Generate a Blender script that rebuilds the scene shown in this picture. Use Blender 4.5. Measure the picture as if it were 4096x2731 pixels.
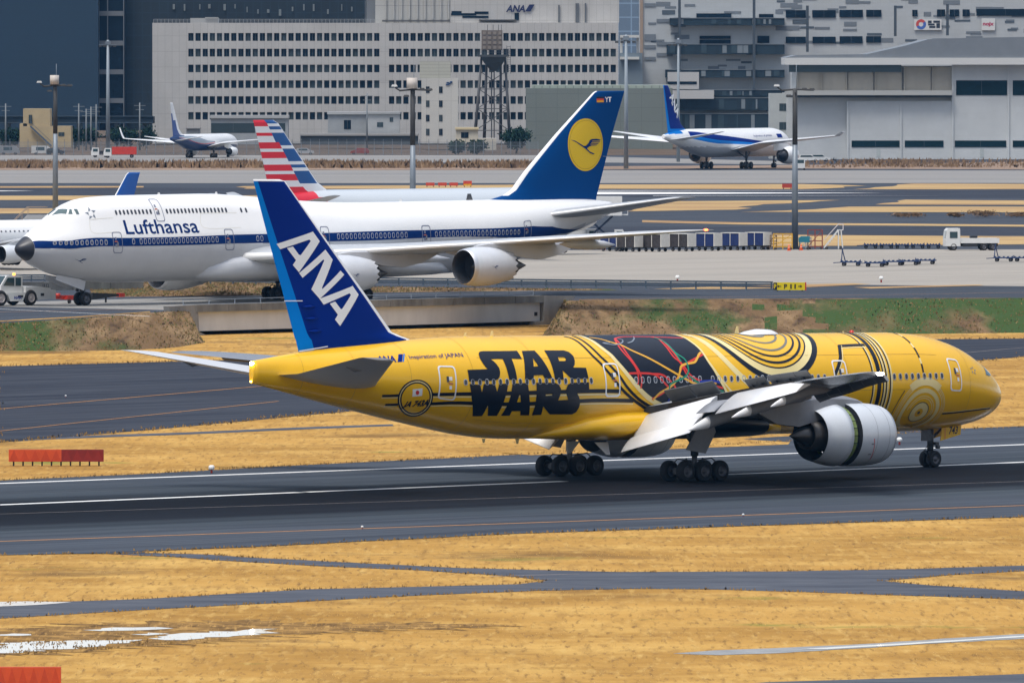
import bpy, bmesh, math, random
import numpy as np
from math import sin, cos, pi, radians, sqrt, atan2, degrees
from mathutils import Vector, Matrix
from mathutils.geometry import tessellate_polygon

SC = bpy.context.scene
for _o in list(bpy.data.objects):
    bpy.data.objects.remove(_o)
COL = SC.collection
random.seed(7)
RNG = np.random.default_rng(11)

# ------------------------------------------------------------------ camera, sky, sun, exposure
HCAM, FOC, PITCH = 25.6, 24117.0, math.atan((1365.5 - 232) / 42000)   # a 369 mm lens on the observation deck
cam_data = bpy.data.cameras.new('camera')
cam_data.lens = 42000 / 4096 * 36
cam_data.sensor_width = 36
cam_data.clip_start = 1
cam_data.clip_end = 20000
cam = bpy.data.objects.new('camera', cam_data)
cam.location = (0, 0, HCAM)
cam.rotation_euler = (pi / 2 - PITCH, 0, 0)
COL.objects.link(cam)
SC.camera = cam

SUN_EL, SUN_AZ = radians(66), radians(215)        # azimuth clockwise from +Y: high, behind the camera and slightly left
world = bpy.data.worlds.new('World')
SC.world = world
world.use_nodes = True
_nt = world.node_tree
_nt.nodes.clear()
_sky = _nt.nodes.new('ShaderNodeTexSky')
_sky.sky_type = 'NISHITA'
_sky.sun_disc = False
_sky.sun_elevation = SUN_EL
_sky.sun_rotation = SUN_AZ
_sky.air_density = 1.0
_sky.dust_density = 4.0
_sky.ozone_density = 1.0
_bg = _nt.nodes.new('ShaderNodeBackground')
_bg.inputs['Strength'].default_value = 0.15
_wo = _nt.nodes.new('ShaderNodeOutputWorld')
# cloud glow added to the sky: bright horizon band for the puddles, dim above, bright overhead
_tc = _nt.nodes.new('ShaderNodeTexCoord')
_sx = _nt.nodes.new('ShaderNodeSeparateXYZ')
_nt.links.new(_tc.outputs['Generated'], _sx.inputs[0])
_cr = _nt.nodes.new('ShaderNodeValToRGB')
_cr.color_ramp.elements[0].position = 0.0
_cr.color_ramp.elements[0].color = (5.6, 5.7, 5.8, 1)
_cr.color_ramp.elements[1].position = 0.9
_cr.color_ramp.elements[1].color = (5.2, 5.6, 6.4, 1)
for _p, _c in ((0.062, (5.4, 5.5, 5.6, 1)), (0.10, (0.5, 0.62, 0.85, 1)), (0.4, (0.8, 1.0, 1.35, 1))):
    _e = _cr.color_ramp.elements.new(_p)
    _e.color = _c
_nt.links.new(_sx.outputs[2], _cr.inputs[0])
_mx = _nt.nodes.new('ShaderNodeMix')
_mx.data_type = 'RGBA'
_mx.inputs[0].default_value = 0.7
_nt.links.new(_sky.outputs[0], _mx.inputs[6])
_nt.links.new(_cr.outputs[0], _mx.inputs[7])
_nt.links.new(_mx.outputs[2], _bg.inputs[0])
_nt.links.new(_bg.outputs[0], _wo.inputs[0])

sun_data = bpy.data.lights.new('sun', 'SUN')
sun_data.energy = 1.5
sun_data.angle = radians(20)
sun_data.color = (1.0, 0.96, 0.9)
sun = bpy.data.objects.new('sun', sun_data)
sun.rotation_euler = (pi / 2 - SUN_EL, 0, pi - SUN_AZ)
_d = Vector((sin(SUN_AZ) * cos(SUN_EL), cos(SUN_AZ) * cos(SUN_EL), sin(SUN_EL)))
sun.rotation_euler = (-_d).to_track_quat('-Z', 'Y').to_euler()
COL.objects.link(sun)
SC.view_settings.view_transform = 'Standard'
SC.view_settings.look = 'None'
SC.view_settings.exposure = 0.75
SC.view_settings.gamma = 1.0

# ------------------------------------------------------------------ places on the field
ZP = 3.1                                            # level of the taxiway plateau above the runway


def ray(px, py):
    """direction from the observation deck of a point of a 2352 x 1568 print of the view"""
    x = (px - 1176) / FOC
    u = (784 - py) / FOC
    c, s = cos(PITCH), sin(PITCH)
    return np.array([x, c + u * s, -s + u * c])


def G(px, py, z=0.0):
    """the ground point (level z) seen there"""
    d = ray(px, py)
    t = (z - HCAM) / d[2]
    return np.array([d[0] * t, d[1] * t, z])


def at(px, py, Y):
    """the point seen there at distance Y"""
    d = ray(px, py)
    return np.array([d[0], d[1], d[2]]) * (Y / d[1]) + np.array([0, 0, HCAM])


# ------------------------------------------------------------------ materials
MATS = {}


def mat(name, col, rough=0.6, metal=0.0, var=0.0, scale=1.0, spec=None, emit=None, bump=0.0, stretch=None, coat=0.0):
    """a plain surface with optional procedural mottling"""
    if name in MATS:
        return MATS[name]
    m = bpy.data.materials.new(name)
    m.use_nodes = True
    nt = m.node_tree
    b = nt.nodes['Principled BSDF']
    b.inputs['Base Color'].default_value = (*col, 1)
    b.inputs['Roughness'].default_value = rough
    b.inputs['Metallic'].default_value = metal
    if spec is not None:
        b.inputs['Specular IOR Level'].default_value = spec
    if coat:
        b.inputs['Coat Weight'].default_value = coat
        b.inputs['Coat Roughness'].default_value = 0.08
    if emit:
        b.inputs['Emission Color'].default_value = (*emit[0], 1)
        b.inputs['Emission Strength'].default_value = emit[1]
    if var or bump:
        tc = nt.nodes.new('ShaderNodeTexCoord')
        mp = nt.nodes.new('ShaderNodeMapping')
        if stretch:
            mp.inputs['Scale'].default_value = stretch
        nt.links.new(tc.outputs['Object'], mp.inputs[0])
        n = nt.nodes.new('ShaderNodeTexNoise')
        n.inputs['Scale'].default_value = scale
        n.inputs['Detail'].default_value = 6
        n.inputs['Roughness'].default_value = 0.65
        nt.links.new(mp.outputs[0], n.inputs['Vector'])
        if var:
            r = nt.nodes.new('ShaderNodeValToRGB')
            r.color_ramp.elements[0].position = 0.3
            r.color_ramp.elements[1].position = 0.7
            r.color_ramp.elements[0].color = (*[c * (1 - var) for c in col], 1)
            r.color_ramp.elements[1].color = (*[min(1, c * (1 + var * 0.7)) for c in col], 1)
            nt.links.new(n.outputs[0], r.inputs[0])
            nt.links.new(r.outputs[0], b.inputs['Base Color'])
        if bump:
            bm_ = nt.nodes.new('ShaderNodeBump')
            bm_.inputs['Strength'].default_value = bump
            nt.links.new(n.outputs[0], bm_.inputs['Height'])
            nt.links.new(bm_.outputs[0], b.inputs['Normal'])
    MATS[name] = m
    return m


def ground_mat(name, layers, rough=0.9, stretch=(1, 1, 1), rotz=0.0, bump=0.0, coords='Object'):
    """several noise layers mixed one over the other: layers = [(colour,)] then (colour, scale, lo, hi, detail)"""
    m = bpy.data.materials.new(name)
    m.use_nodes = True
    nt = m.node_tree
    b = nt.nodes['Principled BSDF']
    b.inputs['Roughness'].default_value = rough
    b.inputs['Specular IOR Level'].default_value = 0.06
    tc = nt.nodes.new('ShaderNodeTexCoord')
    rot = nt.nodes.new('ShaderNodeMapping')
    rot.inputs['Rotation'].default_value = (0, 0, -rotz)
    nt.links.new(tc.outputs[coords], rot.inputs[0])
    mp = nt.nodes.new('ShaderNodeMapping')
    mp.inputs['Scale'].default_value = stretch
    nt.links.new(rot.outputs[0], mp.inputs[0])
    cur = None
    for i, L in enumerate(layers):
        if i == 0:
            cur = nt.nodes.new('ShaderNodeRGB')
            cur.outputs[0].default_value = (*L[0], 1)
            out = cur.outputs[0]
            continue
        col, sc, lo, hi = L[:4]
        n = nt.nodes.new('ShaderNodeTexNoise')
        n.inputs['Scale'].default_value = sc
        n.inputs['Detail'].default_value = L[4] if len(L) > 4 else 5
        n.inputs['Roughness'].default_value = 0.62
        off = nt.nodes.new('ShaderNodeMapping')
        off.inputs['Location'].default_value = (13.7 * i, 7.1 * i, 0)
        if len(L) > 5: off.inputs['Scale'].default_value = L[5]
        nt.links.new(mp.outputs[0], off.inputs[0])
        nt.links.new(off.outputs[0], n.inputs['Vector'])
        mr = nt.nodes.new('ShaderNodeMapRange')
        mr.inputs['From Min'].default_value = lo
        mr.inputs['From Max'].default_value = hi
        nt.links.new(n.outputs[0], mr.inputs[0])
        mx = nt.nodes.new('ShaderNodeMix')
        mx.data_type = 'RGBA'
        nt.links.new(mr.outputs[0], mx.inputs[0])
        nt.links.new(out, mx.inputs[6])
        mx.inputs[7].default_value = (*col, 1)
        out = mx.outputs[2]
    nt.links.new(out, b.inputs['Base Color'])
    if bump:
        n = nt.nodes.new('ShaderNodeTexNoise')
        n.inputs['Scale'].default_value = 3.0
        n.inputs['Detail'].default_value = 6
        nt.links.new(tc.outputs[coords], n.inputs['Vector'])
        bm_ = nt.nodes.new('ShaderNodeBump')
        bm_.inputs['Strength'].default_value = bump
        nt.links.new(n.outputs[0], bm_.inputs['Height'])
        nt.links.new(bm_.outputs[0], b.inputs['Normal'])
    MATS[name] = m
    return m


def c8(r, g, b):
    """sRGB bytes to linear"""
    f = lambda v: (v / 255 / 12.92) if v < 10 else ((v / 255 + 0.055) / 1.055) ** 2.4
    return (f(r), f(g), f(b))


# ------------------------------------------------------------------ objects
def tag(o, label=None, cat=None, group=None, kind=None):
    if label: o['label'] = label
    if cat: o['category'] = cat
    if group: o['group'] = group
    if kind: o['kind'] = kind
    return o


def empty(name, loc, rz=0.0, tilt=0.0, label=None, cat=None, group=None):
    o = bpy.data.objects.new(name, None)
    o.empty_display_size = 0.5
    o.location = loc
    o.rotation_euler = (0, tilt, rz)
    COL.objects.link(o)
    return tag(o, label, cat, group)


def copy_tree(o, parent=None):
    c = o.copy()
    COL.objects.link(c)
    c.parent = parent
    for ch in list(o.children):
        copy_tree(ch, c)
    return c


class MB:
    """collects shapes, links them as ONE mesh object"""

    def __init__(self):
        self.v, self.f, self.m, self.sm = [], [], [], []

    def add(self, verts, faces, m=0, smooth=False):
        k = len(self.v)
        self.v.extend([tuple(map(float, p)) for p in verts])
        for f in faces:
            self.f.append([i + k for i in f])
            self.m.append(m)
            self.sm.append(smooth)
        return self

    def box(self, x0, x1, y0, y1, z0, z1, m=0):
        v = [(x, y, z) for z in (z0, z1) for y in (y0, y1) for x in (x0, x1)]
        return self.add(v, [(0, 2, 3, 1), (4, 5, 7, 6), (0, 1, 5, 4), (2, 6, 7, 3), (0, 4, 6, 2), (1, 3, 7, 5)], m)

    def hexa(self, p, m=0):
        """eight corners: four below, four above, same order round"""
        return self.add(p, [(3, 2, 1, 0), (4, 5, 6, 7), (0, 1, 5, 4), (1, 2, 6, 5), (2, 3, 7, 6), (3, 0, 4, 7)], m)

    def rings(self, R, m=0, smooth=True, cap=(True, True), close=True):
        n = len(R[0])
        k = len(self.v)
        self.v.extend([tuple(map(float, p)) for r in R for p in r])
        for i in range(len(R) - 1):
            mm = m[i] if isinstance(m, (list, tuple)) else m
            for j in range(n if close else n - 1):
                a, b = k + i * n + j, k + i * n + (j + 1) % n
                self.f.append([a, b, b + n, a + n])
                self.m.append(mm)
                self.sm.append(smooth)
        if cap[0]:
            self.f.append([k + j for j in range(n)][::-1]); self.m.append(m[0] if isinstance(m, (list, tuple)) else m); self.sm.append(False)
        if cap[1]:
            e = k + (len(R) - 1) * n
            self.f.append([e + j for j in range(n)]); self.m.append(m[-1] if isinstance(m, (list, tuple)) else m); self.sm.append(False)
        return self

    def tube(self, pts, r, n=8, m=0, smooth=True):
        """a round bar through the points; r a number or one per point"""
        pts = [Vector(p) for p in pts]
        rr = r if isinstance(r, (list, tuple)) else [r] * len(pts)
        R = []
        for i, p in enumerate(pts):
            d = (pts[min(i + 1, len(pts) - 1)] - pts[max(i - 1, 0)]).normalized()
            u = d.orthogonal().normalized() if abs(d.z) > 0.98 else d.cross(Vector((0, 0, 1))).normalized()
            w = d.cross(u).normalized()
            R.append([p + (u * cos(2 * pi * j / n) + w * sin(2 * pi * j / n)) * rr[i] for j in range(n)])
        return self.rings(R, m, smooth)

    def bar(self, a, b, w, h=None, m=0):
        """a square bar"""
        h = h or w
        a, b = Vector(a), Vector(b)
        d = (b - a).normalized()
        u = Vector((1, 0, 0)) if abs(d.z) > 0.98 else d.cross(Vector((0, 0, 1))).normalized()
        q = u.cross(d).normalized()
        R = [[p + u * (sx * w / 2) + q * (sy * h / 2) for sx, sy in ((-1, -1), (1, -1), (1, 1), (-1, 1))] for p in (a, b)]
        return self.rings(R, m, False)

    def wheel(self, c, r, w, axis=(0, 1, 0), m=0, mh=1, n=24):
        """a tyre with a recessed hub"""
        c = Vector(c); a = Vector(axis).normalized()
        u = a.orthogonal().normalized(); q = a.cross(u)
        prof = [(-w * .5, r * .55), (-w * .5, r * .8), (-w * .38, r * .96), (-w * .2, r), (w * .2, r), (w * .38, r * .96), (w * .5, r * .8), (w * .5, r * .55)]
        R = [[c + a * x + (u * cos(2 * pi * j / n) + q * sin(2 * pi * j / n)) * rr for j in range(n)] for x, rr in prof]
        self.rings(R, m, True, (False, False))
        for sg in (-1, 1):
            pr = [(sg * w * .5, r * .55), (sg * w * .32, r * .5), (sg * w * .30, r * .22), (sg * w * .45, r * .18), (sg * w * .45, 0.005)]
            R = [[c + a * x + (u * cos(2 * pi * j / n) + q * sin(2 * pi * j / n)) * rr for j in range(n)] for x, rr in pr]
            if sg < 0: R = [x[::-1] for x in R]
            self.rings(R, mh, True, (False, True))
        return self

    def build(self, name, mats, parent=None, label=None):
        me = bpy.data.meshes.new(name)
        me.from_pydata(self.v, [], self.f)
        if not isinstance(mats, (list, tuple)): mats = [mats]
        for x in mats: me.materials.append(x)
        me.polygons.foreach_set('material_index', self.m)
        me.polygons.foreach_set('use_smooth', self.sm)
        me.update()
        o = bpy.data.objects.new(name, me)
        COL.objects.link(o)
        o.parent = parent
        if label: o['label'] = label
        return o


def interp(tab, s):
    xs = [t[0] for t in tab]; ys = [t[1] for t in tab]
    return float(np.interp(s, xs, ys))


def smooth_tab(tab, n=6):
    """a denser table through the same points (monotone cubic)"""
    xs = np.array([t[0] for t in tab], float); ys = np.array([t[1] for t in tab], float)
    d = np.diff(ys) / np.diff(xs)
    m = np.zeros(len(xs)); m[0] = d[0]; m[-1] = d[-1]
    for i in range(1, len(xs) - 1):
        m[i] = 0 if d[i - 1] * d[i] <= 0 else 2 * d[i - 1] * d[i] / (d[i - 1] + d[i])
    out = []
    for i in range(len(xs) - 1):
        h = xs[i + 1] - xs[i]
        for k in range(n):
            t = k / n
            y = (2 * t**3 - 3 * t**2 + 1) * ys[i] + (t**3 - 2 * t**2 + t) * h * m[i] + (-2 * t**3 + 3 * t**2) * ys[i + 1] + (t**3 - t**2) * h * m[i + 1]
            out.append((xs[i] + t * h, y))
    out.append((xs[-1], ys[-1]))
    return out
# ------------------------------------------------------------------ airliner bodies: s = metres aft of the nose, l = metres to the right, z = height
class Body:
    def __init__(self, top, bot, hw, sM, upper=None):
        self.top, self.bot, self.hw = smooth_tab(top), smooth_tab(bot), smooth_tab(hw)
        self.sM = sM
        self.upper = upper and [smooth_tab(u) for u in upper]      # (radius, centre height) of an upper lobe
        self.L = top[-1][0]

    def mid(self, s):
        return 0.5 * (interp(self.top, s) + interp(self.bot, s))

    def rad(self, s, ph):
        """distance from the section's centre to the skin in direction ph (radians above the right-hand horizontal)"""
        t, b, w = interp(self.top, s), interp(self.bot, s), interp(self.hw, s)
        c, sn = cos(ph), sin(ph)
        if self.upper is None:
            h = (t - b) / 2
            return 1 / sqrt((c / max(w, 1e-4)) ** 2 + (sn / max(h, 1e-4)) ** 2)
        ml = interp(self.upper[2], s)                               # top of the lower lobe
        zc = 0.5 * (t + b)
        h1 = (ml - b) / 2; z1 = (ml + b) / 2
        ru = interp(self.upper[0], s); z2 = t - ru
        best = 0.01
        for k in range(9):
            a = k / 8
            rw = max(w * (1 - a) + min(ru, w) * a, .01); rh = .005 + h1 * (1 - a) + ru * a; zz = z1 * (1 - a) + z2 * a - zc
            A = (c / rw) ** 2 + (sn / rh) ** 2
            B = -2 * sn * zz / rh**2
            C = (zz / rh) ** 2 - 1
            D = B * B - 4 * A * C
            if D > 0:
                best = max(best, (-B + sqrt(D)) / (2 * A))
        return best

    def P(self, s, ph, off=0.0):
        """point on the skin in the airliner's own axes (x forward, y left, z up)"""
        r = self.rad(s, ph) + off
        return (self.sM - s, -r * cos(ph), self.mid(s) + r * sin(ph))


B777 = Body(
    top=[(0, 4.62), (.12, 4.95), (.35, 5.3), (.7, 5.66), (1.2, 6.08), (2, 6.62), (3, 7.22), (4, 7.7), (5, 8.06), (6.5, 8.42), (8, 8.63), (10, 8.74), (12, 8.75), (46, 8.75), (50, 8.62), (54, 8.38), (58, 8.05), (62.0, 7.55), (62.9, 7.42)],
    bot=[(0, 4.62), (.12, 4.3), (.35, 4.05), (.7, 3.78), (1.2, 3.5), (2, 3.2), (3, 2.97), (4, 2.82), (6, 2.65), (8, 2.57), (10, 2.55), (41, 2.55), (43.5, 2.6), (46, 2.82), (49, 3.3), (53, 4.05), (57, 4.85), (60, 5.5), (62.9, 6.12)],
    hw=[(0, .02), (.12, .38), (.35, .74), (.7, 1.1), (1.2, 1.48), (2, 1.92), (3, 2.3), (4, 2.57), (5, 2.77), (6.5, 2.97), (8, 3.07), (10, 3.1), (42, 3.1), (46, 3.0), (49, 2.72), (53, 2.2), (57, 1.5), (60, .85), (62.0, .42), (62.9, .2)],
    sM=31.8)

B747 = Body(
    top=[(0, 5.45), (.12, 5.72), (.5, 6.08), (1.2, 6.58), (2, 7.1), (3, 7.75), (4, 8.4), (5, 9.0), (6, 9.47), (7.5, 9.88), (9.5, 10.05), (12, 10.12), (22, 10.12), (26, 9.95), (31, 9.55), (36, 9.2), (41, 9.03), (46, 9.0), (60, 9.0), (66, 8.98), (71, 8.85), (74.2, 8.55)],
    bot=[(0, 5.45), (.12, 5.15), (.5, 4.85), (1.2, 4.38), (2, 3.93), (3, 3.5), (4, 3.18), (5.5, 2.82), (7, 2.55), (9, 2.32), (12, 2.18), (52, 2.18), (55, 2.35), (59, 3.05), (64, 4.35), (69, 5.75), (72, 6.65), (74.2, 7.45)],
    hw=[(0, .02), (.12, .32), (.5, .72), (1.2, 1.22), (2, 1.68), (3, 2.12), (4, 2.46), (5.5, 2.82), (7, 3.03), (9, 3.18), (12, 3.25), (54, 3.25), (58, 3.08), (62, 2.7), (66, 2.1), (70, 1.35), (73, .75), (74.2, .4)],
    sM=36.0,
    upper=([(0, .02), (.12, .3), (.5, .66), (1.2, 1.08), (2, 1.4), (3, 1.62), (4, 1.8), (5, 1.95), (6, 2.1), (8, 2.3), (12, 2.4), (22, 2.4), (30, 2.7), (38, 3.1), (46, 3.25), (60, 3.0), (66, 2.1), (70, 1.35), (73, .75), (74.2, .4)],
           [(0, 0), (1, 0)],
           [(0, 5.45), (.12, 5.72), (.5, 6.06), (1.2, 6.53), (2, 6.98), (3, 7.5), (4, 7.9), (5.5, 8.3), (7, 8.55), (9, 8.75), (12, 8.85), (41, 8.95), (46, 9.0), (60, 9.0), (66, 8.98), (71, 8.85), (74.2, 8.55)]))


def airfoil(n=12, t=0.11, xcut=1.0, camber=0.015):
    """closed loop of (x, y) round a wing section, chord 1, cut off at xcut"""
    xs = [xcut * 0.5 * (1 - cos(pi * i / n)) for i in range(n + 1)]
    f = lambda x: 5 * t * (0.2969 * sqrt(x) - 0.126 * x - 0.3516 * x**2 + 0.2843 * x**3 - 0.1036 * x**4)
    cm = lambda x: camber * 4 * x * (1 - x)
    up = [(x, cm(x) + f(x)) for x in xs]
    lo = [(x, cm(x) - f(x)) for x in xs]
    return up[::-1] + lo[1:]          # from the trailing edge over the top to the nose and back below


def fin_half(tab, s, z):
    """half thickness of a fin given (z, sLE, sTE) stations"""
    le = interp([(a[0], a[1]) for a in tab], z); te = interp([(a[0], a[2]) for a in tab], z)
    c = max(te - le, 0.1)
    x = min(max((s - le) / c, 0.0), 1.0)
    t = 0.10
    return c * 5 * t * (0.2969 * sqrt(x) - 0.126 * x - 0.3516 * x**2 + 0.2843 * x**3 - 0.1036 * x**4)


FIN777 = [(7.2, 49.4, 58.95), (8.62, 50.3, 59.4), (8.8, 51.0, 59.5), (9.05, 51.75, 59.6), (11.12, 53.7, 60.35), (14.5, 57.0, 61.6), (18.0, 60.35, 62.85), (18.12, 60.8, 62.88)]
FIN747 = [(7.5, 56.5, 72.2), (9.0, 58.6, 72.4), (9.35, 60.2, 72.5), (9.85, 61.26, 72.7), (11.55, 62.95, 73.3), (15.0, 67.0, 74.5), (18.95, 72.0, 76.1), (19.1, 72.35, 76.12)]
# ------------------------------------------------------------------ the two liveries, as outlines on the skin: (metres aft of the nose, angle above the right-hand horizontal)
TITLE = [([(46.73,0.697), (46.61,0.752), (46.44,0.78), (46.19,0.791), (43.47,0.812), (43.44,0.605), (44.27,0.611), (44.28,0.162), (44.91,0.16), (44.94,0.28), (45.0,0.594), (45.34,0.6), (45.97,0.585), (45.79,0.534), (45.64,0.469), (45.53,0.389), (45.54,0.303), (45.64,0.218), (45.79,0.164), (46.03,0.133), (48.02,0.079), (48.04,0.327), (46.45,0.358), (46.59,0.402), (46.72,0.492), (46.79,0.588)],[]), ([(43.09,0.805), (42.03,0.814), (41.4,0.203), (42.01,0.186), (42.14,0.267), (42.88,0.259), (42.96,0.175), (43.65,0.17), (43.5,0.396)],[[(42.53,0.625), (42.33,0.443), (42.72,0.435)]]), ([(41.23,0.817), (39.61,0.811), (39.27,0.765), (39.1,0.661), (39.17,0.549), (39.31,0.467), (39.51,0.412), (38.44,0.401), (38.41,0.183), (39.8,0.18), (39.93,0.213), (40.43,0.354), (40.48,0.172), (41.19,0.174), (41.21,0.348), (41.22,0.555)],[[(40.43,0.642), (39.91,0.641), (39.83,0.605), (39.92,0.559), (40.03,0.551), (40.46,0.553)]]), ([(48.0,0.028), (47.2,0.024), (47.05,-0.129), (46.94,0.048), (46.08,0.063), (45.89,-0.09), (45.73,0.068), (45.02,0.085), (45.25,-0.275), (45.43,-0.598), (46.11,-0.618), (46.42,-0.383), (46.54,-0.639), (47.2,-0.671), (47.74,-0.275)],[]), ([(44.68,0.089), (43.47,0.112), (43.25,-0.193), (42.92,-0.546), (43.62,-0.55), (43.75,-0.455), (44.41,-0.467), (44.45,-0.567), (45.13,-0.586), (44.85,-0.253)],[[(44.07,-0.094), (43.9,-0.279), (44.23,-0.287)]]), ([(42.76,0.113), (41.18,0.112), (40.89,0.068), (40.72,-0.005), (40.75,-0.121), (40.88,-0.224), (41.01,-0.295), (39.96,-0.299), (40.1,-0.197), (40.27,-0.108), (40.31,-0.021), (40.15,0.072), (39.89,0.108), (38.4,0.114), (38.39,-0.035), (39.4,-0.089), (39.18,-0.171), (39.02,-0.261), (39.0,-0.368), (39.11,-0.48), (39.38,-0.532), (41.24,-0.524), (41.5,-0.47), (42.01,-0.35), (41.95,-0.533), (42.7,-0.545), (42.7,-0.297)],[[(41.99,-0.063), (41.53,-0.061), (41.42,-0.097), (41.45,-0.131), (41.96,-0.14)]])]
STRIPES = [[(54.08,-0.513), (52.87,-0.415)],[(50.64,-0.285), (47.81,-0.179), (43.59,-0.086), (38.39,-0.06), (35.71,-0.07)],[(53.57,-0.786), (52.74,-0.697)],[(50.5,-0.518), (47.62,-0.376), (39.05,-0.251), (34.55,-0.263)]]
EMBLEM = [[(50.52,-0.371), (50.56,-0.301), (50.62,-0.234), (50.71,-0.172), (50.81,-0.115), (50.94,-0.066), (51.08,-0.024), (51.24,0.008), (51.41,0.031), (51.6,0.044), (51.8,0.045), (52.0,0.035), (52.2,0.013), (52.39,-0.021), (52.56,-0.065), (52.72,-0.12), (52.84,-0.184), (52.93,-0.257), (52.99,-0.335), (53.0,-0.418), (52.97,-0.505), (52.89,-0.592), (52.77,-0.678), (52.61,-0.761), (52.41,-0.837), (52.19,-0.905), (51.96,-0.961), (51.72,-1.002), (51.49,-1.026), (51.28,-1.031), (51.1,-1.017), (50.95,-0.986), (50.82,-0.941), (50.71,-0.884), (50.63,-0.819), (50.56,-0.748), (50.52,-0.674), (50.49,-0.597), (50.48,-0.521), (50.49,-0.445)],[(50.62,-0.376), (50.66,-0.311), (50.72,-0.249), (50.8,-0.191), (50.9,-0.139), (51.02,-0.093), (51.15,-0.055), (51.3,-0.025), (51.46,-0.005), (51.63,0.007), (51.81,0.007), (51.99,-0.002), (52.17,-0.023), (52.35,-0.054), (52.5,-0.095), (52.64,-0.146), (52.75,-0.205), (52.84,-0.271), (52.88,-0.343), (52.89,-0.419), (52.86,-0.498), (52.79,-0.578), (52.69,-0.655), (52.54,-0.73), (52.37,-0.798), (52.18,-0.859), (51.97,-0.908), (51.76,-0.945), (51.55,-0.966), (51.36,-0.971), (51.19,-0.959), (51.05,-0.933), (50.92,-0.893), (50.82,-0.844), (50.74,-0.786), (50.67,-0.722), (50.63,-0.654), (50.6,-0.585), (50.59,-0.514), (50.6,-0.444)],[(50.68,-0.379), (50.72,-0.317), (50.78,-0.258), (50.86,-0.204), (50.95,-0.154), (51.06,-0.111), (51.19,-0.075), (51.33,-0.047), (51.48,-0.028), (51.65,-0.017), (51.82,-0.017), (51.99,-0.026), (52.16,-0.046), (52.32,-0.075), (52.47,-0.115), (52.6,-0.162), (52.7,-0.218), (52.78,-0.281), (52.83,-0.349), (52.83,-0.42), (52.81,-0.494), (52.74,-0.569), (52.64,-0.642), (52.51,-0.711), (52.35,-0.775), (52.17,-0.831), (51.98,-0.876), (51.78,-0.91), (51.59,-0.929), (51.41,-0.934), (51.25,-0.924), (51.1,-0.9), (50.98,-0.864), (50.88,-0.818), (50.8,-0.764), (50.74,-0.705), (50.69,-0.642), (50.66,-0.576), (50.65,-0.51), (50.66,-0.444)],[(50.78,-0.384), (50.82,-0.327), (50.87,-0.273), (50.94,-0.223), (51.03,-0.178), (51.13,-0.139), (51.25,-0.107), (51.38,-0.081), (51.52,-0.064), (51.67,-0.054), (51.82,-0.054), (51.98,-0.063), (52.13,-0.082), (52.28,-0.109), (52.41,-0.144), (52.53,-0.188), (52.62,-0.239), (52.69,-0.295), (52.73,-0.357), (52.74,-0.422), (52.71,-0.488), (52.65,-0.555), (52.56,-0.621), (52.45,-0.682), (52.31,-0.739), (52.15,-0.788), (51.98,-0.828), (51.8,-0.858), (51.63,-0.875), (51.47,-0.879), (51.32,-0.871), (51.19,-0.85), (51.07,-0.819), (50.98,-0.779), (50.9,-0.731), (50.84,-0.679), (50.79,-0.622), (50.76,-0.563), (50.75,-0.503), (50.76,-0.442)]]
FLAG = [[(52.1,-0.211), (51.42,-0.159), (51.35,-0.346), (52.01,-0.402)],[(51.6,-0.274), (51.62,-0.25), (51.67,-0.231), (51.73,-0.223), (51.78,-0.225), (51.83,-0.238), (51.85,-0.259), (51.85,-0.285), (51.83,-0.309), (51.78,-0.328), (51.72,-0.336), (51.66,-0.334), (51.62,-0.32), (51.6,-0.299)]]
REG = [(52.38,-0.739), (50.72,-0.575), (50.84,-0.463)]
SLOGAN = [(52.01,0.592), (47.96,0.637), (47.78,0.747)]
ANA_SMALL = [[(54.42,0.52), (53.07,0.513), (52.87,0.723)],[(52.67,0.756), (52.34,0.756), (52.67,0.511), (53.0,0.506)],[(52.31,0.756), (52.19,0.761), (52.54,0.513), (52.64,0.511)]]
DIAG = [[(38.12,1.39), (37.85,1.236), (37.73,0.955), (37.52,0.691), (37.08,0.483), (36.54,0.261), (35.72,-0.01), (34.56,-0.249), (32.58,-0.541)],[(37.31,1.425), (37.28,1.187), (37.17,0.925), (36.91,0.679), (36.5,0.491), (35.78,0.224), (35.15,-0.011), (34.05,-0.251), (32.2,-0.503)],[(36.57,1.337), (36.48,1.142), (36.27,0.883), (35.87,0.665), (35.63,0.507), (35.05,0.256), (34.43,0.053), (33.69,-0.133), (32.74,-0.291), (31.34,-0.45)]]
PANEL_L = [(36.57,1.337), (36.48,1.142), (36.27,0.883), (35.87,0.665), (35.63,0.507), (35.05,0.256), (34.43,0.053), (33.69,-0.133), (32.74,-0.291), (31.34,-0.45)]
PANEL_R = [(28.69,1.462), (28.51,1.199), (28.42,1.017), (28.23,0.792), (28.08,0.52), (27.8,0.337), (27.44,0.13), (27.03,-0.039), (26.75,-0.192)]
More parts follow.
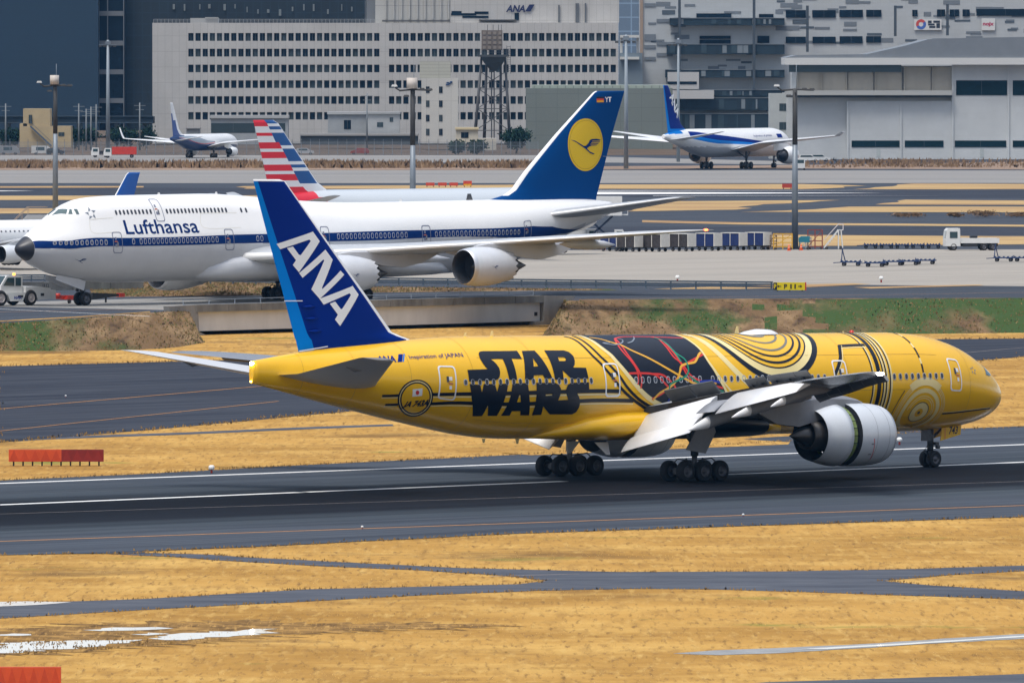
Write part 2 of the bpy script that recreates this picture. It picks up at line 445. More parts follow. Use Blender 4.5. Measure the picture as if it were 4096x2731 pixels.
WIRES = [[[(28.65,1.2), (31.27,1.292), (33.24,1.308), (34.16,1.235), (34.5,1.151), (34.78,0.943), (34.78,0.747), (34.47,0.522), (34.25,0.357), (34.22,0.219), (34.32,0.052)],[(34.35,1.191), (34.5,0.999), (34.54,0.724), (34.31,0.484), (34.08,0.313), (33.97,0.151), (34.08,-0.023)],[(34.96,0.276), (34.03,0.278), (32.98,0.258), (32.46,0.18), (32.0,0.061), (31.34,-0.108)],[(32.98,0.258), (32.2,0.238), (31.62,0.127), (31.21,0.009), (31.06,-0.092)],[(31.27,1.292), (30.84,1.191), (30.88,0.955), (30.82,0.648), (30.43,0.49), (30.12,0.24), (29.34,-0.023)],[(31.1,1.302), (30.7,1.112), (30.7,0.849), (30.5,0.586), (30.19,0.398), (29.65,0.188), (28.11,0.032), (27.1,-0.039)],[(28.19,0.67), (29.1,0.562), (30.14,0.434), (30.55,0.328), (30.95,0.175), (31.42,0.059), (32.13,-0.105), (33.06,-0.238)],[(27.34,-0.173), (26.69,-0.184)],[(27.17,-0.225), (26.67,-0.21)]],[[(36.29,1.286), (35.68,1.199), (35.09,1.048), (34.5,0.942), (33.98,0.789), (32.92,0.594), (31.78,0.385), (30.84,0.234), (30.18,0.139), (29.41,0.053), (28.26,0.032), (27.67,0.072)],[(28.27,0.72), (28.54,0.671), (28.98,0.542), (29.28,0.486), (30.05,0.452), (30.47,0.399), (30.7,0.276), (31.05,0.125), (31.64,-0.007), (32.48,-0.121), (32.97,-0.264)]],[[(30.66,1.043), (30.45,0.732), (29.96,0.565), (29.88,0.415), (29.99,0.274), (30.45,0.173), (31.27,0.092), (31.64,0.027), (31.62,-0.132)],[(31.0,1.238), (30.66,1.043), (30.49,0.71), (30.33,0.508)],[(29.93,0.206), (29.4,0.103), (28.84,0.009), (28.4,0.024)],[(27.67,-0.07), (27.05,-0.106)]],[[(31.69,-0.402), (31.61,-0.26), (31.26,-0.125), (30.56,-0.069), (29.99,-0.012), (29.63,0.037)],[(29.11,0.093), (28.02,0.107), (27.38,0.071)]],[[(34.14,1.19), (33.95,1.129), (34.32,1.013), (35.03,0.958), (35.66,0.989), (35.87,1.02), (35.27,1.033)],[(33.83,1.011), (33.35,1.056), (32.82,1.182), (32.61,1.275)]]]
CREAM_BAND = [(27.79,1.447), (27.46,1.214), (27.17,0.939), (26.8,0.676), (26.26,0.421), (25.52,0.192), (24.85,0.038)]
CREAM_THIN = [(28.01,0.52), (27.76,0.372), (27.4,0.198), (26.95,0.045), (26.51,-0.074), (26.11,-0.177)]
BRACKET = [[(13.82,0.879), (14.92,0.871), (16.1,0.853)],[(16.06,0.864), (16.37,0.682), (16.59,0.54), (16.96,0.378), (17.44,0.195)]]
NOSE_LINE = [(7.29,-0.663), (5.91,-0.633), (4.45,-0.585), (3.26,-0.538), (2.43,-0.518)]
WINDSHIELD = [(2.57,0.904), (2.53,0.895), (2.21,0.87), (1.78,0.787), (2.52,0.497), (3.13,0.43)]
STARLOGO = [(4.68,0.396)]
BAND747_TOP = [(1.14,2.58), (4.96,3.034), (10.21,3.091), (19.36,3.091), (27.34,3.033), (35.12,2.951), (40.87,2.901), (47.28,2.901), (55.43,2.927), (64.4,-3.005), (70.98,-1.816)]
BAND747_BOT = [(1.01,-3.1), (4.88,-2.962), (10.13,-2.962), (19.28,-2.954), (27.26,-2.995), (35.05,-3.088), (40.79,-3.118), (47.22,3.128), (55.37,-3.115), (64.67,-2.618), (66.99,-2.344)]
TITLE747 = [(10.6,2.975), (10.58,2.535), (19.43,2.978)]
COCKPIT747 = [[(4.92,1.626), (5.37,1.878), (4.96,2.013), (4.04,1.666)],[(5.49,1.917), (5.65,1.942), (5.45,2.123), (5.1,2.054)],[(5.81,1.978), (6.11,2.023), (6.05,2.208), (5.78,2.181)]]
CRANE_SMALL = [(5.68,-2.561)]
FIN_ANA = [[(61.05,14.31), (58.3,15.04), (57.76,14.47), (59.35,12.64), (59.82,13.07), (59.59,13.35), (60.28,14.06), (59.84,14.16), (59.39,13.68), (59.25,13.65), (58.49,14.48), (58.61,14.57), (60.77,14.0)],[(59.34,12.59), (57.32,13.98), (56.74,13.38), (57.61,11.71), (57.56,11.65), (56.12,12.73), (55.81,12.49), (57.76,11.06), (58.4,11.63), (57.44,13.33), (57.51,13.39), (59.07,12.31)],[(57.78,11.07), (55.14,11.82), (54.67,11.3), (56.18,9.45), (56.58,9.84), (56.36,10.12), (56.99,10.78), (56.58,10.9), (56.14,10.45), (56.03,10.47), (55.33,11.28), (55.44,11.39), (57.45,10.72)]]
CRANE = [(68.61,14.53), (69.24,14.42), (70.42,13.91), (70.71,13.93), (71.06,14.17), (71.25,14.45), (71.5,14.55), (72.18,14.57), (72.82,14.47), (72.68,14.38), (71.64,14.39), (71.55,14.32), (72.77,14.29), (72.58,14.22), (71.5,14.23), (71.45,14.16), (72.53,14.13), (72.38,14.06), (71.35,14.09), (71.32,14.03), (72.33,14.0), (72.18,13.94), (71.5,13.93), (71.15,13.83), (70.86,13.67), (71.25,13.38), (71.99,13.14), (71.74,13.09), (71.25,13.24), (70.71,13.6), (70.13,13.89), (69.34,14.29)]
FIN_DISC = [(70.72,14.02), (73.15,13.99), (70.72,16.52)]
FIN_FLAG = [(72.24,18.55), (73.19,18.54), (72.24,18.03), (73.36,18.05), (74.24,18.53)]
# ------------------------------------------------------------------ shared airliner builders
def T(body, s, l, z):
    return (body.sM - s, -l, z)


def fuselage(body, name, mats, parent, paint=None, n=64, extra=()):
    """lofted skin; paint(s) picks the slot; extra = painted patches on the same skin"""
    ss = sorted(set([0.0, .05, .12, .22, .35, .5, .7, .95, 1.2, 1.6, 2, 2.5, 3, 3.5, 4, 4.6, 5.3, 6, 7, 8, 9, 10] +
                    [10 + 1.0 * k for k in range(1, int(body.L - 10))] + [body.L - .4, body.L]))
    ss = [x * 1.0 for x in ss if x <= body.L]
    R = [[body.P(s, 2 * pi * j / n) for j in range(n)] for s in ss]
    mb = MB()
    mb.rings(R, [paint(0.5 * (ss[i] + ss[i + 1])) if paint else 0 for i in range(len(ss) - 1)], True)
    for e in extra:
        mb.add(*e)
    return mb.build(name, mats, parent)


RA = 3.1


def _cut_mesh(verts2, faces, step_s, step_a):
    bm = bmesh.new()
    vs = [bm.verts.new((x, y, 0)) for x, y in verts2]
    bm.verts.ensure_lookup_table()
    for f in faces:
        try: bm.faces.new([vs[i] for i in f])
        except ValueError: pass
    for axis, step in ((0, step_s), (1, step_a)):
        lo = min(v.co[axis] for v in bm.verts); hi = max(v.co[axis] for v in bm.verts)
        k = math.ceil(lo / step)
        while k * step < hi:
            co = [0, 0, 0]; no = [0, 0, 0]
            co[axis] = k * step; no[axis] = 1
            bmesh.ops.bisect_plane(bm, geom=bm.verts[:] + bm.edges[:] + bm.faces[:], dist=1e-5, plane_co=co, plane_no=no)
            k += 1
    bm.verts.index_update()
    V = [(v.co.x, v.co.y) for v in bm.verts]
    Fs = [[v.index for v in f.verts] for f in bm.faces]
    bm.free()
    return V, Fs


def tess(outer, holes=()):
    loops = [[Vector((x, y, 0)) for x, y in lp] for lp in [outer] + list(holes)]
    verts = [p for lp in [outer] + list(holes) for p in lp]
    tri = tessellate_polygon(loops)
    return verts, [list(t) for t in tri]


def patch(body, outer, holes, m, off=0.012, step_s=.7, step_a=.2, flat=False):
    """a painted area on the skin: outline in (s, angle) -> verts, faces, slot"""
    sc = (lambda p: (p[0], p[1] if flat else p[1] * RA))
    v, f = tess([sc(p) for p in outer], [[sc(p) for p in h] for h in holes])
    v, f = _cut_mesh(v, f, step_s, step_a)
    return [body.P(s, a / RA, off) for s, a in v], f, m, True


def spline(pts, k=6):
    P = [np.array(p, float) for p in pts]
    if len(P) < 3: 
        return [tuple(P[0] + (P[-1] - P[0]) * i / k) for i in range(k + 1)]
    out = []
    for i in range(len(P) - 1):
        p0, p1, p2, p3 = P[max(i - 1, 0)], P[i], P[i + 1], P[min(i + 2, len(P) - 1)]
        for j in range(k):
            t = j / k
            out.append(tuple(0.5 * ((2 * p1) + (p2 - p0) * t + (2 * p0 - 5 * p1 + 4 * p2 - p3) * t * t + (3 * p1 - p0 - 3 * p2 + p3) * t**3)))
    out.append(tuple(P[-1]))
    return out


def ribbon(body, pts, w, m, off=0.014, shift=0.0, k=6):
    """a painted line of width w along points (s, angle); shift moves it sideways"""
    q = spline([(s, a * RA) for s, a in pts], k)
    V, Fs = [], []
    for i, p in enumerate(q):
        a = np.array(q[max(i - 1, 0)]); b = np.array(q[min(i + 1, len(q) - 1)])
        d = b - a; d = d / max(np.hypot(*d), 1e-9); nrm = np.array([-d[1], d[0]])
        for sg in (-0.5, 0.5):
            r = np.array(p) + nrm * (sg * w + shift)
            V.append(body.P(r[0], r[1] / RA, off))
    for i in range(len(q) - 1):
        Fs.append([2 * i, 2 * i + 1, 2 * i + 3, 2 * i + 2])
    return V, Fs, m, True


def arc_ring(body, sc, ac, r0, r1, m, a0=0, a1=360, off=0.013, n=72):
    """a painted ring (or disc) round (sc, ac) in skin metres"""
    V, Fs = [], []
    k = max(8, int(n * (a1 - a0) / 360))
    for i in range(k + 1):
        t = radians(a0 + (a1 - a0) * i / k)
        for r in (r0, r1):
            V.append(body.P(sc + r * cos(t), (ac + r * sin(t)) / RA, off))
    for i in range(k):
        Fs.append([2 * i, 2 * i + 1, 2 * i + 3, 2 * i + 2])
    return V, Fs, m, True


def text2d(txt, bold=0.0, shear=0.0, space=1.0):
    """letters of a plain sans face as 2-D triangles, width 1 along x from 0, height h"""
    cu = bpy.data.curves.new('lettering', 'FONT')
    cu.body = txt; cu.offset = bold; cu.shear = shear; cu.space_character = space
    cu.resolution_u = 3
    o = bpy.data.objects.new('lettering', cu)
    COL.objects.link(o)
    dg = bpy.context.evaluated_depsgraph_get()
    me = o.evaluated_get(dg).to_mesh()
    V = [(v.co.x, v.co.y) for v in me.vertices]
    Fs = [list(p.vertices) for p in me.polygons]
    o.evaluated_get(dg).to_mesh_clear()
    bpy.data.objects.remove(o); bpy.data.curves.remove(cu)
    return V, Fs


def text_fit(txt, width, height, **kw):
    V, Fs = text2d(txt, **kw)
    x0 = min(v[0] for v in V); x1 = max(v[0] for v in V)
    cap = text2d('H', bold=kw.get('bold', 0))[0]
    h = max(v[1] for v in cap)
    return [((v[0] - x0) / (x1 - x0) * width, v[1] / h * height) for v in V], Fs


def skin_text(body, txt, p0, p1, top, m, off=0.014, **kw):
    """writing along the skin from p0 to p1 (s, angle), capitals up to angle top"""
    a0 = np.array([p0[0], p0[1] * RA]); a1 = np.array([p1[0], p1[1] * RA])
    w = np.hypot(*(a1 - a0)); u = (a1 - a0) / w
    h = abs(top - (p0[1] if abs(top - p0[1]) < abs(top - p1[1]) else p1[1])) * RA
    V, Fs = text_fit(txt, w, h, **kw)
    up = np.array([-u[1], u[0]])
    if abs(p0[1]) < pi / 2:                      # right-hand side: s falls along the line, up is growing angle
        up = np.array([0, 1.0])
    else:
        up = np.array([0, -1.0])
    V, Fs = _cut_mesh(V, Fs, .8, .25)
    return [body.P(*(lambda q: (q[0], q[1] / RA))(a0 + u * x + up * y), off) for x, y in V], Fs, m, True


def surf(body, stations, side, mats, name, parent, t=0.11, edge=0, n=12, camber=.015, m=0, le_m=None, cut_m=None):
    """wing-like part from stations (l, sLE, chord, zLE, [xcut], [twist drop of the trailing edge], [t])"""
    mb = MB()
    R = []
    for st in stations:
        l, s0, c, z0 = st[:4]
        xc = st[4] if len(st) > 4 else 1.0
        dr = st[5] if len(st) > 5 else 0.0
        tt = st[6] if len(st) > 6 else t
        R.append([T(body, s0 + x * c, side * l, z0 + y * c - x * dr) for x, y in airfoil(n, tt, xc, camber)])
    if side < 0: R = [r[::-1] for r in R]
    mb.rings(R, m, True, close=False)
    if cut_m is not None:                         # the blunt rear face where the flaps have left, coloured dark as the gap's shade
        for a, b in zip(R[:-1], R[1:]): mb.add([a[0], a[-1], b[-1], b[0]], [(0, 1, 2, 3)], cut_m)
    else:
        for a, b in zip(R[:-1], R[1:]): mb.add([a[0], a[-1], b[-1], b[0]], [(0, 1, 2, 3)], m)
    if le_m is not None:                          # bright leading edge
        k = n // 4
        nn = len(R[0])
        for i in range(len(mb.f)):
            f = mb.f[i]
            if len(f) == 4:
                j = f[0] % nn
                if n - 1 <= j <= n: mb.m[i] = le_m
    return mb.build(name, mats, parent)


def fin_part(body, tab, mats, name, parent, slot=lambda z, x: 0, n=16):
    """vertical tail from stations (z, sLE, sTE); slot(z, x) picks the paint"""
    mb = MB()
    zs = sorted(set([t[0] for t in tab] + list(np.linspace(tab[0][0], tab[-1][0], 26))))
    R, idx = [], airfoil(n, 0.10, 1.0, 0)
    for z in zs:
        le = interp([(a[0], a[1]) for a in tab], z); te = interp([(a[0], a[2]) for a in tab], z)
        R.append([T(body, le + x * (te - le), y * (te - le), z) for x, y in idx])
    nn = len(idx)
    mb.rings(R, 0, True)
    for i, f in enumerate(mb.f):
        if len(f) == 4:
            j = f[0] % nn; r = f[0] // nn
            if r < len(zs):
                mb.m[i] = slot(zs[r], 0.5 * (idx[j][0] + idx[(j + 1) % nn][0]))
    return mb.build(name, mats, parent)


def fin_patch(body, tab, outer, m, side, holes=(), off=0.02):
    v, f = tess(outer, holes)
    v, f = _cut_mesh(v, f, .5, .5)
    return [T(body, s, side * (fin_half(tab, s, z) + off), z) for s, z in v], f, m, True


def fin_text(body, tab, txt, s0, z0, width, height, m, side, **kw):
    V, Fs = text_fit(txt, width, height, **kw)
    sg = -1 if side > 0 else 1
    return [T(body, s0 + sg * x, side * (fin_half(tab, s0 + sg * x, z0 + y) + .03), z0 + y) for x, y in V], Fs, m, True


def lathe(mb, body, l, z, prof, m=0, n=40, close=False):
    """turned shape round a fore-and-aft axis: prof = (s, r)"""
    R = [[T(body, s, l + r * cos(2 * pi * j / n), z + r * sin(2 * pi * j / n)) for j in range(n)] for s, r in prof]
    mb.rings(R, m, True, (False, False))
    return mb


def bogie(body, s, l, z0, mats, parent, axles=3, pitch=1.45, half=.7, r=.635, w=.5, zt=4.2, tilt=0.0, name='main_gear'):
    """landing gear leg > strut, truck, wheels"""
    g = MB()
    g.tube([T(body, s, l, zt), T(body, s, l, z0 + r + .9)], .24, 12)
    g.tube([T(body, s, l, z0 + r + .95), T(body, s, l, z0 + r)], .17, 12)
    g.tube([T(body, s - .2, l, z0 + r + 1.3), T(body, s - 1.7, l, zt)], .1, 8)
    g.tube([T(body, s, l, z0 + r + 1.4), T(body, s + .2, l - (1.9 if l > 0 else -1.9), zt)], .11, 8)
    x = [(k - (axles - 1) / 2) * pitch for k in range(axles)]
    strut = g.build(name, mats[2], parent)
    b = MB()
    b.bar(T(body, s + x[0] - .2, l, z0 + r), T(body, s + x[-1] + .2, l, z0 + r), .3, .36)
    for dx in x:
        b.tube([T(body, s + dx, l - half, z0 + r), T(body, s + dx, l + half, z0 + r)], .12, 8)
        b.tube([T(body, s + dx, l, z0 + r + .15), T(body, s + dx * .45, l, z0 + r + .75)], .05, 6)
    b.tube([T(body, s + x[0] - .3, l, z0 + r + .55), T(body, s + x[0], l, z0 + r + .75), T(body, s, l, z0 + r + .62)], .04, 6)
    b.tube([T(body, s + x[-1] + .3, l, z0 + r + .5), T(body, s + x[-1], l, z0 + r + .72), T(body, s, l, z0 + r + .6)], .04, 6)
    b.build('truck_beam', mats[2], strut)
    for dx in x:
        for sd in (-1, 1):
            wm = MB()
            wm.wheel(T(body, s + dx, l + sd * half, z0 + r), r, w)
            wm.build('wheel', mats[:2], strut)
    return strut


def nose_leg(body, s, z0, mats, parent, half=.33, r=.53, w=.4, zt=3.0):
    g = MB()
    g.tube([T(body, s, 0, zt), T(body, s, 0, z0 + r + .5)], .2, 12)
    g.tube([T(body, s, 0, z0 + r + .6), T(body, s, 0, z0 + r)], .13, 12)
    g.tube([T(body, s, 0, z0 + r + 1.2), T(body, s - 1.3, 0, zt)], .09, 8)
    g.tube([T(body, s, -half, z0 + r), T(body, s, half, z0 + r)], .1, 8)
    g.tube([T(body, s + .15, 0, z0 + r + .15), T(body, s + .55, 0, z0 + r + .5), T(body, s + .2, 0, z0 + r + .85)], .06, 6)
    for sd in (-1, 1):
        g.tube([T(body, s - .25, sd * .28, z0 + r + .75), T(body, s - .5, sd * .28, z0 + r + .75)], .11, 10)
    g.bar(T(body, s - .3, -.35, z0 + r + .95), T(body, s - .3, .35, z0 + r + .95), .25, .2)
    strut = g.build('nose_gear', mats[2], parent)
    for sd in (-1, 1):
        wm = MB()
        wm.wheel(T(body, s, sd * half, z0 + r), r, w)
        wm.build('wheel', mats[:2], strut)
    return strut


def win_part(body, s, ph, parent, frame, pane, w=.30, h=.42, off=0.018):
    """one cabin window: a pale rim round a dark pane"""
    V, F_, M_ = [], [], []
    n = 12
    def ringpts(kw, kh, o):
        out = []
        for j in range(n):
            t = 2 * pi * j / n
            c, q = cos(t), sin(t)
            x = math.copysign(abs(c) ** .7, c) * kw / 2; y = math.copysign(abs(q) ** .7, q) * kh / 2
            out.append(body.P(s + x, ph + y / RA, o))
        return out
    mb = MB()
    A_ = ringpts(w, h, off); B_ = ringpts(w * .74, h * .8, off + .006); C_ = ringpts(w * .7, h * .76, off - .004)
    mb.rings([A_, B_], 0, False, (False, False))
    mb.rings([B_, C_], 1, False, (False, True))
    return mb.build('window', [frame, pane], parent)


def door_part(body, corners, parent, line, win, off=0.02, lw=.1, zslot=True):
    """a cabin door: its outline, its small window and its placards"""
    mb = MB()
    s0, s1 = corners[0], corners[1]; a0, a1 = corners[2], corners[3]
    def rr(d):
        r = .22
        pts = []
        for cx, cy, b in ((s1 - d - r, a1 - d - r, 0), (s0 + d + r, a1 - d - r, 90), (s0 + d + r, a0 + d + r, 180), (s1 - d - r, a0 + d + r, 270)):
            for k in range(4):
                t = radians(b + 30 * k)
                pts.append((cx + r * cos(t), cy + r * sin(t)))
        out = []
        for i, p in enumerate(pts):
            q = pts[(i + 1) % len(pts)]
            k = max(1, int(np.hypot(q[0] - p[0], q[1] - p[1]) / .15))
            out += [(p[0] + (q[0] - p[0]) * t / k, p[1] + (q[1] - p[1]) * t / k) for t in range(k)]
        return out
    O = rr(0)
    # the inner outline keeps the same count of points by shrinking towards the middle
    cs, ca = (s0 + s1) / 2, (a0 + a1) / 2
    I = [(cs + (p[0] - cs) * (1 - 2 * lw / (s1 - s0)), ca + (p[1] - ca) * (1 - 2 * lw / (a1 - a0))) for p in O]
    mb.rings([[body.P(s, a / RA, off) for s, a in O], [body.P(s, a / RA, off + .004) for s, a in I]], 0, False, (False, False))
    wv = [(cs + x, ca + y + (a1 - a0) * .1) for x, y in ((-.09, -.2), (.09, -.2), (.09, .2), (-.09, .2))]
    mb.add([body.P(s, a / RA, off + .005) for s, a in wv], [(0, 1, 2, 3)], 1)
    for dx, dy, w_, h_, m_ in ((-.2, .35, .12, .07, 0), (-.2, .22, .12, .05, 0), (-.2, -.05, .16, .05, 2), (-.2, -.32, .09, .12, 0)):
        q_ = [(cs + dx + x, ca + dy + y) for x, y in ((-w_, -h_), (w_, -h_), (w_, h_), (-w_, h_))]
        mb.add([body.P(s, a / RA, off + .005) for s, a in q_], [(0, 1, 2, 3)], m_)
    return mb.build('door', [line, win, mat('placard_red', (.45, .12, .06), rough=.5)], parent)
# ------------------------------------------------------------------ ground: the runway field, the bank, the taxiway plateau
HD = radians(43.145)                                # every runway and taxiway here runs this way
ZF = 0.9                                            # the field rises this much towards the bank


def zf(y):
    return ZF * min(1, max(0, (y - 700) / 180.0))


def GF(px, py):
    """point of the sloping field seen there"""
    p = G(px, py, 0)
    for _ in range(6): p = G(px, py, zf(p[1]))
    return p


C_ASPH = c8(92, 98, 112)
GRASS = ground_mat('dry_grass', [((.45, .255, .066),), ((.31, .165, .038), .05, .42, .62, 9), ((.53, .325, .095), .12, .48, .68, 9), ((.30, .165, .045), 1.3, .50, .74, 9, (1, .10, 1)), ((.53, .34, .11), 2.2, .54, .76, 9, (1, .08, 1)), ((.13, .072, .028), .09, .56, .70, 10, (.6, .5, 1)), ((.20, .11, .035), 4.0, .54, .70, 8, (1, .07, 1)), ((.14, .18, .035), .06, .62, .72, 9)], rough=.95, stretch=(.8, 1, 1))
GRASS_FAR = ground_mat('dry_grass_far', [((.42, .29, .135),), ((.32, .20, .10), .03, .45, .62, 7), ((.22, .145, .08), .12, .54, .7, 7)], rough=.95, stretch=(.4, 1, 1))
BANK = ground_mat('bank_weeds', [((.15, .092, .046),), ((.26, .17, .088), .35, .45, .62, 8), ((.06, .038, .024), .5, .52, .68, 8), ((.045, .075, .022), .07, .53, .60, 9)], rough=.95, stretch=(1, .13, 1), bump=.7)
BANK_G = ground_mat('bank_weeds_green', [((.15, .092, .046),), ((.26, .17, .088), .35, .45, .62, 8), ((.06, .038, .024), .5, .52, .68, 8), ((.045, .078, .022), .07, .40, .50, 9)], rough=.95, stretch=(1, .13, 1), bump=.7)
ASPH = ground_mat('asphalt', [((.056, .064, .078),), ((.038, .044, .056), .30, .42, .62, 8), ((.080, .088, .102), .9, .52, .72, 7), ((.030, .035, .045), 2.4, .6, .76, 4)], rough=.85, stretch=(.06, 1, 1), rotz=HD)
ASPH_D = ground_mat('asphalt_dark', [((.042, .047, .060),), ((.026, .030, .042), .28, .42, .62, 8), ((.066, .072, .084), .9, .52, .72, 7), ((.022, .026, .036), 2.4, .6, .76, 4)], rough=.85, stretch=(.06, 1, 1), rotz=HD)
CONC = ground_mat('apron_concrete', [((.32, .29, .25),), ((.26, .24, .21), .12, .4, .7, 6), ((.36, .34, .30), .8, .5, .8, 6), ((.18, .17, .16), .05, .62, .8, 6)], rough=.85, stretch=(.12, 1, 1), rotz=HD)
CONC_F = ground_mat('far_concrete', [((.24, .23, .215),), ((.19, .185, .18), .03, .4, .7, 6), ((.29, .275, .25), .25, .5, .8, 6)], rough=.85, stretch=(.1, 1, 1))
PATHM = ground_mat('path_asphalt', [((.082, .089, .106),), ((.055, .061, .076), .35, .44, .62, 8), ((.115, .122, .136), 1.2, .52, .7, 7)], rough=.8, stretch=(.2, 1, 1))
LINE_W = mat('line_white', (.72, .71, .68), rough=.7, var=.18, scale=1.5)
LINE_O = mat('line_orange', (.55, .24, .05), rough=.7, var=.25, scale=1.2)
LINE_P = mat('line_faint', (.26, .22, .20), rough=.7, var=.35, scale=.8)
WATER = mat('puddle_water', (.20, .20, .19), rough=.04, spec=1.0)
CONCRETE = mat('grey_concrete', (.23, .22, .20), rough=.85, var=.3, scale=.8, stretch=(1, 1, .3))

# the runway keeps its tyre-rubber stain along the middle, deepened for the airliner's shadow: darkness depends on the place across the strip
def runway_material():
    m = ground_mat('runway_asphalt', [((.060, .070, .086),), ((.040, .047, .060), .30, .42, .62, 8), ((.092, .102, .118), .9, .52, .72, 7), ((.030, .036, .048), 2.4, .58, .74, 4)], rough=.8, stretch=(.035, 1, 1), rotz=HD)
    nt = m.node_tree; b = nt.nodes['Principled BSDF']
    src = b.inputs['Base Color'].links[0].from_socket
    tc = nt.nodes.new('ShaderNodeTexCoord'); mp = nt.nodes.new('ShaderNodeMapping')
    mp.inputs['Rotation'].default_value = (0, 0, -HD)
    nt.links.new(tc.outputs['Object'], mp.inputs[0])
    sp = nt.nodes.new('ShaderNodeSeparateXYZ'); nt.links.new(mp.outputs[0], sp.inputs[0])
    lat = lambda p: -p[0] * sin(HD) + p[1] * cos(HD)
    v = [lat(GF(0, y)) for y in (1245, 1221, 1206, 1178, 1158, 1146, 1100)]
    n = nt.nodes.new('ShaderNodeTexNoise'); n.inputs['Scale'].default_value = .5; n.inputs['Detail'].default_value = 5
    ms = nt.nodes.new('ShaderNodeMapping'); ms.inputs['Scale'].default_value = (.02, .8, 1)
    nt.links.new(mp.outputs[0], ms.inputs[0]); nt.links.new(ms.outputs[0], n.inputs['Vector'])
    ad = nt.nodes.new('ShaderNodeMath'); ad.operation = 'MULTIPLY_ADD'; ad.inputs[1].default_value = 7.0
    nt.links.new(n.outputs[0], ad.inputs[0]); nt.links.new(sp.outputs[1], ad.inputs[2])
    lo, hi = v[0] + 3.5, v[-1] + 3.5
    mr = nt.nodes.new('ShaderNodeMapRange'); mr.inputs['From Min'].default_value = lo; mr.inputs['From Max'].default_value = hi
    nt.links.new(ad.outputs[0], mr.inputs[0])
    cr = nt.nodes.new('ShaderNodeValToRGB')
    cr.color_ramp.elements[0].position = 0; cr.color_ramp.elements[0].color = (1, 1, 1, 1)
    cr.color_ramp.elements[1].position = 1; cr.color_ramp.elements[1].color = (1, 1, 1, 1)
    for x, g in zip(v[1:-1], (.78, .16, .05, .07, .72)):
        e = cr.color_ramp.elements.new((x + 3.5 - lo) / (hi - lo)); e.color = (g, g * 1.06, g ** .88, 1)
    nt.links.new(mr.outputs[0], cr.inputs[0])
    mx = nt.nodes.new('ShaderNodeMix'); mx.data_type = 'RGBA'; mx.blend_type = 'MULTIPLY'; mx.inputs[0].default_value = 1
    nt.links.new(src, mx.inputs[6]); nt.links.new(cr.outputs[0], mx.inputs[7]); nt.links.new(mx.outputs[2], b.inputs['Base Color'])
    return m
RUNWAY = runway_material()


def rough_edge(pts, amp, step, closed=True, seed=3):
    """the same outline with a ragged edge (world xy)"""
    r = random.Random(seed)
    out = []
    n = len(pts)
    for i in range(n if closed else n - 1):
        a, b = np.array(pts[i][:2]), np.array(pts[(i + 1) % n][:2])
        d = b - a; L = np.hypot(*d)
        k = min(400, max(1, int(L / step)))
        nr = np.array([-d[1], d[0]]) / max(L, 1e-6)
        for j in range(k):
            p = a + d * j / k
            if amp and 0 < j: p = p + nr * r.uniform(-amp, amp)
            out.append((p[0], p[1]))
    return out


def extend(P, by=800):
    """outlines that leave the view go on well past its edges, along their own direction"""
    out, n = [], len(P)
    for i, (x, y) in enumerate(P):
        if x <= -20 or x >= 2400:
            for q in (P[(i + 1) % n], P[i - 1]):
                if abs(q[0] - x) > 60 and not (q[0] <= -20 or q[0] >= 2400):
                    s = (y - q[1]) / (x - q[0]); d = -by if x <= -20 else by
                    s = max(-.09, min(.09, s)); x, y = x + d, y + s * d; break
            else:
                q = P[(i + 1) % n] if abs(P[(i + 1) % n][0] - x) > 60 else P[i - 1]
                s = (y - q[1]) / (x - q[0]) if abs(x - q[0]) > 60 else 0; d = -by if x <= -20 else by
                s = max(-.09, min(.09, s)); x, y = x + d, y + s * d
        out.append((x, y))
    return out


def sheet(name, P, m, layer, plateau=False, amp=0.0, step=4.0, world=False, zfix=None):
    """a ground sheet from an outline given in the print"""
    P = extend(P)
    if world: pts = [np.array(p) for p in P]
    else: pts = [G(x, y, ZP) if plateau else GF(x, y) for x, y in P]
    pts = rough_edge(pts, amp, step) if amp else [(p[0], p[1]) for p in pts]
    V, Fs = tess(pts)
    if not plateau:
        bm = bmesh.new()
        vs = [bm.verts.new((x, y, 0)) for x, y in V]
        for f in Fs:
            try: bm.faces.new([vs[i] for i in f])
            except ValueError: pass
        for yy in (700, 745, 790, 835, 880):
            bmesh.ops.bisect_plane(bm, geom=bm.verts[:] + bm.edges[:] + bm.faces[:], dist=1e-4, plane_co=(0, yy, 0), plane_no=(0, 1, 0))
        bm.verts.index_update()
        V = [(v.co.x, v.co.y) for v in bm.verts]; Fs = [[v.index for v in f.verts] for f in bm.faces]; bm.free()
    mb = MB()
    dz = .012 * layer
    mb.add([(x, y, (ZP if plateau else zf(y)) + dz) for x, y in V], Fs, 0)
    o = mb.build(name, m)
    # faces must look up
    me = o.data
    for p in me.polygons:
        if p.normal.z < 0: p.flip()
    me.update()
    return tag(o, kind='structure')


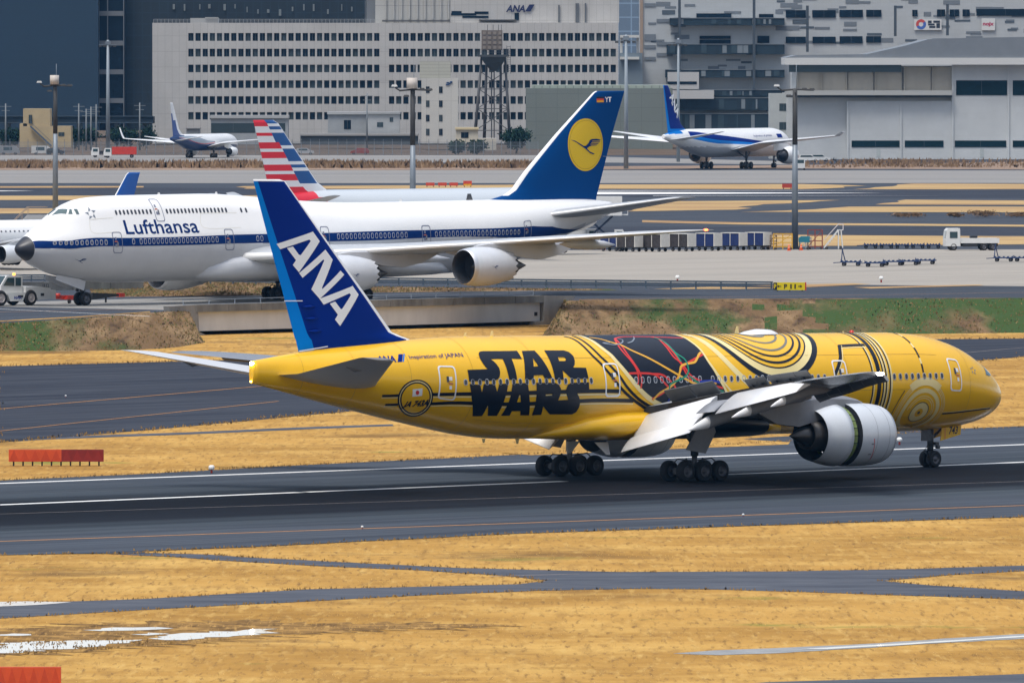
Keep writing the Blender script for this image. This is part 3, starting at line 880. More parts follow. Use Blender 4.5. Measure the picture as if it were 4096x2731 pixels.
def line_strip(name, a, b, w, m, layer, plateau=False, gaps=None):
    """a painted line between two points of the print, w metres wide; gaps = [(t0, t1)] kept bits"""
    if gaps is None and (a[0] <= -20 or b[0] >= 2400):
        s = (b[1] - a[1]) / (b[0] - a[0]); a2 = (a[0] - 800, a[1] - s * 800) if a[0] <= -20 else a; b2 = (b[0] + 800, b[1] + s * 800) if b[0] >= 2400 else b; a, b = a2, b2
    p, q = [(G(x, y, ZP) if plateau else GF(x, y))[:2] for x, y in (a, b)]
    p, q = np.array(p), np.array(q); d = q - p; n = np.array([-d[1], d[0]]) / np.hypot(*d) * w / 2
    mb = MB()
    for t0, t1 in (gaps or [(0, 1)]):
        k = 8
        for i in range(k):
            u, v = t0 + (t1 - t0) * i / k, t0 + (t1 - t0) * (i + 1) / k
            c = [p + d * u - n, p + d * v - n, p + d * v + n, p + d * u + n]
            mb.add([(x[0], x[1], (ZP if plateau else zf(x[1])) + .012 * layer) for x in c], [(0, 1, 2, 3)], 0)
    o = mb.build(name, m)
    return tag(o, kind='structure')


# --- the field
mb = MB()
ys = [330, 700, 745, 790, 835, 880, 990]
for i in range(len(ys) - 1):
    mb.add([(-400, ys[i], zf(ys[i])), (400, ys[i], zf(ys[i])), (400, ys[i + 1], zf(ys[i + 1])), (-400, ys[i + 1], zf(ys[i + 1]))], [(0, 1, 2, 3)], 0)
tag(mb.build('grass_field', GRASS), kind='structure')
# far taxi strip beyond the runway, with the exit that joins it
FARTAXI = [(-40, 842), (640, 824), (1500, 800), (2052, 780), (2400, 777), (2400, 818), (2000, 850), (1300, 902), (740, 950), (400, 982), (0, 1016), (-40, 1018)]
sheet('taxiway', FARTAXI, ASPH_D, 1, amp=.25)
sheet('exit_taxiway', [(1560, 1060), (1650, 1013), (1780, 1003), (2000, 993), (2230, 983), (2420, 976), (2420, 1010), (1900, 1045)], ASPH, 1, amp=.15)
RUNP = [(-60, 1106), (300, 1090), (700, 1068), (1220, 1043), (1700, 1020), (2203, 986), (2420, 979), (2420, 1183), (2352, 1187), (1200, 1225), (560, 1257), (335, 1266), (330, 1271), (150, 1272), (0, 1275), (-60, 1277)]
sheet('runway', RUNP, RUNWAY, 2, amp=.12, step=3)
GRTIP = [(1150, 1040), (1500, 1019), (1700, 1009), (1815, 1016), (1810, 1021), (1500, 1034), (1220, 1046)]
sheet('grass_strip', GRTIP, GRASS, 3, amp=.15)
line_strip('runway_edge_line', (-60, 1112.5), (2420, 1016), .9, LINE_W, 3)
line_strip('runway_centre_line', (-60, 1162.5), (2420, 1059), .9, LINE_W, 3, gaps=[(0, .28), (.285, .52), (.64, 1)])
line_strip('runway_side_line', (-60, 1183), (2420, 1104), .16, LINE_P, 3)
line_strip('runway_outer_line', (-60, 1246), (2420, 1159), .34, LINE_O, 3)
line_strip('taxi_line', (-40, 943), (640, 884), .22, LINE_O, 3)
line_strip('taxi_line', (-40, 991), (640, 922), .18, LINE_O, 3)
line_strip('taxi_line', (1900, 842), (2420, 796), .18, LINE_P, 3)
# narrow service road through the grass beyond the runway
sheet('service_road', [(-40, 1012), (110, 1004), (420, 993), (720, 980), (900, 974), (905, 978), (720, 985), (420, 998), (110, 1009), (-40, 1017)], PATHM, 1, amp=.2)
# the crossing paths in front
PATH1 = [(330, 1269), (480, 1273), (560, 1279), (800, 1291), (1060, 1304), (1420, 1313), (1780, 1312), (2060, 1307), (2420, 1296), (2420, 1310), (2352, 1311), (2200, 1319), (2029, 1333), (2140, 1344), (2352, 1357), (2420, 1360), (2420, 1381), (2352, 1376), (2100, 1368), (1900, 1361), (1640, 1353), (1450, 1352), (1240, 1356), (980, 1366), (700, 1381), (350, 1399), (0, 1420), (-40, 1422), (-40, 1388), (0, 1386), (330, 1375), (700, 1353), (1000, 1346), (1190, 1341), (1258, 1333), (1160, 1322), (960, 1309), (760, 1301), (560, 1290), (400, 1279), (250, 1272)]
sheet('path', PATH1, PATHM, 1, amp=.10, step=1.5)
sheet('path', [(1650, 1575), (1760, 1566), (2060, 1557), (2352, 1547), (2420, 1544), (2420, 1600), (1650, 1600)], PATHM, 1, amp=.10, step=1.5)
sheet('gravel_patch', [(-20, 1383), (60, 1381), (165, 1383), (90, 1389), (-20, 1394)], mat('pale_gravel', (.5, .48, .44), rough=.9, var=.3, scale=2), 2, amp=.1, step=1)
line_strip('path_line', (1125, 1324), (1330, 1318), .22, LINE_P, 2)
CHAN = [(1545, 1500), (1640, 1493), (1800, 1487), (1990, 1478), (2200, 1464), (2420, 1451), (2420, 1462), (2352, 1466), (2150, 1477), (1960, 1489), (1800, 1499), (1650, 1504)]
sheet('drain_channel', CHAN, mat('wet_concrete', (.30, .29, .27), rough=.3, var=.3, scale=.8), 1, amp=.12, step=1)
sheet('drain_water', [(1840, 1490), (1950, 1484), (2080, 1477), (2240, 1467), (2420, 1455), (2420, 1459), (2240, 1470), (2060, 1482), (1900, 1491)], WATER, 2, amp=.1, step=1)
MUD = ground_mat('wet_mud', [((.24, .135, .042),), ((.11, .062, .024), .35, .44, .62, 9), ((.38, .22, .068), .6, .50, .64, 9), ((.08, .045, .02), 2.0, .54, .70, 9, (1, .1, 1)), ((.42, .25, .08), 3.0, .54, .68, 8, (1, .08, 1))], rough=.9)
sheet('muddy_ground', [(-40, 1452), (200, 1432), (500, 1425), (900, 1430), (1150, 1434), (1100, 1442), (700, 1455), (500, 1474), (250, 1492), (60, 1506), (-40, 1508)], MUD, 1, amp=1.8, step=.5)
for pl in ([(-40, 1483), (60, 1474), (160, 1471), (330, 1469), (250, 1478), (170, 1487), (60, 1496), (-40, 1500)], [(190, 1447), (260, 1441), (360, 1440), (400, 1443), (300, 1448), (230, 1449)],
           [(340, 1466), (400, 1456), (480, 1450), (560, 1447), (640, 1444), (620, 1451), (560, 1459), (470, 1466), (380, 1470)], [(-40, 1460), (30, 1455), (70, 1456), (-40, 1463)], [(300, 1457), (340, 1453), (390, 1455), (340, 1459)]):
    sheet('puddle', pl, WATER, 2, amp=.8, step=.7)

# --- the bank and the bridge
TOPL = [(-900, 800), (-400, 767), (-40, 744), (0, 742), (180, 731), (345, 718), (432, 713)]
FOOTL = [(-900, 835), (-400, 820), (-40, 807), (0, 806), (200, 806), (380, 800), (470, 787)]
TOPR = [(1300, 690), (1340, 690), (1700, 688), (2100, 687), (2420, 686), (3300, 684)]
FOOTR = [(1244, 772), (1330, 770), (1700, 769), (2100, 767), (2420, 764), (3300, 758)]
def bank(name, top, foot):
    mb = MB()
    tp = spline([G(x, y, ZP) for x, y in top], 14); ft = spline([GF(x, y) for x, y in foot], 14)
    n, k = len(tp), 7
    r = random.Random(5)
    V = []
    for i in range(n):
        a, b = np.array(tp[i]), np.array(ft[i]) - np.array([0, 0, .03])
        for j in range(k):
            t = j / (k - 1); e = t * t * (3 - 2 * t)
            p = a + (b - a) * t; p[2] = a[2] + (b[2] - a[2]) * (.6 * t + .4 * e) + (r.uniform(-.09, .09) if 0 < j < k - 1 else 0)
            V.append(p)
    Fs = [[i * k + j, (i + 1) * k + j, (i + 1) * k + j + 1, i * k + j + 1] for i in range(n - 1) for j in range(k - 1)]
    mb.add(V, Fs, 0, True)
    o = mb.build(name, [BANK, BANK_G])
    for p in o.data.polygons:                       # the far right of the bank is lush
        if p.center.x + r.uniform(-4, 4) > 25: p.material_index = 1
    return tag(o, kind='structure'), tp, ft
bank_l, tpl, ftl = bank('bank', TOPL, FOOTL)
bank_r, tpr, ftr = bank('bank', TOPR, FOOTR)
# plateau: one sheet from the bank's edge to the horizon (left of the gap, right of it, and behind)
BL0, BR0 = G(432, 713, ZP), G(1236, 691, ZP)
mb = MB()
edge = [tuple(p) for p in tpl] + [tuple(p) for p in tpr]
pts = [(-9000, tpl[0][1])] + [(p[0], p[1]) for p in edge] + [(9000, tpr[-1][1]), (9000, 15000), (-9000, 15000)]
V, Fs = tess(pts)
mb.add([(x, y, ZP) for x, y in V], Fs, 0)
o = mb.build('ground', ASPH); tag(o, kind='structure')
for p in o.data.polygons:
    if p.normal.z < 0: p.flip()

br = empty('bridge', (BL0[0], BL0[1], ZF), 0, 0, 'long low taxiway bridge with white girder and stained concrete parapet', 'bridge')
fd = np.array([BR0[0] - BL0[0], BR0[1] - BL0[1]]); fl_ = np.hypot(*fd); fd = fd / fl_; fn = np.array([fd[1], -fd[0]])   # along, outwards
def BRG(t, o, z):
    return (fd[0] * t + fn[0] * o, fd[1] * t + fn[1] * o, z - ZF)
def bslab(mb, t0, t1, o0, o1, z0, z1, m=0):
    mb.hexa([BRG(t0, o0, z0), BRG(t1, o0, z0), BRG(t1, o1, z0), BRG(t0, o1, z0), BRG(t0, o0, z1), BRG(t1, o0, z1), BRG(t1, o1, z1), BRG(t0, o1, z1)], m)
GIRD = mat('girder_white', (.60, .60, .58), rough=.6, var=.12, scale=.35, stretch=(1, 1, .3))
PARA = mat('stained_parapet', (.17, .165, .15), rough=.9, var=.45, scale=.6, stretch=(1, 1, .25))
mb = MB(); bslab(mb, .4, fl_ - .4, .05, .55, 1.25, 2.95); mb.build('girder', GIRD, br)
mb = MB()
k = 11
for i in range(k):
    bslab(mb, fl_ * i / k + .03, fl_ * (i + 1) / k - .03, .1, .95, 2.96, 3.62)
mb.build('parapet', PARA, br)
mb = MB(); bslab(mb, 0, fl_, -34, .04, 2.5, ZP + .004); mb.build('deck', CONCRETE, br)
mb = MB(); bslab(mb, -2, fl_ + 2, -40, -39, -2, 2.6); mb.build('back_wall', mat('void_shade_wall', (.02, .02, .022), rough=1), br)  # near-black wall closes the underpass; the gap's shade is in its colour
mb = MB()
R = [[BRG(-3.5, .9, 3.55), BRG(0.0, .9, 3.62), BRG(.35, .9, 3.0), BRG(.5, .9, 1.2), BRG(1.6, .9, .85), BRG(-.4, .9, .8), BRG(-3.4, .9, 2.6)], [BRG(-3.5, .2, 3.55), BRG(0.0, .2, 3.62), BRG(.35, .2, 3.0), BRG(.5, .2, 1.2), BRG(1.6, .2, .85), BRG(-.4, .2, .8), BRG(-3.4, .2, 2.6)]]
mb.rings(R, 0, False); mb.build('abutment', CONCRETE, br)
mb = MB()
R = [[BRG(fl_ + a, o, z) for a, z in ((-.3, 3.62), (4.2, 3.5), (3.6, 3.0), (1.2, 1.0), (-1.6, .8), (-1.6, 1.2), (-.3, 1.25))] for o in (.98, .2)]
mb.rings(R, 0, False); mb.build('abutment', CONCRETE, br)
mb = MB()
for i in range(15):
    t = fl_ * i / 14
    mb.bar(BRG(t, -.6, ZP), BRG(t, -.6, ZP + .95), .07)
for z in (.5, .92): mb.bar(BRG(0, -.6, ZP + z), BRG(fl_, -.6, ZP + z), .06)
mb.build('railing', mat('galvanised_rail', (.30, .34, .39), rough=.5, metal=.2), br)
mb = MB(); bslab(mb, fl_ - 1.2, fl_ - .8, .55, .6, 1.75, 2.1); mb.build('access_hatch', mat('hatch_black', (.02, .02, .025), rough=.6), br)

# --- strips of the plateau, from near to far (colours seen as bands through the long lens)
P_ = lambda name, pts, m, layer, amp=0: sheet(name, pts, m, layer, True, amp, 12)
P_('grass_verge', [(-40, 741), (180, 729), (345, 717), (345, 715.5), (180, 727), (-40, 739)], GRASS, 1)
P_('grass_verge', [(1330, 690), (1700, 688), (2420, 686), (2420, 684), (1700, 686), (1330, 688)], BANK, 1)
P_('weed_verge', [(205, 681), (330, 681), (590, 679), (870, 672), (1100, 669), (1420, 667), (1400, 664), (1000, 660), (870, 659), (590, 650), (400, 645), (210, 643)], BANK, 1, .4)
P_('apron', [(-60, 640), (500, 641), (900, 642), (1300, 648), (1780, 653), (2420, 658), (2420, 640), (2420, 573), (1900, 573), (1270, 575), (-60, 570)], CONC, 1)
P_('grass_verge', [(1500, 664), (1600, 660), (1775, 655), (1960, 651), (2000, 653), (1850, 660), (1700, 664)], GRASS_FAR, 2, .3)
P_('grass_verge', [(1960, 660), (2250, 654), (2260, 656), (2000, 663)], GRASS_FAR, 2, .3)
line_strip('taxi_line', (-40, 717.5), (424, 709), .2, LINE_O, 2, True)
line_strip('taxi_line', (-40, 708), (345, 727), .28, LINE_W, 2, True)
line_strip('taxi_line', (1240, 689), (2420, 671), .2, LINE_O, 2, True)
line_strip('taxi_line', (200, 684), (660, 677), .2, LINE_O, 2, True)
P_('grass_strip', [(1470, 566), (1770, 566), (2420, 561), (2420, 543), (2000, 541), (1770, 539), (1480, 541)], GRASS_FAR, 2, 1)
P_('asphalt_strip', [(-60, 540), (2420, 540), (2420, 521), (-60, 521)], ASPH_D, 1)
P_('grass_strip', [(1475, 506), (1700, 511), (2420, 517), (2420, 521), (1700, 516), (1475, 511)], GRASS_FAR, 2, 1.2)
P_('grass_strip', [(-60, 513), (400, 511), (400, 525), (-60, 530)], GRASS_FAR, 2, 1.2)
P_('grass_strip', [(-60, 479), (300, 479), (300, 490), (-60, 491)], GRASS_FAR, 2, 1.2)
P_('grass_strip', [(1440, 463), (1930, 460), (1740, 472), (1690, 482), (1440, 486)], GRASS_FAR, 2, 2)
P_('grass_strip', [(1800, 484), (1700, 487), (2420, 488), (2420, 475), (1950, 475)], GRASS_FAR, 2, 2)
P_('grass_strip', [(2010, 470), (2420, 471), (2420, 461), (2080, 459)], GRASS_FAR, 2, 2)
P_('grass_strip', [(-60, 460), (640, 459), (640, 449), (-60, 450)], GRASS_FAR, 2, 2)
P_('asphalt_strip', [(-60, 447), (2420, 456), (2420, 436), (1800, 436), (-60, 430)], ASPH_D, 1)
for a, b, y0, y1 in ((1330, 2030, 440, 447), (1360, 2080, 436.5, 438.5), (1500, 2180, 449, 450.5), (-30, 80, 437, 440)):
    P_('runway_paint', [(a, y0 + 1), (b, (y0 + y1) / 2), (a, y1)], LINE_W, 2)
P_('grass_strip', [(560, 434), (1400, 434), (1840, 435), (1990, 427), (1840, 423), (1300, 424), (560, 428)], GRASS_FAR, 2, 2)
P_('grass_strip', [(1960, 435), (2420, 435), (2420, 423), (2100, 422)], GRASS_FAR, 2, 2)
P_('grass_strip', [(-60, 432), (330, 431), (330, 428), (-60, 428)], GRASS_FAR, 2, 2)
P_('taxiway', [(-60, 421), (2420, 421), (2420, 392), (-60, 391)], CONC_F, 2)
P_('weed_strip', [(-60, 391), (1250, 391), (1700, 387), (2420, 390), (2420, 371), (1800, 380), (1250, 383), (-60, 382)], mat('dry_reed', (.24, .16, .105), rough=.95, var=.4, scale=.15), 2, 2)
P_('perimeter_road', [(-60, 374), (1400, 374), (1850, 379), (1850, 372), (1250, 357), (-60, 357)], CONC_F, 2)
P_('perimeter_strip', [(-60, 357), (2420, 357), (2420, 300), (-60, 300)], ground_mat('far_soil', [((.12, .085, .06),), ((.07, .06, .05), .05, .4, .7, 5)], rough=.95), 1)

# --- stems of dry grass standing over the field: nobody could count them
def inside(poly, x, y):
    poly = np.array(poly); res = np.zeros(len(x), bool); n = len(poly); j = n - 1
    for i in range(n):
        xi, yi = poly[i]; xj, yj = poly[j]
        c = ((yi > y) != (yj > y)) & (x < (xj - xi) * (y - yi) / (yj - yi + 1e-12) + xi)
        res ^= c; j = i
    return res
def wpoly(P): return [tuple(GF(x, y)[:2]) for x, y in P]
def blades(name, pts, h0, h1, w, m, zfun):
    n = len(pts)
    h = RNG.uniform(h0, h1, n); az = RNG.uniform(0, 2 * pi, n); ln = RNG.uniform(0, .7, n) * h; la = RNG.uniform(.1, pi - .1, n)
    z = zfun(pts)
    V = np.zeros((n, 3, 3))
    az = RNG.uniform(-.9, .9, n)                    # broad side towards the south, where the light comes from
    V[:, 0, 0] = pts[:, 0] - w * np.cos(az) * h; V[:, 0, 1] = pts[:, 1] - w * np.sin(az) * h
    V[:, 1, 0] = pts[:, 0] + w * np.cos(az) * h; V[:, 1, 1] = pts[:, 1] + w * np.sin(az) * h
    V[:, 0, 2] = V[:, 1, 2] = z
    V[:, 2, 0] = pts[:, 0] + ln * np.cos(la); V[:, 2, 1] = pts[:, 1] + ln * np.sin(la); V[:, 2, 2] = z + h
    me = bpy.data.meshes.new(name)
    me.vertices.add(3 * n); me.loops.add(3 * n); me.polygons.add(n)
    me.vertices.foreach_set('co', V.reshape(-1)); me.loops.foreach_set('vertex_index', np.arange(3 * n, dtype=np.int32))
    me.polygons.foreach_set('loop_start', np.arange(0, 3 * n, 3, dtype=np.int32)); me.update(calc_edges=True)
    me.materials.append(m)
    o = bpy.data.objects.new(name, me); COL.objects.link(o)
    return tag(o, kind='stuff')
def stem_mat(name, cols, up=False):
    m = bpy.data.materials.new(name); m.use_nodes = True; nt = m.node_tree; b = nt.nodes['Principled BSDF']
    b.inputs['Roughness'].default_value = .9; b.inputs['Specular IOR Level'].default_value = .1
    g = nt.nodes.new('ShaderNodeNewGeometry'); r = nt.nodes.new('ShaderNodeValToRGB')
    r.color_ramp.interpolation = 'LINEAR'
    els = r.color_ramp.elements
    els[0].color = (*cols[0], 1); els[1].color = (*cols[-1], 1)
    for i, c in enumerate(cols[1:-1]):
        e = els.new((i + 1) / (len(cols) - 1)); e.color = (*c, 1)
    nt.links.new(g.outputs['Random Per Island'], r.inputs[0])
    tc = nt.nodes.new('ShaderNodeTexCoord'); n = nt.nodes.new('ShaderNodeTexNoise'); n.inputs['Scale'].default_value = .07; n.inputs['Detail'].default_value = 6
    nt.links.new(tc.outputs['Object'], n.inputs['Vector'])
    mr = nt.nodes.new('ShaderNodeMapRange'); mr.inputs['From Min'].default_value = .40; mr.inputs['From Max'].default_value = .66; mr.inputs['To Min'].default_value = 1.06; mr.inputs['To Max'].default_value = .78
    nt.links.new(n.outputs[0], mr.inputs[0])
    mx = nt.nodes.new('ShaderNodeMix'); mx.data_type = 'RGBA'; mx.blend_type = 'MULTIPLY'; mx.inputs[0].default_value = 1
    cb = nt.nodes.new('ShaderNodeCombineColor')
    for k in range(3): nt.links.new(mr.outputs[0], cb.inputs[k])
    nt.links.new(r.outputs[0], mx.inputs[6]); nt.links.new(cb.outputs[0], mx.inputs[7]); nt.links.new(mx.outputs[2], b.inputs['Base Color'])
    if up:                                          # fine stems take the light of the turf they stand in
        vu = nt.nodes.new('ShaderNodeCombineXYZ'); vu.inputs[2].default_value = 1
        nt.links.new(vu.outputs[0], b.inputs['Normal'])
    return m
STEM = stem_mat('dry_stems', [(.44, .24, .065), (.53, .31, .09), (.59, .36, .115), (.50, .29, .085), (.60, .39, .15)], up=True)
STEM_E = stem_mat('verge_stems', [(.20, .11, .035), (.30, .17, .05), (.36, .21, .06), (.14, .08, .03)], up=True)
STEM_B = stem_mat('bank_stems', [(.10, .06, .03), (.20, .12, .05), (.28, .18, .08), (.05, .09, .02), (.24, .15, .07)], up=True)
def scatter(n, d0, d1, bans, margin=1.04):
    u = RNG.uniform(d0**2, d1**2, n); y = np.sqrt(u); x = RNG.uniform(-1, 1, n) * 1176 / FOC * margin * y
    keep = np.ones(n, bool)
    for b in bans: keep &= ~inside(b, x, y)
    return np.stack([x[keep], y[keep]], 1)
bans = [wpoly(P) for P in (PATH1, RUNP, FARTAXI, CHAN, [(1650, 1575), (1760, 1566), (2060, 1557), (2352, 1547), (2420, 1544), (2420, 1620), (1650, 1620)],
                           [(1560, 1060), (1650, 1013), (1780, 1003), (2000, 993), (2230, 983), (2420, 976), (2420, 1010), (1900, 1045)])]
zv = lambda p: np.array([zf(y) for y in p[:, 1]]) + .01
blades('dry_grass', scatter(14000, 415, 590, bans), .02, .06, .5, STEM, zv)
q = scatter(60000, 438, 462, bans)
q = q[inside(wpoly([(-40, 1452), (200, 1432), (500, 1425), (900, 1430), (1150, 1434), (1100, 1442), (700, 1455), (500, 1474), (250, 1492), (60, 1506), (-40, 1508)]), q[:, 0], q[:, 1])]
blades('marsh_grass', q[RNG.uniform(0, 1, len(q)) < .05 + .25 * (np.sin(q[:, 0] * 1.3) * np.sin(q[:, 1] * .9) > .2)], .03, .10, .4, STEM_E, zv)
# darker grass along the edges of the paving
def fringe(P, per_m=8, reach=.3):
    w = wpoly(P); out = []
    for a, b in zip(w, w[1:] + w[:1]):
        a, b = np.array(a), np.array(b); L = np.hypot(*(b - a)); n = int(L * per_m)
        if n < 1: continue
        t = RNG.uniform(0, 1, n)[:, None]; out.append(a + (b - a) * t + RNG.normal(0, reach, (n, 2)))
    return np.concatenate(out)
blades('verge_grass', fringe(PATH1), .03, .13, .4, STEM_E, zv)
blades('verge_grass', fringe(RUNP, 10, .5), .04, .16, .4, STEM_E, zv)
blades('verge_grass', fringe(FARTAXI, 6, .6), .05, .2, .4, STEM_E, zv)
# ragged weeds on the bank
def bank_points(tp, ft, n):
    tp, ft = np.array(tp), np.array(ft); i = RNG.uniform(0, len(tp) - 1.001, n); k = i.astype(int); f = (i - k)[:, None]; t = RNG.uniform(0, 1, n)[:, None]
    a = tp[k] * (1 - f) + tp[k + 1] * f; b = ft[k] * (1 - f) + ft[k + 1] * f
    e = t * t * (3 - 2 * t)
    p = a + (b - a) * t; p[:, 2] = (a[:, 2:] + (b[:, 2:] - a[:, 2:]) * (.6 * t + .4 * e))[:, 0] - .05
    return p
for tp, ft in ((tpl, ftl), (tpr, ftr)):
    q = bank_points(tp, ft, 5000)
    blades('bank_weeds', q, .06, .22, .45, STEM_B, lambda p: p[:, 2])
# verge weeds behind the jumbo
VERGE = [(205, 681), (330, 681), (590, 679), (870, 672), (1100, 669), (1400, 666), (1000, 660), (870, 659), (590, 650), (400, 645), (210, 643)]
wp_ = [tuple(G(x, y, ZP)[:2]) for x, y in VERGE]
n_ = 14000
q = np.stack([RNG.uniform(min(p[0] for p in wp_), max(p[0] for p in wp_), n_), RNG.uniform(min(p[1] for p in wp_), max(p[1] for p in wp_), n_)], 1)
q = q[inside(wp_, q[:, 0], q[:, 1])]
blades('verge_weeds', q, .05, .2, .5, STEM_B, lambda p: np.full(len(p), ZP))
# ------------------------------------------------------------------ the yellow twin-engined airliner on the runway
YEL = mat('yellow_paint', (0.84, 0.47, 0.008), rough=0.25, coat=0.2, var=0.05, scale=0.35)
BLK = mat('black_paint', (0.006, 0.009, 0.018), rough=0.35, spec=.3)
CREAM = mat('cream_paint', (0.80, 0.66, 0.30), rough=0.3, coat=0.2)
GREY_LINE = mat('grey_paint', (0.16, 0.16, 0.13), rough=0.35)
WHT = mat('white_paint', (0.80, 0.80, 0.79), rough=0.28, coat=0.2, var=0.04, scale=0.5)
NAVY = mat('navy_paint', (0.0, 0.019, 0.19), rough=0.5, spec=.06)
SKYB = mat('sky_blue_paint', (0.0, 0.19, 0.60), rough=0.5, spec=.06)
REDP = mat('red_paint', (0.62, 0.03, 0.02), rough=0.35)
YWIRE = mat('amber_paint', (0.75, 0.38, 0.03), rough=0.35)
GRNW = mat('green_paint', (0.005, 0.22, 0.13), rough=0.35)
BLUW = mat('blue_paint', (0.005, 0.03, 0.30), rough=0.35)
GRYW = mat('pale_grey_paint', (0.18, 0.21, 0.25), rough=0.35)
WING_GREY = mat('wing_grey', (0.40, 0.42, 0.44), rough=0.38, var=0.08, scale=0.6)
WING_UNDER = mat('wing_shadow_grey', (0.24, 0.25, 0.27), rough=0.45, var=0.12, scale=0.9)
DARK_METAL = mat('dark_metal', (0.045, 0.048, 0.055), rough=0.42, metal=0.6, var=0.2, scale=3)
BARE = mat('bare_metal', (0.56, 0.58, 0.61), rough=0.42, metal=0.6)
NACELLE = mat('nacelle_grey', (0.56, 0.59, 0.62), rough=0.3, coat=0.2, var=0.05, scale=0.7)
TYRE = mat('tyre_rubber', (0.012, 0.012, 0.013), rough=0.8, var=0.3, scale=4)
HUB = mat('wheel_hub', (0.10, 0.10, 0.11), rough=0.4, metal=0.5)
STRUT = mat('gear_steel', (0.10, 0.105, 0.115), rough=0.45, metal=0.5, var=0.3, scale=5)
PANE = mat('cabin_pane', (0.05, 0.055, 0.07), rough=0.1)
RIM = mat('window_rim', (0.42, 0.44, 0.47), rough=0.4)
GLASS = mat('cockpit_glass', (0.10, 0.16, 0.18), rough=0.06, spec=0.8)
GREEN_LINER = mat('reverser_green', (0.16, 0.22, 0.06), rough=0.6, var=0.25, scale=4)
LAMP_W = mat('strobe_lamp', (1, 1, 1), emit=((1.0, 0.96, 0.88), 30.0))
LAMP_A = mat('amber_lamp', (1, .5, .1), emit=((1.0, 0.45, 0.08), 14.0))
LAMP_R = mat('red_beacon_glass', (0.5, 0.02, 0.01), rough=0.2)

_nose = (30.487, 661.08)
_h = radians(43.1446593)
_b = B777
air = empty('airliner', (_nose[0] - _b.sM * cos(_h), _nose[1] - _b.sM * sin(_h), 0.0), _h, 0.011,
            'bright yellow airliner with black lettering and a dark blue tail rolling on the runway', 'airliner')
yellow_air = air
MY = [YEL, BLK, CREAM, GREY_LINE, WHT, NAVY, SKYB, REDP, YWIRE, GRNW, BLUW, GRYW]
ex = []
for o_, hs in TITLE: ex.append(patch(_b, o_, hs, 1, .022))
# twin cheat lines aft, each black over cream
for i, ln in enumerate(STRIPES):
    ex.append(ribbon(_b, ln, .24, 1, .013, 0))
    for s0 in ln[:1]:
        ex.append(ribbon(_b, [(s, a - .20 / RA) for s, a in ln], .09, 2, .012, 0))
for ol, mm, of in zip(EMBLEM, (1, 2, 1, 0), (.016, .019, .022, .025)): ex.append(patch(_b, ol, [], mm, of))
ex.append(patch(_b, FLAG[0], [], 4, .03)); ex.append(patch(_b, FLAG[1], [], 7, .034))
ex.append(skin_text(_b, 'JA 743A', REG[0], REG[1], REG[2][1] + .06, 1, .032, bold=.05, shear=.2))
ex.append(skin_text(_b, 'Inspiration of JAPAN', SLOGAN[0], SLOGAN[1], SLOGAN[2][1], 5, .02, bold=.004))
ex.append(skin_text(_b, 'ANA', ANA_SMALL[0][0], ANA_SMALL[0][1], ANA_SMALL[0][2][1], 5, .02, bold=.03, shear=.2))
ex.append(patch(_b, ANA_SMALL[1], [], 5)); ex.append(patch(_b, ANA_SMALL[2], [], 6))
ex.append(ribbon(_b, DIAG[0], .19, 1, .016)); ex.append(ribbon(_b, DIAG[1], .19, 1, .016))
# the dark panel amidships
ext_l = [(36.57, 1.75)] + PANEL_L + [(30.7, -.6), (30.4, -.9), (30.3, -1.3), (30.3, -1.7)]
ext_r = [(28.7, 1.75)] + PANEL_R + [(26.4, -.45), (26.1, -.8), (25.9, -1.2), (25.9, -1.7)]
ex.append(patch(_b, spline(ext_l, 3) + spline(ext_r, 3)[::-1], [], 1, .008))
ex.append(ribbon(_b, [(s + .06, a) for s, a in ext_l[:-3]], .30, 2, .017))
ex.append(ribbon(_b, [(s - .06, a) for s, a in ext_r[:-3]], .16, 2, .017))
for gi, (grp, mm, w) in enumerate(zip(WIRES, (7, 8, 9, 10, 11), (.13, .14, .12, .14, .09))):
    for k, wr in enumerate(grp):
        ex.append(ribbon(_b, wr, w, mm, .018 + .0015 * (gi * 9 + k) / 3))
ex.append(ribbon(_b, CREAM_THIN, .12, 2, .018))
ex.append(ribbon(_b, [(27.0, 1.7)] + CREAM_BAND, .36, 2, .017))
# the big ring motif under the dome on the roof
SC_, AC_ = 22.15, pi / 2 * RA
for r0, r1, mm in ((0.75, 1.15, 3), (1.78, 1.93, 3), (2.45, 2.6, 3), (2.92, 3.06, 1), (3.36, 3.52, 1), (3.74, 3.84, 1), (4.30, 4.68, 1)):
    ex.append(arc_ring(_b, SC_, AC_, r0, r1, mm, 180, 360, .016))
ex.append(arc_ring(_b, SC_, AC_, 3.84, 4.30, 2, 180, 360, .012))
ex.append(arc_ring(_b, SC_, AC_, 5.30, 5.66, 2, 262, 360, .014))
# hoops round the forward cabin
def hoop(s0, s1, m, a0=-1.0, a1=1.7, off=.015):
    k = 40
    V = [];
    for i in range(k + 1):
        a = a0 + (a1 - a0) * i / k
        V += [_b.P(s0, a, off), _b.P(s1, a, off)]
    return V, [[2 * i, 2 * i + 1, 2 * i + 3, 2 * i + 2] for i in range(k)], m, True
for s0, s1, mm in ((14.08, 14.2, 1), (13.99, 14.08, 2), (13.42, 13.76, 1), (13.17, 13.28, 1), (13.05, 13.17, 2), (12.9, 13.01, 1), (12.78, 12.9, 2), (12.56, 12.67, 1), (12.42, 12.56, 2)):
    ex.append(hoop(s0, s1, mm, -.72))
k_ = 0
a_ = 1.7
while a_ > .24:
    ex.append(hoop(9.59, 9.73, 1 if k_ % 3 else 2, max(a_ - .13, .22), a_)); a_ -= .13; k_ += 1
ex.append(ribbon(_b, BRACKET[0], .22, 1, .018)); ex.append(ribbon(_b, BRACKET[1], .24, 1, .0185))
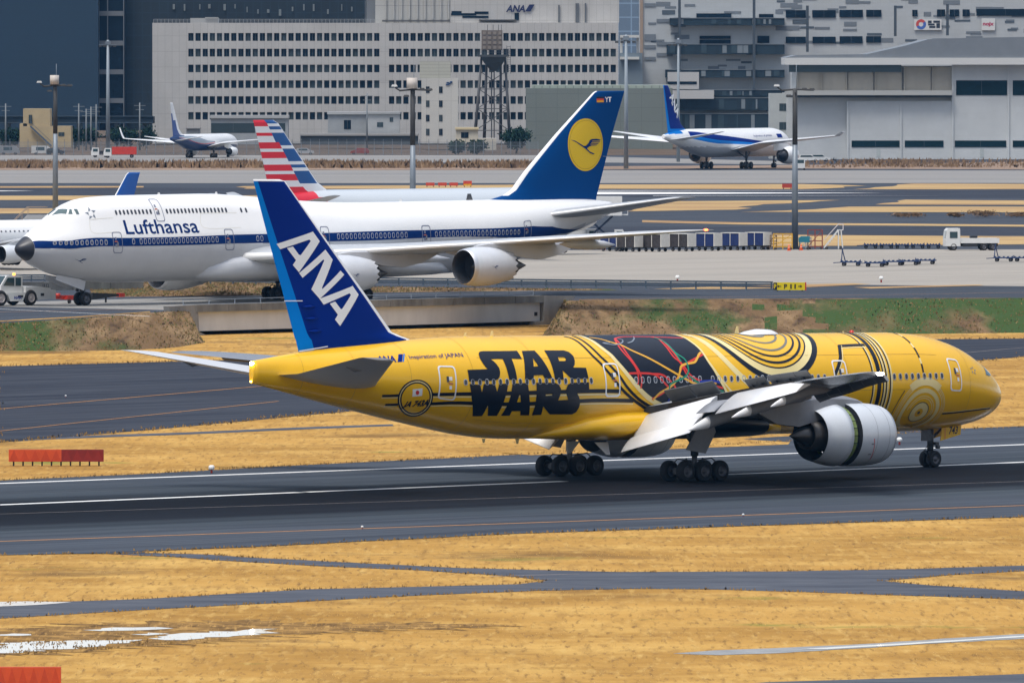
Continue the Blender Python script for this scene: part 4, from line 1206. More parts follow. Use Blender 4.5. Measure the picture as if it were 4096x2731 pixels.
ex.append(ribbon(_b, [(s, a - .2 / RA) for s, a in BRACKET[0]], .07, 2, .017))
ex.append(ribbon(_b, [(s - .2, a) for s, a in BRACKET[1]], .07, 2, .017))
for k in range(4):
    ex.append(patch(_b, [(15.1 - .42 * k, -.72), (14.72 - .42 * k, -.72), (14.72 - .42 * k, -.63), (15.1 - .42 * k, -.63)], [], 2, .013))
# the disc motif below the forward cabin
DS, DA = 9.5, -.633 * RA
for r0, r1, mm, a0, a1 in ((0, .11, 1, 0, 360), (.32, .42, 2, 0, 360), (.42, .72, 2, 0, 360), (.72, .78, 1, 0, 360), (1.0, 1.05, 2, 20, 260), (1.14, 1.19, 2, 10, 270), (1.38, 1.66, 2, -60, 250),
                           (1.84, 1.89, 2, -20, 200), (1.97, 2.01, 2, -20, 210), (2.08, 2.13, 2, -10, 210), (2.34, 2.40, 1, -75, 40), (1.86, 2.34, 2, 52, 128), (1.1, 1.15, 1, 190, 290), (1.28, 1.32, 1, 185, 290)):
    ex.append(arc_ring(_b, DS, DA, r0, r1, mm, a0 + 0, a1, .013 + r1 * .001))
ex.append(ribbon(_b, NOSE_LINE, .13, 1, .016)); ex.append(ribbon(_b, [(s, a + .1 / RA) for s, a in NOSE_LINE], .06, 2, .015))
for k in range(5):                                # small star emblem of five grey darts
    t = radians(90 + 72 * k)
    c_, a0_ = STARLOGO[0][0], STARLOGO[0][1] * RA
    pts = [(c_ + .36 * cos(t), (a0_ + .36 * sin(t)) / RA), (c_ + .17 * cos(t + .75), (a0_ + .17 * sin(t + .75)) / RA), (c_ + .17 * cos(t - .2), (a0_ + .17 * sin(t - .2)) / RA)]
    ex.append(patch(_b, pts, [], 11, .014))
# seams of the skin panels
SEAM = mat('skin_seam', (0.34, 0.19, 0.01), rough=0.5)
MY.append(SEAM)
for a in (.62, -.12, -.75): ex.append(ribbon(_b, [(8, a), (30, a), (47, a)], .022, 12, .006, k=24))
for s in (5.2, 16.2, 42.5, 47.6, 52.2, 56.0, 59.6): ex.append(hoop(s, s + .022, 12, -1.4, 1.5, .006))
fuselage(_b, 'fuselage', MY, air, extra=ex)

# cabin windows and doors
ws = [48.27 - .5305 * k for k in range(20)] + [34.43 - .538 * k for k in range(11)] + [27.97 - .5345 * k for k in range(19)] + [12.26 - .531 * k for k in range(9)]
for s in ws:
    z = 6.09
    ph = math.asin(max(-1, min(1, (z - _b.mid(s)) / _b.rad(s, .1))))
    win_part(_b, s, ph, air, RIM, PANE)
for s0, s1, a0, a1 in ((6.12, 7.24, -.14, .57), (16.33, 17.52, -.14, .50), (35.78, 37.02, -.18, .495), (48.93, 50.22, -.37, .41)):
    door_part(_b, (s0, s1, a0 * RA, a1 * RA), air, WHT, PANE)
for s, a in ((35.3, .12), (48.5, .07)): pass
mb = MB()
for side in (1, -1):
    pts = [(s, a if side > 0 else pi - a) for s, a in WINDSHIELD]
    mb.add(*patch(_b, pts, [], 0, .02)[:2], 0, True)
    pts2 = [(1.62, .72), (2.55, .98), (2.2, 1.25), (1.4, 1.05)]
    mb.add(*patch(_b, [(s, a if side > 0 else pi - a) for s, a in pts2], [], 0, .02)[:2], 0, True)
mb.build('windshield', [GLASS], air)

# belly fairing
mb = MB()
R = []
for s, hw, zt, zb in ((20.0, .6, 2.9, 2.66), (21.0, 2.0, 3.4, 2.56), (23, 3.0, 4.0, 2.45), (26, 3.36, 4.5, 2.38), (33, 3.40, 4.5, 2.36), (35.5, 3.28, 4.5, 2.38), (38, 2.9, 4.1, 2.46), (40, 2.1, 3.4, 2.54), (41.5, .6, 2.8, 2.6)):
    zm = (zt + zb) / 2
    R.append([T(_b, s, hw * math.copysign(abs(cos(t)) ** .8, cos(t)), zm + (zt - zb) / 2 * math.copysign(abs(sin(t)) ** .8, sin(t))) for t in (2 * pi * j / 32 for j in range(32))])
mb.rings(R, [0, 0, 0, 0, 0, 0, 0, 0], True)
for i, f in enumerate(mb.f):
    s_ = _b.sM - mb.v[f[0]][0]
    if 23.0 <= s_ < 32.5: mb.m[i] = 1
mb.build('belly_fairing', [YEL, BLK], air)

# fin with its broad letters
def slot777(z, x):
    if x > .875: return 1
    if x < .045: return 2
    return 0
fin_o = fin_part(_b, FIN777, [NAVY, SKYB, WHT, BLK], 'fin', air, lambda z, x: 2 if z > 17.7 else slot777(z, x), n=26)
mb = MB()
for pl in FIN_ANA: mb.add(*fin_patch(_b, FIN777, pl, 0, 1))
mb.build('tail_lettering', [mat('logo_white', (.80, .80, .79), rough=.35)], fin_o)
for z in (10.6, 9.9, 9.15):
    mb = MB()
    s = interp([(a[0], a[2]) for a in FIN777], z) - 1.6
    for sd in (1, -1):
        mb.tube([T(_b, s - .5, sd * (fin_half(FIN777, s, z) + .02), z), T(_b, s, sd * (fin_half(FIN777, s, z) + .1), z), T(_b, s + .5, sd * (fin_half(FIN777, s, z) + .02), z)], [.03, .1, .03], 8)
        if sd > 0: mb.build('rudder_actuator', [NAVY], fin_o); mb = MB()
        else: mb.build('rudder_actuator', [NAVY], fin_o)
mb = MB()
z = 10.95; te = interp([(a[0], a[2]) for a in FIN777], z)
mb.bar(T(_b, te - 1.2, .22, z), T(_b, te + .1, .05, z), .02, .05)
mb.build('rudder_seam', [WHT], fin_o); mb = MB()
mb.bar(T(_b, 57.3, .5, 8.25), T(_b, 59.3, .2, 7.98), .03, .05)
mb.build('rudder_seam', [WHT], fin_o)

# tailplanes
for side in (1, -1):
    st = [(.6, 53.4, 7.9, 5.85, 1, -.75, .1), (2.2, 54.9, 6.3, 6.1, 1, -.6, .1), (10.2, 60.9, 2.75, 7.62, 1, -.2, .09), (10.75, 61.7, 2.1, 7.75, 1, -.12, .06)]
    tp = surf(_b, st, side, [mat('tailplane_pale', (.60, .61, .62), rough=.35), WHT, BARE], 'tailplane', air, le_m=2, camber=-.01)
    for l, s in ((3.2, 59.0), (7.2, 61.2)):
        mb = MB()
        zz = interp([(.6, 6.6), (10.2, 7.8)], l)
        mb.tube([T(_b, s - .9, side * l, zz - .35), T(_b, s, side * l, zz - .42), T(_b, s + .7, side * l, zz - .2)], [.03, .1, .04], 8)
        mb.build('elevator_hinge_fairing', [WING_UNDER], tp)

# wings: flaps and spoilers out, slats out
for side in (1, -1):
    st = [(2.0, 20.9, 13.8, 4.15, .93, .05, .125), (4.3, 22.5, 12.2, 4.45, .85, .1, .12), (8.6, 25.6, 9.3, 5.12, .80, .1, .11), (10.3, 26.7, 8.3, 5.38, .76, .1, .105), (14, 29.2, 7.0, 5.82, .70, .08, .1),
          (20.3, 33.4, 5.0, 6.38, .64, .05, .095), (20.5, 33.55, 4.95, 6.4, 1, .05, .095), (28.5, 38.95, 3.0, 7.02, 1, 0, .09), (29.7, 39.9, 2.5, 7.1, 1, 0, .085), (30.35, 40.9, 1.75, 7.15, 1, 0, .07)]
    wg = surf(_b, st, side, [WING_GREY, DARK_METAL, mat('outer_wing_shaded_grey', (.22, .23, .25), rough=.25, var=.1, scale=.8)], 'wing', air, cut_m=1, m=[0, 0, 0, 0, 0, 2, 2, 2, 2])  # outer span takes a darker wing grey: its underside shade put into the colour
    def panel(name, a, b, mats, th=.16, parent=wg):
        """a tapered plate between two edges: a = inner (s,l,z) top/bottom, b = outer"""
        mb = MB()
        (p0, p1), (q0, q1) = a, b
        R = []
        for top, bot in ((p0, p1), (q0, q1)):
            ds, dz = bot[0] - top[0], bot[2] - top[2]
            L_ = sqrt(ds * ds + dz * dz); nx, nz = -dz / L_, ds / L_
            ring = []
            for x, y in airfoil(8, th, 1, .03):
                ring.append(T(_b, top[0] + ds * x + nx * y * L_, side * top[1], top[2] + dz * x + nz * y * L_))
            R.append(ring)
        if side < 0: R = [r[::-1] for r in R]
        mb.rings(R, 0, True)
        return mb.build(name, mats, parent)
    FL = mat('flap_white', (.70, .71, .72), rough=.35, var=.05, scale=1.2)
    panel('flap', (((33.35, 3.15, 4.0), (34.75, 3.15, 2.58))), ((32.9, 8.7, 5.25), (34.35, 8.7, 4.0)), [FL])
    panel('flap', (((34.72, 3.15, 2.62), (35.75, 3.15, 1.72))), ((34.3, 8.7, 4.0), (35.35, 8.7, 3.05)), [FL])
    panel('flap', (((32.45, 10.45, 5.5), (34.95, 10.45, 4.2))), ((36.1, 20.2, 6.55), (37.75, 20.2, 5.78)), [FL])
    panel('flaperon', (((33.1, 8.85, 4.9), (35.0, 8.85, 4.2))), ((32.9, 10.3, 5.05), (34.9, 10.3, 4.35)), [WING_UNDER])
    SP = mat('spoiler_grey', (.085, .09, .095), rough=.5, var=.15, scale=1.5)
    for l0, s0, z0, l1, s1, z1, up, n in ((4.3, 32.45, 4.62, 6.3, 32.35, 4.98, (.85, .82), 1), (6.35, 32.35, 4.99, 8.3, 32.25, 5.3, (.85, .82), 1), (11.3, 32.75, 5.62, 13.5, 33.25, 5.9, (.62, .62), 2), (14, 33.55, 6.0, 20.0, 36.1, 6.5, (.6, .55), 3)):
        for k in range(n):
            A0 = [(s0 + (s1 - s0) * t, l0 + (l1 - l0) * t, z0 + (z1 - z0) * t) for t in (k / n + .006, (k + 1) / n - .006)]
            mb = MB()
            q = []
            for ds, dz in ((0, 0), (up[0], up[1]), (up[0] - .05, up[1] + .05), (-.07, .07)):
                q.append([T(_b, p[0] + ds, side * p[1], p[2] + dz) for p in A0])
            mb.hexa([q[0][0], q[0][1], q[3][1], q[3][0], q[1][0], q[1][1], q[2][1], q[2][0]], 0)
            if n > 1:
                mid = [sum(c) / 2 for c in zip(*A0)]
                mb.tube([T(_b, mid[0] + .02, side * mid[1], mid[2]), T(_b, mid[0] + up[0] * .35, side * mid[1], mid[2] + up[1] * .2), T(_b, mid[0] + up[0] * .5, side * mid[1], mid[2] + up[1] * .42)], .07, 6, 1)
            mb.build('spoiler', [SP, DARK_METAL], wg)
    # slats
    SL = mat('slat_grey', (.10, .105, .115), rough=.5, var=.2, scale=2)
    for l0, l1 in ((3.6, 8.6), (11.0, 14.0), (14.05, 17.1), (17.15, 20.2), (20.25, 23.3), (23.35, 26.3), (26.35, 29.2)):
        R = []
        for l in (l0, l1):
            le = interp([(a[0], a[1]) for a in st], l); zz = interp([(a[0], a[3]) for a in st], l); c = interp([(a[0], a[2]) for a in st], l)
            k = max(.75, min(1.1, c * .2))
            prof = [(.10, .06), (-.35, -.12), (-.62, -.36), (-.66, -.5), (-.55, -.56), (-.3, -.42), (.02, -.12)]
            R.append([T(_b, le + x * k * .95, side * l, zz + y * k - .02) for x, y in prof])
        mb = MB(); mb.rings(R, [0], False)
        for i, f in enumerate(mb.f):
            if len(f) == 4: mb.m[i] = 1 if f[0] % 7 in (4, 5) else 0
        mb.build('slat', [WING_GREY, SL], wg)
    # flap track fairings
    for l, s0, s1, z0, dz, r in ((9.5, 29.0, 36.2, 4.55, -1.3, .48), (14.2, 30.5, 37.2, 5.25, -1.1, .40), (18.4, 33.0, 38.1, 5.85, -.95, .34)):
        R = []
        for t, k in ((0, .1), (.12, .62), (.3, 1), (.55, 1), (.78, .8), (.92, .42), (1, .06)):
            sc_ = s0 + (s1 - s0) * t; zc_ = z0 + (dz * max(0, t - .35) / .65)
            R.append([T(_b, sc_, side * (l + r * .62 * k * cos(2 * pi * j / 14)), zc_ + r * k * sin(2 * pi * j / 14)) for j in range(14)])
        mb = MB(); mb.rings(R, [0, 0, 0, 0, 1, 1], True)  # white rear tips: the light on them is put into the colour
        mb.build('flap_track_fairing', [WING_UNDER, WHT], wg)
    # lamps at the tip
    mb = MB()
    mb.tube([T(_b, 40.75, side * 30.38, 7.13), T(_b, 41.15, side * 30.4, 7.13)], .09, 8)
    mb.build('strobe_light', [LAMP_W if side > 0 else LAMP_A], wg)
    # engine
    lc, zc = side * 9.6, 2.80
    mb = MB()
    lathe(mb, _b, lc, zc, [(21.7, 1.42), (20.7, 1.44), (20.35, 1.52), (20.2, 1.62)], 2)
    lathe(mb, _b, lc, zc, [(20.2, 1.62), (20.28, 1.70), (20.5, 1.78)], 1)
    lathe(mb, _b, lc, zc, [(20.5, 1.78), (21.0, 1.865), (21.8, 1.92), (22.9, 1.92), (23.4, 1.91)], 0)
    lathe(mb, _b, lc, zc, [(23.4, 1.91), (23.42, 1.55)], 2)
    for s_, r_ in ((21.02, 1.869), (22.1, 1.923)): lathe(mb, _b, lc, zc, [(s_, r_), (s_ + .03, r_ + .001)], 3)
    for t_ in (-.25, -.62): mb.add([T(_b, s, lc + side * 1.926 * cos(t), zc + 1.926 * sin(t)) for s, t in ((22.6, t_), (22.35, t_), (22.35, t_ - .05), (22.6, t_ - .05))], [(0, 1, 2, 3)], 3)
    rp = [(22.4 - .05 * k, -.1 - .13 * k) for k in range(7)]
    mb.add([T(_b, s + d, lc + side * 1.927 * cos(t), zc + 1.927 * sin(t)) for s, t in rp for d in (0, .05)], [(2 * k, 2 * k + 1, 2 * k + 3, 2 * k + 2) for k in range(6)], 4)
    eng = mb.build('engine', [NACELLE, BARE, DARK_METAL, mat('cowl_seam', (.22, .23, .25), rough=.5), REDP], air)
    mb = MB()
    lathe(mb, _b, lc, zc, [(21.7, 1.42), (21.7, .4), (21.2, .02)], 0)
    mb.build('fan', [DARK_METAL], eng)
    mb = MB()
    n = 24
    for j in range(n):                              # blocker doors in the gap
        t0, t1 = 2 * pi * (j + .05) / n, 2 * pi * (j + .95) / n
        for s0, s1, r0, r1, mm in ((23.3, 23.72, 1.60, 1.70, 1), (23.70, 24.15, 1.72, 1.86, 0)):
            mb.hexa([T(_b, s, lc + r * cos(t), zc + r * sin(t)) for r in (r0, r0 + (.02 if mm else .05)) for s, t in ((s0, t0), (s0, t1), (s1, t1), (s1, t0))] , mm)
    mb.build('reverser_gap', [GREEN_LINER, DARK_METAL], eng)
    mb = MB()
    lathe(mb, _b, lc, zc, [(24.15, 1.70), (24.13, 1.90), (24.5, 1.87), (25.1, 1.76), (25.65, 1.62), (26.0, 1.53)], 0)
    lathe(mb, _b, lc, zc, [(26.0, 1.53), (25.95, 1.49), (25.0, 1.56), (24.2, 1.62)], 1)
    mb.build('reverser_sleeve', [NACELLE, DARK_METAL], eng)
    mb = MB()
    lathe(mb, _b, lc, zc, [(23.6, 1.60), (23.7, 1.2), (23.5, 1.12), (25.2, .98), (26.4, .86), (26.42, .78), (25.9, .72)], 0)
    lathe(mb, _b, lc, zc, [(25.6, .62), (26.4, .56), (27.1, .36), (27.8, .03)], 0)
    mb.build('exhaust_cone', [mat('hot_metal', (.10, .095, .09), rough=.4, metal=.7, var=.2, scale=2)], eng)
    mb = MB()
    R = []
    for s, w, zt, zb in ((21.6, .05, 4.76, 4.6), (22.2, .22, 4.95, 4.5), (23.2, .34, 5.15, 4.2), (25.5, .36, 5.35, 3.75), (27.3, .34, 5.2, 3.35), (29.2, .3, 5.0, 3.55), (31.2, .08, 4.9, 4.5)):
        R.append([T(_b, s, lc + w * x, zb + (zt - zb) * y) for x, y in ((-1, 0), (1, 0), (1, .8), (.5, 1), (-.5, 1), (-1, .8))])
    mb.rings(R, 0, False)
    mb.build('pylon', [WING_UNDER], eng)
    # main gear and its leg door
    mg = bogie(_b, 31.8, side * 5.49, 0.0, [TYRE, HUB, STRUT], air)
    mb = MB()
    q = [(33.4, 1.95), (31.75, 1.7), (30.9, 3.0), (31.2, 3.7), (32.4, 3.75), (32.6, 3.05)]
    ly = side * 6.35
    mb.rings([[T(_b, s, ly + d, z) for s, z in q] for d in (0, side * .06)], 0, False)
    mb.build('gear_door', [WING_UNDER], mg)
    mb = MB()
    mb.hexa([T(_b, s, side * l, z) for z, l in ((1.55, .62), (2.6, .25)) for s, l2 in ((35.2, 0), (33.8, 0)) for l in (l, l + .06)][:8], 0) if False else None
    mb.hexa([T(_b, 36.1, side * 1.2, 2.3), T(_b, 35.0, side * 1.2, 2.3), T(_b, 35.0, side * 1.26, 2.3), T(_b, 36.1, side * 1.26, 2.3),
             T(_b, 35.6, side * 1.7, 1.55), T(_b, 35.3, side * 1.7, 1.55), T(_b, 35.3, side * 1.76, 1.55), T(_b, 35.6, side * 1.76, 1.55)], 0)
    mb.build('gear_door', [WHT], mg)

ng = nose_leg(_b, 5.9, .285, [TYRE, HUB, STRUT], air, zt=2.9)
for side in (1, -1):
    mb = MB()
    q = [(5.45, 2.92), (3.95, 3.05), (3.75, 2.92), (3.82, 2.32), (5.6, 1.95)]
    mb.rings([[T(_b, s, side * (.55 + d), z) for s, z in q] for d in (0, .05)], 0, False)
    if side > 0:
        V, Fs = text_fit('743', .82, .46, bold=.02, shear=.25)
        mb.add([T(_b, 4.88 - x, .612, 2.36 + y + .04 * x) for x, y in V], Fs, 1)
        mb.add([T(_b, s, .611, z) for s, z in ((5.24, 2.04), (5.19, 2.05), (5.19, 2.9), (5.24, 2.9))], [(0, 1, 2, 3)], 2)
    mb.build('nose_gear_door', [YEL, BLK, REDP], ng)
mb = MB()
mb.hexa([T(_b, s, l, z) for z in (1.95, 2.8) for s, l in ((6.95, .2), (6.35, .45), (6.38, .5), (6.98, .25))], 0)
mb.build('nose_gear_door', [STRUT], ng)

# dome, aerials, beacon, lamps
mb = MB()
R = []
for s, w, h in ((19.6, .1, .02), (19.85, .5, .16), (20.3, .75, .30), (21.2, .8, .33), (21.9, .7, .22), (22.5, .4, .08), (22.9, .06, .01)):
    R.append([T(_b, s, w * cos(pi * j / 12), 8.70 + h * sin(pi * j / 12)) for j in range(13)])
mb.rings(R, 0, True, close=False)
mb.build('antenna_dome', [WHT], air)
for s, h, c in ((22.75, .48, .4), (43.4, .34, .32), (45.6, .26, .3), (13.6, .12, .2)):
    mb = MB()
    mb.rings([[T(_b, s + x * c, y * c, 8.7) for x, y in airfoil(6, .12)], [T(_b, s + .15 * c + x * c * .45, y * c * .5, 8.74 + h) for x, y in airfoil(6, .12)]], 0, False)
    mb.build('antenna', [CREAM], air)
for s, h, c in ((41.2, -.3, .35), (44.0, -.2, .3)):
    mb = MB()
    mb.rings([[T(_b, s + x * c, y * c, 2.6) for x, y in airfoil(6, .12)], [T(_b, s + .25 * c + x * c * .5, y * c * .5, 2.55 + h) for x, y in airfoil(6, .12)]], 0, False)
    mb.build('antenna', [CREAM], air)
mb = MB(); R = [[T(_b, 12.95 + .16 * cos(2 * pi * j / 10) * c, .16 * sin(2 * pi * j / 10) * c, 8.72 + h) for j in range(10)] for c, h in ((1, 0), (1, .08), (.6, .16), (.1, .19))]
mb.rings(R, 0, True); mb.build('beacon', [LAMP_R], air)
mb = MB()
mb.tube([T(_b, 62.85, .05, 7.28), T(_b, 63.0, .05, 7.28)], .10, 8, 0); mb.tube([T(_b, 62.88, 0, 6.22), T(_b, 62.98, 0, 6.22)], .05, 8, 1)
mb.build('tail_light', [LAMP_W, LAMP_A], air)
# ------------------------------------------------------------------ the white four-engined airliner under tow
_b = B747
_nose = (-44.856, 949.72)
_h = radians(223.02)
jumbo = empty('airliner', (_nose[0] - _b.sM * cos(_h), _nose[1] - _b.sM * sin(_h), ZP), _h, 0.0065,
              'white four-engined jumbo with a dark blue stripe and a yellow disc on its tail', 'airliner')
W7 = mat('jumbo_white', (0.80, 0.80, 0.79), rough=0.3, coat=0.1, var=0.03, scale=0.4)
G7 = mat('jumbo_grey', (0.50, 0.51, 0.53), rough=0.35, coat=0.1, var=0.05, scale=0.5)
N7 = mat('jumbo_navy', (0.001, 0.024, 0.13), rough=0.5, spec=.08)
Y7 = mat('tail_disc_yellow', (0.72, 0.47, 0.0), rough=0.35)
B7F = mat('tail_blue', (0.0, 0.050, 0.20), rough=0.5, spec=.06)
RAD7 = mat('radome_black', (0.02, 0.022, 0.03), rough=0.4)
PANEL7 = mat('patched_paint', (0.70, 0.69, 0.63), rough=0.35)
ex = []
def wrap(a):
    return a if a > 0 else a + 2 * pi
tp_ = [(s, wrap(a)) for s, a in BAND747_TOP]; bt_ = [(s, wrap(a)) for s, a in BAND747_BOT]
tp_ = [(1.2, 2.52), (2.4, 2.80), (3.5, 2.93)] + tp_[1:]; bt_ = [(1.2, 3.12), (2.4, 3.17), (3.5, 3.24)] + bt_[1:]
bandl = spline(tp_, 3) + spline(bt_, 3)[::-1]
ex.append(patch(_b, bandl, [], 2, .014))
ex.append(patch(_b, [(s, pi - a) for s, a in bandl], [], 2, .014))
mirror = lambda pts: [(s, a) for s, a in pts]
ex.append(skin_text(_b, 'Lufthansa', (TITLE747[0][0], TITLE747[0][1]), (TITLE747[2][0], TITLE747[2][1]), TITLE747[1][1], 2, .02, bold=.012))
# repainted patches round the title
for s0, s1, a0, a1 in ((6.9, 9.6, 2.45, 2.9), (20.2, 24.6, 2.38, 2.84)):
    ex.append(ribbon(_b, [(s0, a0), (s0, a1), (s1, a1)], .07, 4, .008)); ex.append(ribbon(_b, [(s0, a0), (s1, a0)], .07, 4, .008))
for k in range(5):
    t = radians(90 + 72 * k)
    c_, a0_ = 7.25, 2.27 * RA
    pts = [(c_ + .62 * cos(t), (a0_ - .62 * sin(t)) / RA), (c_ + .3 * cos(t + .8), (a0_ - .3 * sin(t + .8)) / RA), (c_ + .3 * cos(t - .25), (a0_ - .3 * sin(t - .25)) / RA)]
    ex.append(patch(_b, pts, [], 5, .014))
cs_, ca_ = CRANE_SMALL[0][0], wrap(CRANE_SMALL[0][1]) * RA
cr_mid = (sum(p[0] for p in CRANE) / len(CRANE), sum(p[1] for p in CRANE) / len(CRANE))
def small_crane(k): return [(cs_ + (s - cr_mid[0]) * k, (ca_ - (z - cr_mid[1]) * k) / RA) for s, z in CRANE]
ex.append(patch(_b, small_crane(.30), [], 2, .014))
M7 = [W7, G7, N7, RAD7, PANEL7, GRYW]
fus = fuselage(_b, 'fuselage', M7, jumbo, paint=lambda s: 3 if s < 1.2 else 0, extra=ex, n=72)
me = fus.data
for p in me.polygons:
    if p.material_index == 0 and 1.2 < _b.sM - p.center.x < 70:
        s_ = _b.sM - p.center.x
        if p.center.z < interp([(2, 5.5), (52, 5.7), (56, 5.6), (62, 5.3), (67, 6.0), (72, 7.2)], s_): p.material_index = 1

def z2ph(s, z, left=True):
    a = math.asin(max(-1, min(1, (z - _b.mid(s)) / 3.2)))
    for _ in range(4): a = math.asin(max(-1, min(1, (z - _b.mid(s)) / _b.rad(s, pi - a))))
    return pi - a if left else a
W7R = mat('jumbo_window_rim', (.40, .41, .44), rough=.4)
W7P = mat('jumbo_pane', (.14, .14, .16), rough=.15)
for s in [2.9 + .52 * k for k in range(11)] + [11.3] + [12.2 + .512 * k for k in range(19)] + [26.4, 26.9] + [36.4 + .53 * k for k in range(17)] + [48.7 + .54 * k for k in range(21)]:
    win_part(_b, s, z2ph(s, 5.97), jumbo, W7R, W7P, .33, .5)
for s in [10.1 + .46 * k for k in range(10)] + [16.2 + .45 * k for k in range(17)] + [25.25, 25.85]:
    win_part(_b, s, 2.305, jumbo, PANE, PANE, .25, .42)
for s0, s1, a0, a1 in ((8.9, 10.0, 2.905, wrap(-2.77)), (22.42, 23.5, 2.89, wrap(-2.79)), (34.25, 35.3, 2.755, wrap(-2.93)), (60.25, 61.3, 2.86, wrap(-2.83)), (46.9, 48.0, 2.76, wrap(-2.93)), (14.65, 15.7, 1.91, 2.605)):
    door_part(_b, (s0, s1, a0 * RA, a1 * RA), jumbo, mat('jumbo_door_line', (.16, .18, .25), rough=.4), W7P, lw=.07)
mb = MB()
for pl in COCKPIT747:
    for side in (0, 1):
        mb.add(*patch(_b, [(s, a if side == 0 else pi - a) for s, a in pl], [], 0, .02)[:2], 0, True)
mb.build('windshield', [mat('jumbo_glass', (.06, .10, .10), rough=.06, spec=.8)], jumbo)
# body fairing
mb = MB(); R = []
for s, hw, zt, zb in ((19.5, .5, 3.0, 2.5), (21, 2.6, 3.9, 2.2), (23.5, 3.5, 4.7, 2.0), (27, 3.75, 5.2, 1.95), (32, 3.8, 5.2, 1.9), (40, 3.7, 4.9, 1.9), (45, 3.4, 4.4, 2.0), (50, 2.6, 3.6, 2.1), (53, .8, 2.8, 2.25)):
    zm = (zt + zb) / 2
    R.append([T(_b, s, hw * math.copysign(abs(cos(t)) ** .75, cos(t)), zm + (zt - zb) / 2 * math.copysign(abs(sin(t)) ** .75, sin(t))) for t in (2 * pi * j / 36 for j in range(36))])
mb.rings(R, 0, True)
mb.build('belly_fairing', [G7], jumbo)
mb = MB()
for s, l in ((25.7, -3.76), (26.9, -3.84)):
    mb.rings([[T(_b, s + .2 * cos(2 * pi * j / 12), l - d, 4.05 + .13 * sin(2 * pi * j / 12)) for j in range(12)] for d in (0, .03)], 0, False)
mb.build('landing_light', [PANE], jumbo)

def slot747(z, x):
    if x < .035: return 1
    return 0
fin7 = fin_part(_b, FIN747, [B7F, W7], 'fin', jumbo, lambda z, x: slot747(z, x) if z > 9.3 else 0, n=24)
mb = MB()
(cs, cz), (rs, _z), (_s, rz) = FIN_DISC
ra_, rb_ = abs(rs - cs), abs(rz - cz)
mb.add(*fin_patch(_b, FIN747, [(cs + ra_ * cos(2 * pi * k / 48), cz + rb_ * sin(2 * pi * k / 48)) for k in range(48)], 0, -1, off=.02))
mb.build('tail_disc', [Y7], fin7)
mb = MB(); mb.add(*fin_patch(_b, FIN747, CRANE, 0, -1, off=.05))
mb.add(*fin_patch(_b, FIN747, [(cs + .93 * ra_ * cos(2 * pi * k / 48), cz + .93 * rb_ * sin(2 * pi * k / 48)) for k in range(48)], 1, -1, [[(cs + .915 * ra_ * cos(2 * pi * k / 48), cz + .915 * rb_ * sin(2 * pi * k / 48)) for k in range(48)]], off=.045))
mb.build('tail_emblem', [N7, mat('disc_line', (.35, .22, .0), rough=.4)], fin7)
mb = MB()
(f0s, f0z), (f1s, _), (_, f1z), (t0s, t0z), (t1s, t1z) = FIN_FLAG
for k, mm in enumerate((0, 1, 2)):
    za, zb = f0z + (f1z - f0z) * k / 3, f0z + (f1z - f0z) * (k + 1) / 3
    mb.add(*fin_patch(_b, FIN747, [(f0s, za), (f1s, za), (f1s, zb), (f0s, zb)], mm, -1, off=.04))
mb.add(*fin_text(_b, FIN747, 'YT', t0s, t0z, t1s - t0s, t1z - t0z, 3, -1, bold=.02))
mb.build('tail_markings', [BLK, REDP, mat('flag_gold', (.75, .35, .0), rough=.4), W7], fin7)
mb = MB()
mb.bar(T(_b, 73.0, -.30, 12.9), T(_b, 74.05, -.1, 12.85), .02, .05); mb.build('rudder_seam', [GRYW], fin7)

